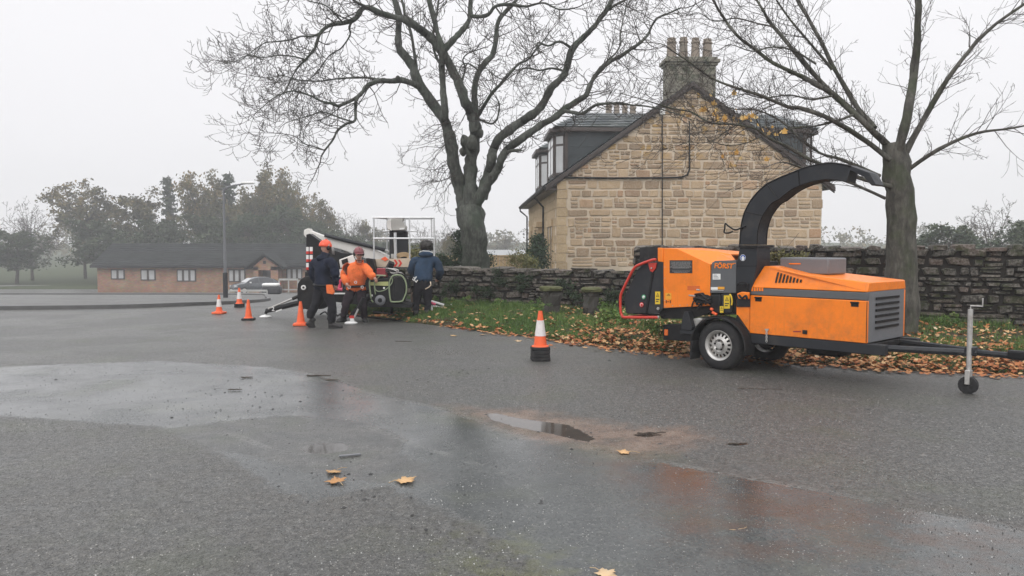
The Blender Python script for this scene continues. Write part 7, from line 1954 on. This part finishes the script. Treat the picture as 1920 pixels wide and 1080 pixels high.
# ---- cage (about 1.35 wide, 0.75 deep, 1.1 high)
YA, YB = 18.6, 19.3
def CG(px, py, far=0): return P(px, py, YB if far else YA)
cage = MB(); zb = CG(700, 500).z; zt = CG(700, 408).z; xl, xr = CG(701, 450).x, CG(814, 450).x; x1_, x2_ = CG(766, 450).x, CG(722, 450).x
def tub(name, a, b_, r=.019): ltube(name, [Vector(a), Vector(b_)], r, 'alu')
for x in (xl, CG(768, 450).x, xr): tub('cage_post', (x, YA, zb - .02), (x, YA, zt))
for x in (xl + .2, xr - .13, CG(752, 450).x): tub('cage_post', (x, YB, zb - .02), (x, YB, zt))
zm = CG(700, 447).z; zm2 = CG(700, 433).z
for z in (zt, zm):
    tub('cage_rail', (xl - .02, YA, z), (xr + .02, YA, z), .021); tub('cage_rail', (xl + .18, YB, z), (xr - .12, YB, z))
    tub('cage_rail', (xl, YA, z), (xl + .2, YB, z)); tub('cage_rail', (xr, YA, z), (xr - .13, YB, z))
for z in (zb,): tub('cage_rail', (xl, YA, z), (xr, YA, z), .02)
tub('cage_rail', (x2_ - .12, YB - .3, zm2), (xl + .95, YB - .3, zm2))
for k in range(11):                                          # wire infill on the left end
    tub('mesh_wire', (xl + .02 + .022 * k, YA + .08 * k, zt - .02), (xl + .02 + .022 * k, YA + .08 * k, zm), .003)
b = MB(); b.box(((xl + xr) / 2, (YA + YB) / 2, zb - .02), (xr - xl, YB - YA, .04)); obj('cage_floor', b, M['mid_grey'], lift)
tb = lplate('toe_board', [(700, 486), (767, 484), (767, 501), (700, 501)], YA - .03, .02, 'cream_board', bevel=.004)
for x in (738, 746):
    lplate('chevron', [(x, 487), (x + 4, 487), (x + 8, 493.5), (x + 4, 500), (x, 500), (x + 4, 493.5)], YA - .036, .004, 'label_red', tb, bevel=0)
for (x, wd) in ((769, 2), (773, 2.5), (778, 2)): lplate('toe_board_mark', [(x, 489), (x + wd, 489), (x + wd, 498), (x, 498)], YA - .034, .003, 'mid_grey', tb, bevel=0)
lplate('toe_board', [(767, 486), (800, 487), (800, 500), (767, 501)], YA - .025, .02, 'cream_board', bevel=.004)
lplate('jacket_corner', [(714, 485), (722, 481), (728, 486), (722, 490)], YA - .05, .02, 'cone_orange', bevel=.004)
# control unit and the dark upright panel seen in the cage
lplate('levelling_mast', [(730, 432), (736, 432), (738, 492), (730, 492)], 18.95, .1, 'dark_grey')
lplate('upright_panel', [(743, 446), (765, 446), (765, 488), (743, 488)], 18.9, .06, 'navy_panel' if 'navy_panel' in M else 'dark_grey')
lplate('panel_head', [(732, 434), (763, 434), (763, 446), (732, 446)], 18.9, .2, 'black')
ltube('upright_rail', [Q(741, 436, 18.75), Q(742, 489, 18.75)], .035, 'alu')
cbx = lplate('control_box', [(726, 414), (731, 410), (756, 408), (754, 415), (761, 425), (760, 432), (734, 432), (730, 430), (725, 424)], 18.75, .3, 'box_grey' if 'box_grey' in M else 'mid_grey', bevel=.012)
M['box_grey'] = paint('pale_grey_plastic', (0.42, 0.41, 0.38), .5, .08, 5); cbx.data.materials[0] = M['box_grey']
lplate('box_end', [(725, 416), (733, 410), (734, 433), (726, 427)], 18.72, .04, 'white', cbx, bevel=.005)
lplate('box_label', [(749, 428), (758, 427.5), (758, 430), (749, 430.5)], 18.72, .04, 'label_white', cbx, bevel=0)
lplate('bracket', [(733, 476), (744, 476), (744, 484), (733, 484)], 18.8, .1, 'box_grey')
for k in range(6):
    rr = random.Random(70 + k); c = Q(757, 484, 18.75); r_ = .07 + .012 * k
    pts = [c + Vector((r_ * 1.35 * math.cos(t) + rr.uniform(-.01, .01), .03 * math.sin(t * 2), r_ * .62 * math.sin(t) + .01 * k)) for t in np.linspace(0, 2 * PI, 15)[:-1]]
    b = MB(); b.tube(pts, .012, 6, closed=True); obj('coiled_hose', b, M['hose_brown'] if 'hose_brown' in M else M['timber'], lift, smooth=True)
ltube('boom_neck', [Q(735, 492, 18.3), Q(720, 520, 18.4)], .09, 'dark_grey', sides=4)

# ------------------------------------------------------------------ green framed generator on the drawbar
GY_ = 17.25
gen = thing('generator', P(728, 575, GY_), 'black generator in a pale green tube frame gripped by the person in orange', 'generator')
def gpl(name, pts, th, mat, y=0.0, bevel=.01):
    b = MB(); b.prism([P(a, c, GY_ + y) for a, c in pts], (0, th, 0)); return obj(name, b, M[mat], gen, bevel=bevel)
gpl('body', [(695, 527), (736, 520), (740, 526), (740, 568), (722, 572), (697, 566)], .45, 'black_plastic')
gpl('end_panel', [(738, 523), (741, 519), (753, 519), (758, 525), (760, 545), (756, 565), (752, 568), (741, 568), (738, 562)], .42, 'black', -.02, .02)
gpl('yellow_band', [(693, 529), (728, 528), (728, 536), (693, 535)], .01, 'band_green' if 'band_green' in M else 'green_tube', -.015, 0)
M['band'] = paint('lime_band', (0.40, 0.42, 0.17), .5, .1, 10)
gen.children[-1].data.materials[0] = M['band']
def gtube(pts, r=.017, closed=False, y=-.06):
    b = MB(); pp = [P(a, c, GY_ + y) for a, c in pts]; pp = smooth_path(pp + ([pp[0]] if closed else []), 4); b.tube(pp, r, 8); obj('frame_tube', b, M['green_tube'], gen, smooth=True)
loop = [(733, 522), (738, 516.5), (750, 516), (756, 520), (761, 530), (762, 545), (757, 560), (753, 565), (736, 566), (732, 562), (730, 545), (730, 530)]
gtube(loop, closed=True); gtube(loop, closed=True, y=.45, r=.015)
gtube([(696, 560), (694, 545), (693, 528), (698, 519), (706, 516.5), (724, 517)]); gtube([(704, 552), (702, 535), (706, 524), (712, 518)], .012)
gtube([(702, 527), (703, 540), (708, 546), (718, 545), (727, 540), (735, 530), (736, 522)], .011); gtube([(696, 562), (700, 567)], .015)
b = MB(); c = P(713, 563, GY_ - .1); b.lathe([(.05, -.04), (.11, -.035), (.115, 0), (.11, .035), (.05, .04)], c, 'Y', 22); w_ = obj('wheel', b, M['pale_tyre'] if 'pale_tyre' in M else M['mid_grey'], gen, smooth=True)
b = MB(); b.lathe([(.001, -.045), (.05, -.04), (.05, .04), (.001, .045)], c, 'Y', 14); obj('hub', b, M['black'], w_)
for (a, c_) in ((697, 554), (720, 540)): b = MB(); b.box(P(a, c_, GY_ - .03), (.04, .02, .04)); obj('socket', b, M['label_white'], gen, bevel=.006)
b = MB(); b.prism([P(690, 568, GY_), P(772, 570, GY_), P(772, 577, GY_), P(690, 576, GY_)], (0, .5, 0)); obj('drawbar_tray', b, M['black'], lift, bevel=.01)
gpl('fuel_cap', [(706, 517), (718, 517), (718, 521), (706, 521)], .1, 'black', .1)
# brown wooden stake by the woman
s_ = P(775, 590, 18.2); b = MB(); b.tube([P(774, 548, 18.2), P(779, 548, 18.2).lerp(P(775, 590, 18.2), 1.0)], .05, 6); tag(obj('wooden_stake', b, M['brown_board'], origin=P(775, 590, 18.2)), 'rough brown wooden stake leaning beside the legs of the woman in blue', 'stake')

# ------------------------------------------------------------------ traffic cones
def cone(px, py, h, kind, label, bases=1, base_mat='rubber', Yfix=None):
    c = G(px, py); 
    t = thing('traffic_cone', (c.x, c.y, 0), label, 'traffic cone')
    rr = random.Random(int(px)); hb = .045; z = 0; wB = h * .62
    for k in range(bases):
        b = MB(); a = rr.uniform(-.12, .12) if bases > 1 else rr.uniform(-.2, .2); ww = wB * (1 if bases == 1 else .78) * rr.uniform(.97, 1.0); hh = hb if bases == 1 else .048
        R = Matrix.Rotation(a, 3, 'Z') @ Matrix.Rotation(rr.uniform(-.03, .03) if k else 0, 3, 'Y')
        b.prism([c + R @ Vector((sx * ww / 2, sy * ww / 2, 0)) + Vector((0, 0, z)) for sx, sy in ((-1, -.85), (-.85, -1), (.85, -1), (1, -.85), (1, .85), (.85, 1), (-.85, 1), (-1, .85))], (0, 0, hh)); obj('base', b, M[base_mat], t, bevel=.008); z += hh + .002
    r0, r1 = h * .175, h * .052
    H_ = h - hb; R_ = lambda f: r0 + (r1 - r0) * f
    def band(nm, f0, f1, mat, grow=0.0):
        b = MB(); b.lathe([(R_(f0) + grow, z + H_ * f0), (R_(f1) + grow, z + H_ * f1), (R_(f1) - .006, z + H_ * f1), (R_(f0) - .006, z + H_ * f0)] , Vector((c.x, c.y, 0)), seg=24); obj(nm, b, M[mat], t, smooth=False)
        for p in t.children[-1].data.polygons: p.use_smooth = True
        t.children[-1].data.set_sharp_from_angle(angle=.6)
    if kind == 'sleeve':
        band('cone_body', 0.0, 1.0, 'cone_orange'); band('reflective_sleeve', .30, .74, 'cone_white', .004)
    else: band('cone_body', 0, 1, 'cone_orange')
    b = MB(); b.lathe([(r0 * 1.3, z - .001), (r0 * 1.25, z + .012), (r0, z + .02)], Vector((c.x, c.y, 0)), seg=24); obj('skirt', b, M['cone_orange'], t)
    return t
cone(1013, 675, .56, 'sleeve', 'orange and white traffic cone standing on a pile of black rubber bases', 4)
cone(466, 600, .46, 'plain', 'plain orange cone on a black base closest to the banded cone by the kerb')
cone(564, 610, .50, 'plain', 'plain orange cone with orange base beside the foot of the man in navy', 1, 'cone_orange')
cone(449, 576, .47, 'sleeve', 'banded cone on doubled bases near the parked car and the kerb', 2)
cone(411, 588, .46, 'sleeve', 'banded orange cone standing alone outermost along the street', 1, 'cone_orange')
# a pale sleeve cap on the cone by the man
# ------------------------------------------------------------------ people
def skin_body(name, joints, bones, parent, root='pelvis', sub=2):
    """joints: name -> (pos, radius or (rx, ry)); bones: (a, b, zone). Returns evaluated mesh verts/faces with a zone per face"""
    names = list(joints); idx = {k: i for i, k in enumerate(names)}
    vs = [Vector(joints[k][0]) for k in names]; es = [(idx[a], idx[b]) for a, b, _ in bones]
    me = bpy.data.meshes.new('tmp'); me.from_pydata(vs, es, []); o = bpy.data.objects.new('tmp', me); COL.objects.link(o)
    m = o.modifiers.new('skin', 'SKIN'); m.use_smooth_shade = True; m.branch_smoothing = .6
    if not me.skin_vertices: me.skin_vertices.new()
    for k, i in idx.items():
        r = joints[k][1]; r = r if isinstance(r, tuple) else (r, r); sv = me.skin_vertices[0].data[i]; sv.radius = r; sv.use_root = (k == root)
    s_ = o.modifiers.new('sub', 'SUBSURF'); s_.levels = sub; s_.render_levels = sub
    dg = bpy.context.evaluated_depsgraph_get(); dg.update(); ev = bpy.data.meshes.new_from_object(o.evaluated_get(dg)); bpy.data.objects.remove(o)
    V_ = [v.co.copy() for v in ev.vertices]; F_ = [tuple(p.vertices) for p in ev.polygons]; N_ = [v.normal.copy() for v in ev.vertices]
    seg = [(vs[idx[a]], vs[idx[b]], z, (joints[a][1] if not isinstance(joints[a][1], tuple) else max(joints[a][1]))) for a, b, z in bones]
    def zone(p):
        best = None; bd = 1e9
        for a, c, z, r in seg:
            d = c - a; t = max(0, min(1, (p - a).dot(d) / max(d.length_squared, 1e-9))); dd = (p - a - d * t).length - r
            if dd < bd: bd = dd; best = z
        return best
    zones = [zone(sum((V_[i] for i in f), Vector()) / len(f)) for f in F_]
    bpy.data.meshes.remove(ev)
    return V_, F_, N_, zones
def garment(name, V_, F_, N_, zones, zs, mat, parent, push, wr=.012, freq=9, cut=None, loose=None):
    """cloth shell over the zones of the body, pushed out along the normals and creased"""
    keep = [f for f, z in zip(F_, zones) if z in zs and (cut is None or cut(sum((V_[i] for i in f), Vector()) / len(f)))]
    ids = sorted({i for f in keep for i in f}); mp = {i: k for k, i in enumerate(ids)}
    off = woff(parent); vs = []
    for i in ids:
        v = V_[i]; n_ = N_[i]
        k = push + wr * (mnoise.noise(Vector((v.x * freq, v.y * freq, v.z * freq * 1.6))) + .6 * mnoise.noise(Vector((v.x * freq * 2.3 + 7, v.y * freq * 2.3, v.z * freq * 3.2))))
        if loose: k += loose(v)
        vs.append(tuple(v + n_ * k - off))
    me = bpy.data.meshes.new(name); me.from_pydata(vs, [], [tuple(mp[i] for i in f) for f in keep]); me.materials.append(M[mat]); me.polygons.foreach_set('use_smooth', [True] * len(me.polygons)); me.update()
    o = bpy.data.objects.new(name, me); COL.objects.link(o); o.parent = parent
    s_ = o.modifiers.new('cloth', 'SOLIDIFY'); s_.thickness = .008; s_.offset = 1
    return o
def hand(mb, wrist, direction, palm_n, size=.19, curl=.5, side=1):
    """palm and five bent fingers; palm_n points out of the palm"""
    d = direction.normalized(); n_ = (palm_n - d * palm_n.dot(d)).normalized(); s_ = d.cross(n_) * side
    pl_ = size * .5
    mb.tube([wrist - d * .01, wrist + d * pl_ * .5, wrist + d * pl_], [.027, .036, .034], 8)
    mb.v = mb.v
    for k, (o_, l_) in enumerate(((-1.5, .38), (-.5, .44), (.5, .41), (1.5, .33))):
        b0 = wrist + d * pl_ * .92 + s_ * (o_ * .019); L_ = size * l_; dd = d.copy(); pts = [b0]
        for q in range(3): dd = (dd + n_ * curl * .9).normalized(); pts.append(pts[-1] + dd * L_ / 3)
        mb.tube(pts, [.0095, .0092, .0085, .0065], 6)
    t0 = wrist + d * pl_ * .3 - s_ * .03; td = (d * .7 - s_ * .8 + n_ * .35).normalized(); pts = [t0]
    for q in range(2): td = (td + d * .25 + n_ * curl * .4).normalized(); pts.append(pts[-1] + td * size * .17)
    mb.tube(pts, [.0125, .011, .008], 6)
def ellipsoid(mb, c, rx, ry, rz, R=None, seg=20, rings=12, zmin=-1.0, fn=None):
    vs = []; fs = []; R = R or Matrix.Identity(3); a0 = math.asin(max(-1, zmin)); 
    for i in range(rings + 1):
        t = a0 + (PI / 2 - a0) * i / rings
        for k in range(seg):
            a = 2 * PI * k / seg; p = Vector((math.cos(t) * math.cos(a), math.cos(t) * math.sin(a), math.sin(t)))
            p = fn(p) if fn else p; vs.append(Vector(c) + R @ Vector((p.x * rx, p.y * ry, p.z * rz)))
    for i in range(rings):
        for k in range(seg): k2 = (k + 1) % seg; fs.append((i * seg + k, i * seg + k2, (i + 1) * seg + k2, (i + 1) * seg + k))
    fs.append(tuple(range(seg))[::-1]); mb.add(vs, fs)
def head_geo(mb, c, R, s=1.0):
    """skull, jaw, nose, brow, ears; +x is forward in R"""
    def f(p):
        x, y, z = p
        if z < 0: y *= 1 + .28 * z; x = x * (1 + .12 * z) + (.10 * -z if x > 0 else -.25 * z)
        if x > 0: x *= .93
        return Vector((x, y, z))
    ellipsoid(mb, c, .098 * s, .076 * s, .118 * s, R, 20, 14, -1, f)
    T_ = lambda x, y, z: c + R @ (Vector((x, y, z)) * s)
    mb.add([T_(.088, -.012, -.002), T_(.088, .012, -.002), T_(.118, 0, -.03), T_(.09, -.018, -.038), T_(.09, .018, -.038)], [(0, 2, 1), (0, 3, 2), (1, 2, 4), (3, 4, 2)])
    mb.tube([T_(.087, -.04, .022), T_(.097, -.02, .028), T_(.097, .02, .028), T_(.087, .04, .022)], .008 * s, 6)
    for sg in (-1, 1): ellipsoid(mb, T_(-.005, sg * .078, -.005), .02 * s, .009 * s, .032 * s, R, 8, 6)
def boot(parent, ankle, toe_dir, sole_z, mat='boot', pitch=0.0, L_=.29):
    d = Vector((toe_dir[0], toe_dir[1], 0)).normalized(); s_ = Vector((-d.y, d.x, 0)); heel = Vector((ankle.x, ankle.y, sole_z)) - d * .07
    Rp = Matrix.Rotation(pitch, 3, s_); 
    def T_(a, b_, z): return heel + (Rp @ (d * a + s_ * b_ + Vector((0, 0, z))))
    secs = [(0, .036, .0, .11), (.04, .042, 0, .15), (.10, .043, 0, .15), (.14, .044, 0, .105), (.19, .05, 0, .085), (.25, .046, 0, .07), (.285, .03, .004, .045)]
    b = MB(); rings = []
    for (x, w, z0_, z1) in secs:
        x = x * L_ / .29; rings.append([T_(x, -w, z0_ + .012), T_(x, -w * 1.02, z0_ + (z1) * .5), T_(x, -w * .6, z1), T_(x, w * .6, z1), T_(x, w * 1.02, z0_ + z1 * .5), T_(x, w, z0_ + .012)])
    k = 6; b.add([p for r in rings for p in r], [(i * k + j, i * k + (j + 1) % k, (i + 1) * k + (j + 1) % k, (i + 1) * k + j) for i in range(len(rings) - 1) for j in range(k)] + [tuple(range(k))[::-1], tuple(range((len(rings) - 1) * k, len(rings) * k))])
    b.tube([T_(.05, 0, .10), T_(.05, 0, .20)], [.055, .058], 10)
    bo = obj('boot', b, M[mat], parent, smooth=True)
    b = MB(); b.prism([T_(x * L_ / .29, w * 1.08, 0) for x, w, _, _ in secs] + [T_(x * L_ / .29, -w * 1.08, 0) for x, w, _, _ in secs[::-1]], Rp @ Vector((0, 0, .024))); obj('sole', b, M['rubber'], bo)

def person(origin_px, origin_py, scale, label, J, R_, hands, feet, head_c, head_R, jacket, trousers, hem_z, jacket_push=.02, loose=None, gzb=0.0):
    base = G(origin_px, origin_py, gzb); per = thing('person', (base.x, base.y, 0), label, 'person')
    W = lambda px, py, dy=0.0: base + Vector(((px - origin_px) / scale, dy, (origin_py - py) / scale))
    joints = {k: (W(*v), R_[k]) for k, v in J.items()}
    bones = [('pelvis', 'spine', 'torso'), ('spine', 'chest', 'torso'), ('chest', 'neck', 'torso'), ('neck', 'head', 'head'),
             ('chest', 'sh_l', 'torso'), ('sh_l', 'el_l', 'arm'), ('el_l', 'wr_l', 'arm'), ('chest', 'sh_r', 'torso'), ('sh_r', 'el_r', 'arm'), ('el_r', 'wr_r', 'arm'),
             ('pelvis', 'hip_l', 'leg'), ('hip_l', 'kn_l', 'leg'), ('kn_l', 'an_l', 'leg'), ('pelvis', 'hip_r', 'leg'), ('hip_r', 'kn_r', 'leg'), ('kn_r', 'an_r', 'leg')]
    V_, F_, N_, Zn = skin_body('body', joints, bones, per)
    b = MB(); b.add(V_, F_)
    for (wk, ek, pn, curl, side) in hands:
        w_, e_ = joints[wk][0], joints[ek][0]; hand(b, w_, (w_ - e_), Vector(pn), .19, curl, side)
    head_geo(b, W(*head_c), head_R)
    body = obj('body', b, M['skin'], per, smooth=True)
    zh = base.z + hem_z; NK = joints['head'][0]
    j_ = garment('jacket', V_, F_, N_, Zn, ('torso', 'arm', 'leg'), jacket, per, jacket_push, .02, 10, loose=loose, cut=lambda p: p.z > zh and (p - NK).length > .085 - .0)
    garment('trousers', V_, F_, N_, Zn, ('leg', 'torso'), trousers, per, .016, .022, 11, cut=lambda p: p.z < zh + .04)
    for (ak, td, sz, pitch) in feet:
        boot(per, joints[ak][0], td, sz, pitch=pitch)
    return per, W, joints
def headR(yaw, pitch=0.0, roll=0.0):
    """+x forward turned to yaw (0 = picture right, 90 = away), pitch positive looks down"""
    return Matrix.Rotation(math.radians(yaw), 3, 'Z') @ Matrix.Rotation(math.radians(pitch), 3, 'Y') @ Matrix.Rotation(math.radians(roll), 3, 'X')
RAD = {'pelvis': (.155, .13), 'spine': (.15, .12), 'chest': (.175, .125), 'neck': .062, 'head': .07, 'sh_l': .075, 'el_l': .052, 'wr_l': .034, 'sh_r': .075, 'el_r': .052, 'wr_r': .034,
       'hip_l': .105, 'kn_l': .068, 'an_l': .05, 'hip_r': .105, 'kn_r': .068, 'an_r': .05}
def helmet(per, c, R, mat, visor=True, s=1.0):
    b = MB(); ellipsoid(b, c + R @ Vector((-.008, 0, .03)) * s, .135 * s, .115 * s, .125 * s, R, 24, 10, -.12); 
    sh = obj('helmet', b, M[mat], per, smooth=True)
    b = MB(); T_ = lambda x, y, z: c + R @ (Vector((x, y, z)) * s)
    vs = []; n_ = 9
    for k in range(n_): a = math.radians(-62 + 124 * k / (n_ - 1)); vs += [T_(.125 * math.cos(a) , .108 * math.sin(a), .028), T_(.175 * math.cos(a) + .005, .118 * math.sin(a), .012)]
    b.add(vs, [(2 * k, 2 * k + 1, 2 * k + 3, 2 * k + 2) for k in range(n_ - 1)]); o = obj('peak', b, M[mat], sh); o.modifiers.new('t', 'SOLIDIFY').thickness = .006
    b = MB(); b.tube([T_(-.115, 0, .11), T_(0, 0, .163), T_(.1, 0, .115)], .012, 6); obj('ridge', b, M[mat], sh, smooth=True)
    for sg in (-1, 1):
        b = MB(); ellipsoid(b, T_(.0, sg * .105, -.01), .04 * s, .026 * s, .05 * s, R, 12, 8); obj('ear_defender', b, M['black_plastic'], sh, smooth=True)
        b = MB(); b.tube([T_(0, sg * .12, .03), T_(.01, sg * .122, .075)], .007, 6); obj('defender_arm', b, M['steel'], sh)
    if visor:
        b = MB(); vs = []
        for k in range(n_): a = math.radians(-70 + 140 * k / (n_ - 1)); vs += [T_(.16 * math.cos(a) + .01, .125 * math.sin(a), .02), T_(.165 * math.cos(a) + .035, .118 * math.sin(a), -.135)]
        b.add(vs, [(2 * k, 2 * k + 1, 2 * k + 3, 2 * k + 2) for k in range(n_ - 1)]); o = obj('mesh_visor', b, M['visor'], sh, smooth=True); o.modifiers.new('t', 'SOLIDIFY').thickness = .003
n = NT('visor_mesh'); ck = n.voro(n.coord(), 160); M['visor'] = n.fin(n.mix(n.rng(ck, .2, .5), (0.12, .11, .11), (0.30, .29, .28)), .5)
# man in navy striding past the lift
R1 = dict(RAD)
p1, W1, j1 = person(607, 615, 92.7, 'man in navy hooded top and orange helmet striding past the outrigger leg',
    {'pelvis': (604, 536, .05), 'spine': (605, 518, .04), 'chest': (607, 498, .03), 'neck': (610, 479, .06), 'head': (612, 470, .08),
     'sh_l': (589, 491, .13), 'el_l': (583, 515, .16), 'wr_l': (593, 532, .24), 'sh_r': (626, 491, -.08), 'el_r': (632, 514, -.10), 'wr_r': (631, 533, -.02),
     'hip_l': (598, 540, .10), 'kn_l': (593, 568, .04), 'an_l': (577, 596, .12), 'hip_r': (614, 541, -.02), 'kn_r': (624, 572, -.05), 'an_r': (623, 604, -.04)}, dict(R1, kn_l=.072, kn_r=.072, an_l=.06, an_r=.06, hip_l=.105, hip_r=.105),
    [('wr_l', 'el_l', (1, 0, 0), .5, 1), ('wr_r', 'el_r', (-1, .3, 0), .5, -1)],
    [('an_l', (.75, .55), .07, .75), ('an_r', (1, .25), 0.0, 0)], (611, 466, .07), headR(42, 4), 'navy', 'trouser', .80, .028)
helmet(p1, W1(611, 464, .07), headR(42, 4), 'helmet_orange')
b = MB(); hc = W1(606, 484, .0); ellipsoid(b, hc, .13, .10, .075, headR(42), 16, 8); o = obj('hood', b, M['navy'], p1, smooth=True)
b = MB(); b.prism([W1(616, 533, -.19), W1(626, 533, -.19), W1(630, 548, -.17), W1(627, 551, -.17), W1(617, 549, -.19)], (.02, .05, 0)); obj('orange_pouch', b, M['hi_vis'], p1, bevel=.01)
b = MB(); b.tube([W1(589, 533, .0), W1(598, 535, -.14), W1(610, 535, -.17), W1(622, 534, -.13)], .022, 8); obj('belt', b, M['black'], p1, smooth=True)
# person in hi-vis orange leaning on the generator
p2, W2, j2 = person(660, 603, 85.6, 'person in orange jacket and dark red helmet leaning to grip the green framed generator',
    {'pelvis': (668, 538, 0), 'spine': (669, 521, -.08), 'chest': (673, 508, -.13), 'neck': (677, 494, -.17), 'head': (679, 483, -.24),
     'sh_l': (658, 500, -.12), 'el_l': (647, 514, -.06), 'wr_l': (654, 529, -.20), 'sh_r': (688, 500, -.16), 'el_r': (697, 511, -.26), 'wr_r': (705, 518, -.30),
     'hip_l': (661, 542, 0), 'kn_l': (650, 572, -.12), 'an_l': (644, 594, .0), 'hip_r': (676, 542, .02), 'kn_r': (682, 572, -.10), 'an_r': (683, 596, .02)}, dict(RAD, chest=(.165, .13), spine=(.17, .14), sh_l=.075, sh_r=.075, el_l=.058, el_r=.052, neck=.055, head=.06),
    [('wr_l', 'el_l', (1, .2, -.3), .6, 1), ('wr_r', 'el_r', (0, .3, -1), .7, -1)],
    [('an_l', (-.45, -.9), 0, 0), ('an_r', (.3, -.95), 0, 0)], (679, 477, -.31), headR(-68, 6), 'hi_vis', 'trouser_brown', .70, .035, loose=lambda v: .03 * max(0, mnoise.noise(v * 4)))
hR = headR(-68, 6); hc = W2(679, 477, -.31); helmet(p2, hc + Vector((0, 0, .025)), hR, 'helmet_red', False, .93)
b = MB(); T2 = lambda x, y, z: hc + hR @ Vector((x, y, z))
for sg in (-1, 1): b.tube([T2(.108, sg * .03 + .022 * math.cos(t), .002 + .016 * math.sin(t)) for t in np.linspace(0, 2 * PI, 11)[:-1]], .0035, 5, closed=True)
b.tube([T2(.108, -.01, .002), T2(.112, 0, .005), T2(.108, .01, .002)], .003, 5); obj('glasses', b, M['black'], p2)
b = MB(); b.tube([T2(.098, -.022, -.062), T2(.104, 0, -.067), T2(.098, .022, -.062)], .005, 6); obj('mouth', b, M['maroon'], p2)
for sg in (-1, 1): b = MB(); ellipsoid(b, T2(.093, sg * .03, .004), .006, .011, .006, hR, 8, 5); obj('eye', b, M['black'], p2)
b = MB(); b.tube([T2(-.02, -.105, -.02), T2(.03, -.07, -.11), T2(.05, 0, -.128), T2(.03, .07, -.11), T2(-.02, .105, -.02)], .008, 6); obj('chin_strap', b, M['black'], p2)
for (a, c, r) in ((660, 537, .03), (672, 528, .026), (684, 537, .026)):
    q = W2(a, c, -.26); b = MB(); b.tube([q + Vector((r * math.cos(t), .0, r * math.sin(t))) for t in np.linspace(0, 2 * PI, 11)[:-1]], .007, 6, closed=True); obj('harness_ring', b, M['label_white'], p2)
b = MB(); b.tube([W2(658, 538, -.15), W2(666, 536, -.2), W2(680, 536, -.2), W2(688, 535, -.12)], .024, 8); obj('harness_belt', b, M['black'], p2, smooth=True)
# woman in blue, back to the camera
p3, W3, j3 = person(794, 592, 79, 'woman with dark curly hair in a blue hooded jacket bending away towards the lift',
    {'pelvis': (793, 535, 0), 'spine': (794, 519, .05), 'chest': (796, 500, .15), 'neck': (798, 483, .25), 'head': (799, 474, .32),
     'sh_l': (778, 493, .16), 'el_l': (771, 512, .18), 'wr_l': (778, 526, .38), 'sh_r': (814, 493, .16), 'el_r': (823, 512, .17), 'wr_r': (818, 526, .38),
     'hip_l': (785, 540, 0), 'kn_l': (782, 566, .04), 'an_l': (780, 586, 0), 'hip_r': (801, 540, 0), 'kn_r': (801, 566, .06), 'an_r': (801, 586, .02)}, dict(RAD, chest=(.165, .13), spine=(.17, .135), pelvis=(.17, .14), sh_l=.078, sh_r=.078, el_l=.058, el_r=.058, hip_l=.12, hip_r=.12),
    [('wr_l', 'el_l', (1, 0, 0), .6, 1), ('wr_r', 'el_r', (-1, 0, 0), .6, -1)],
    [('an_l', (-.2, 1), .02, 0), ('an_r', (.3, 1), .02, 0)], (799, 471, .33), headR(88, 32), 'blue_fabric', 'trouser', .78, .03, gzb=.1)
b = MB(); hc = W3(798, 469, .31); rr = random.Random(2); ellipsoid(b, hc, .145, .16, .125, None, 24, 14); b.v = [tuple(Vector(v) + (Vector(v) - hc).normalized() * (.035 * mnoise.noise(Vector(v) * 14) + .02 * mnoise.noise(Vector(v) * 32))) for v in b.v]
hr = obj('hair', b, M['hair'], p3, smooth=True)
for k in range(130):
    pass
T = Twigs()
for k in range(150):
    d = Vector((rr.gauss(0, 1), rr.gauss(0, 1), rr.gauss(.2, 1))).normalized(); T.grow(hc + Vector((d.x * .14, d.y * .155, d.z * .12)), d, .055, .008, 0, rr, -.3, .7, rmin=.003)
o = T.make('curls', M['hair'], hr); o['kind'] = 'stuff'
b = MB(); ellipsoid(b, W3(798, 484, .10), .17, .09, .07, None, 18, 8); obj('hood', b, M['blue_fabric'], p3, smooth=True)
b = MB(); b.tube([W3(786, 480, .14), W3(792, 477.5, .10), W3(804, 478, .10), W3(810, 481, .14)], .009, 6); obj('collar_trim', b, M['label_white'], p3)
for (a, c) in ((777, 526), (781, 529), (779, 523)): b = MB(); q = W3(a, c, -.2); b.tube([q, q + Vector((.03, 0, -.04)), q + Vector((.06, .01, .01))], .014, 6); obj('carabiner', b, M['label_white'], p3)
b = MB(); b.tube([W3(808, 531, -.17), W3(809, 537, -.18), W3(805, 541, -.18), W3(799, 544, -.18)], .014, 6); obj('rope_loop', b, M['cream_board'], p3, smooth=True)

# ------------------------------------------------------------------ misty air
b = MB(); b.box((20, 105, 11), (640, 310, 30.5)); o = obj('haze', b, [])
o.data.materials.clear()
hm = bpy.data.materials.new('haze'); hm.use_nodes = True; ht = hm.node_tree; ht.nodes.clear()
ho = ht.nodes.new('ShaderNodeOutputMaterial'); hv = ht.nodes.new('ShaderNodeVolumePrincipled')
hv.inputs['Color'].default_value = (0.93, 0.94, 0.96, 1); hv.inputs['Density'].default_value = HAZE
hv.inputs['Anisotropy'].default_value = 0.3
ht.links.new(hv.outputs[0], ho.inputs['Volume']); o.data.materials.append(hm); o['kind'] = 'stuff'; o['label'] = 'pale wintry mist over the street and the far trees'; o['category'] = 'mist'
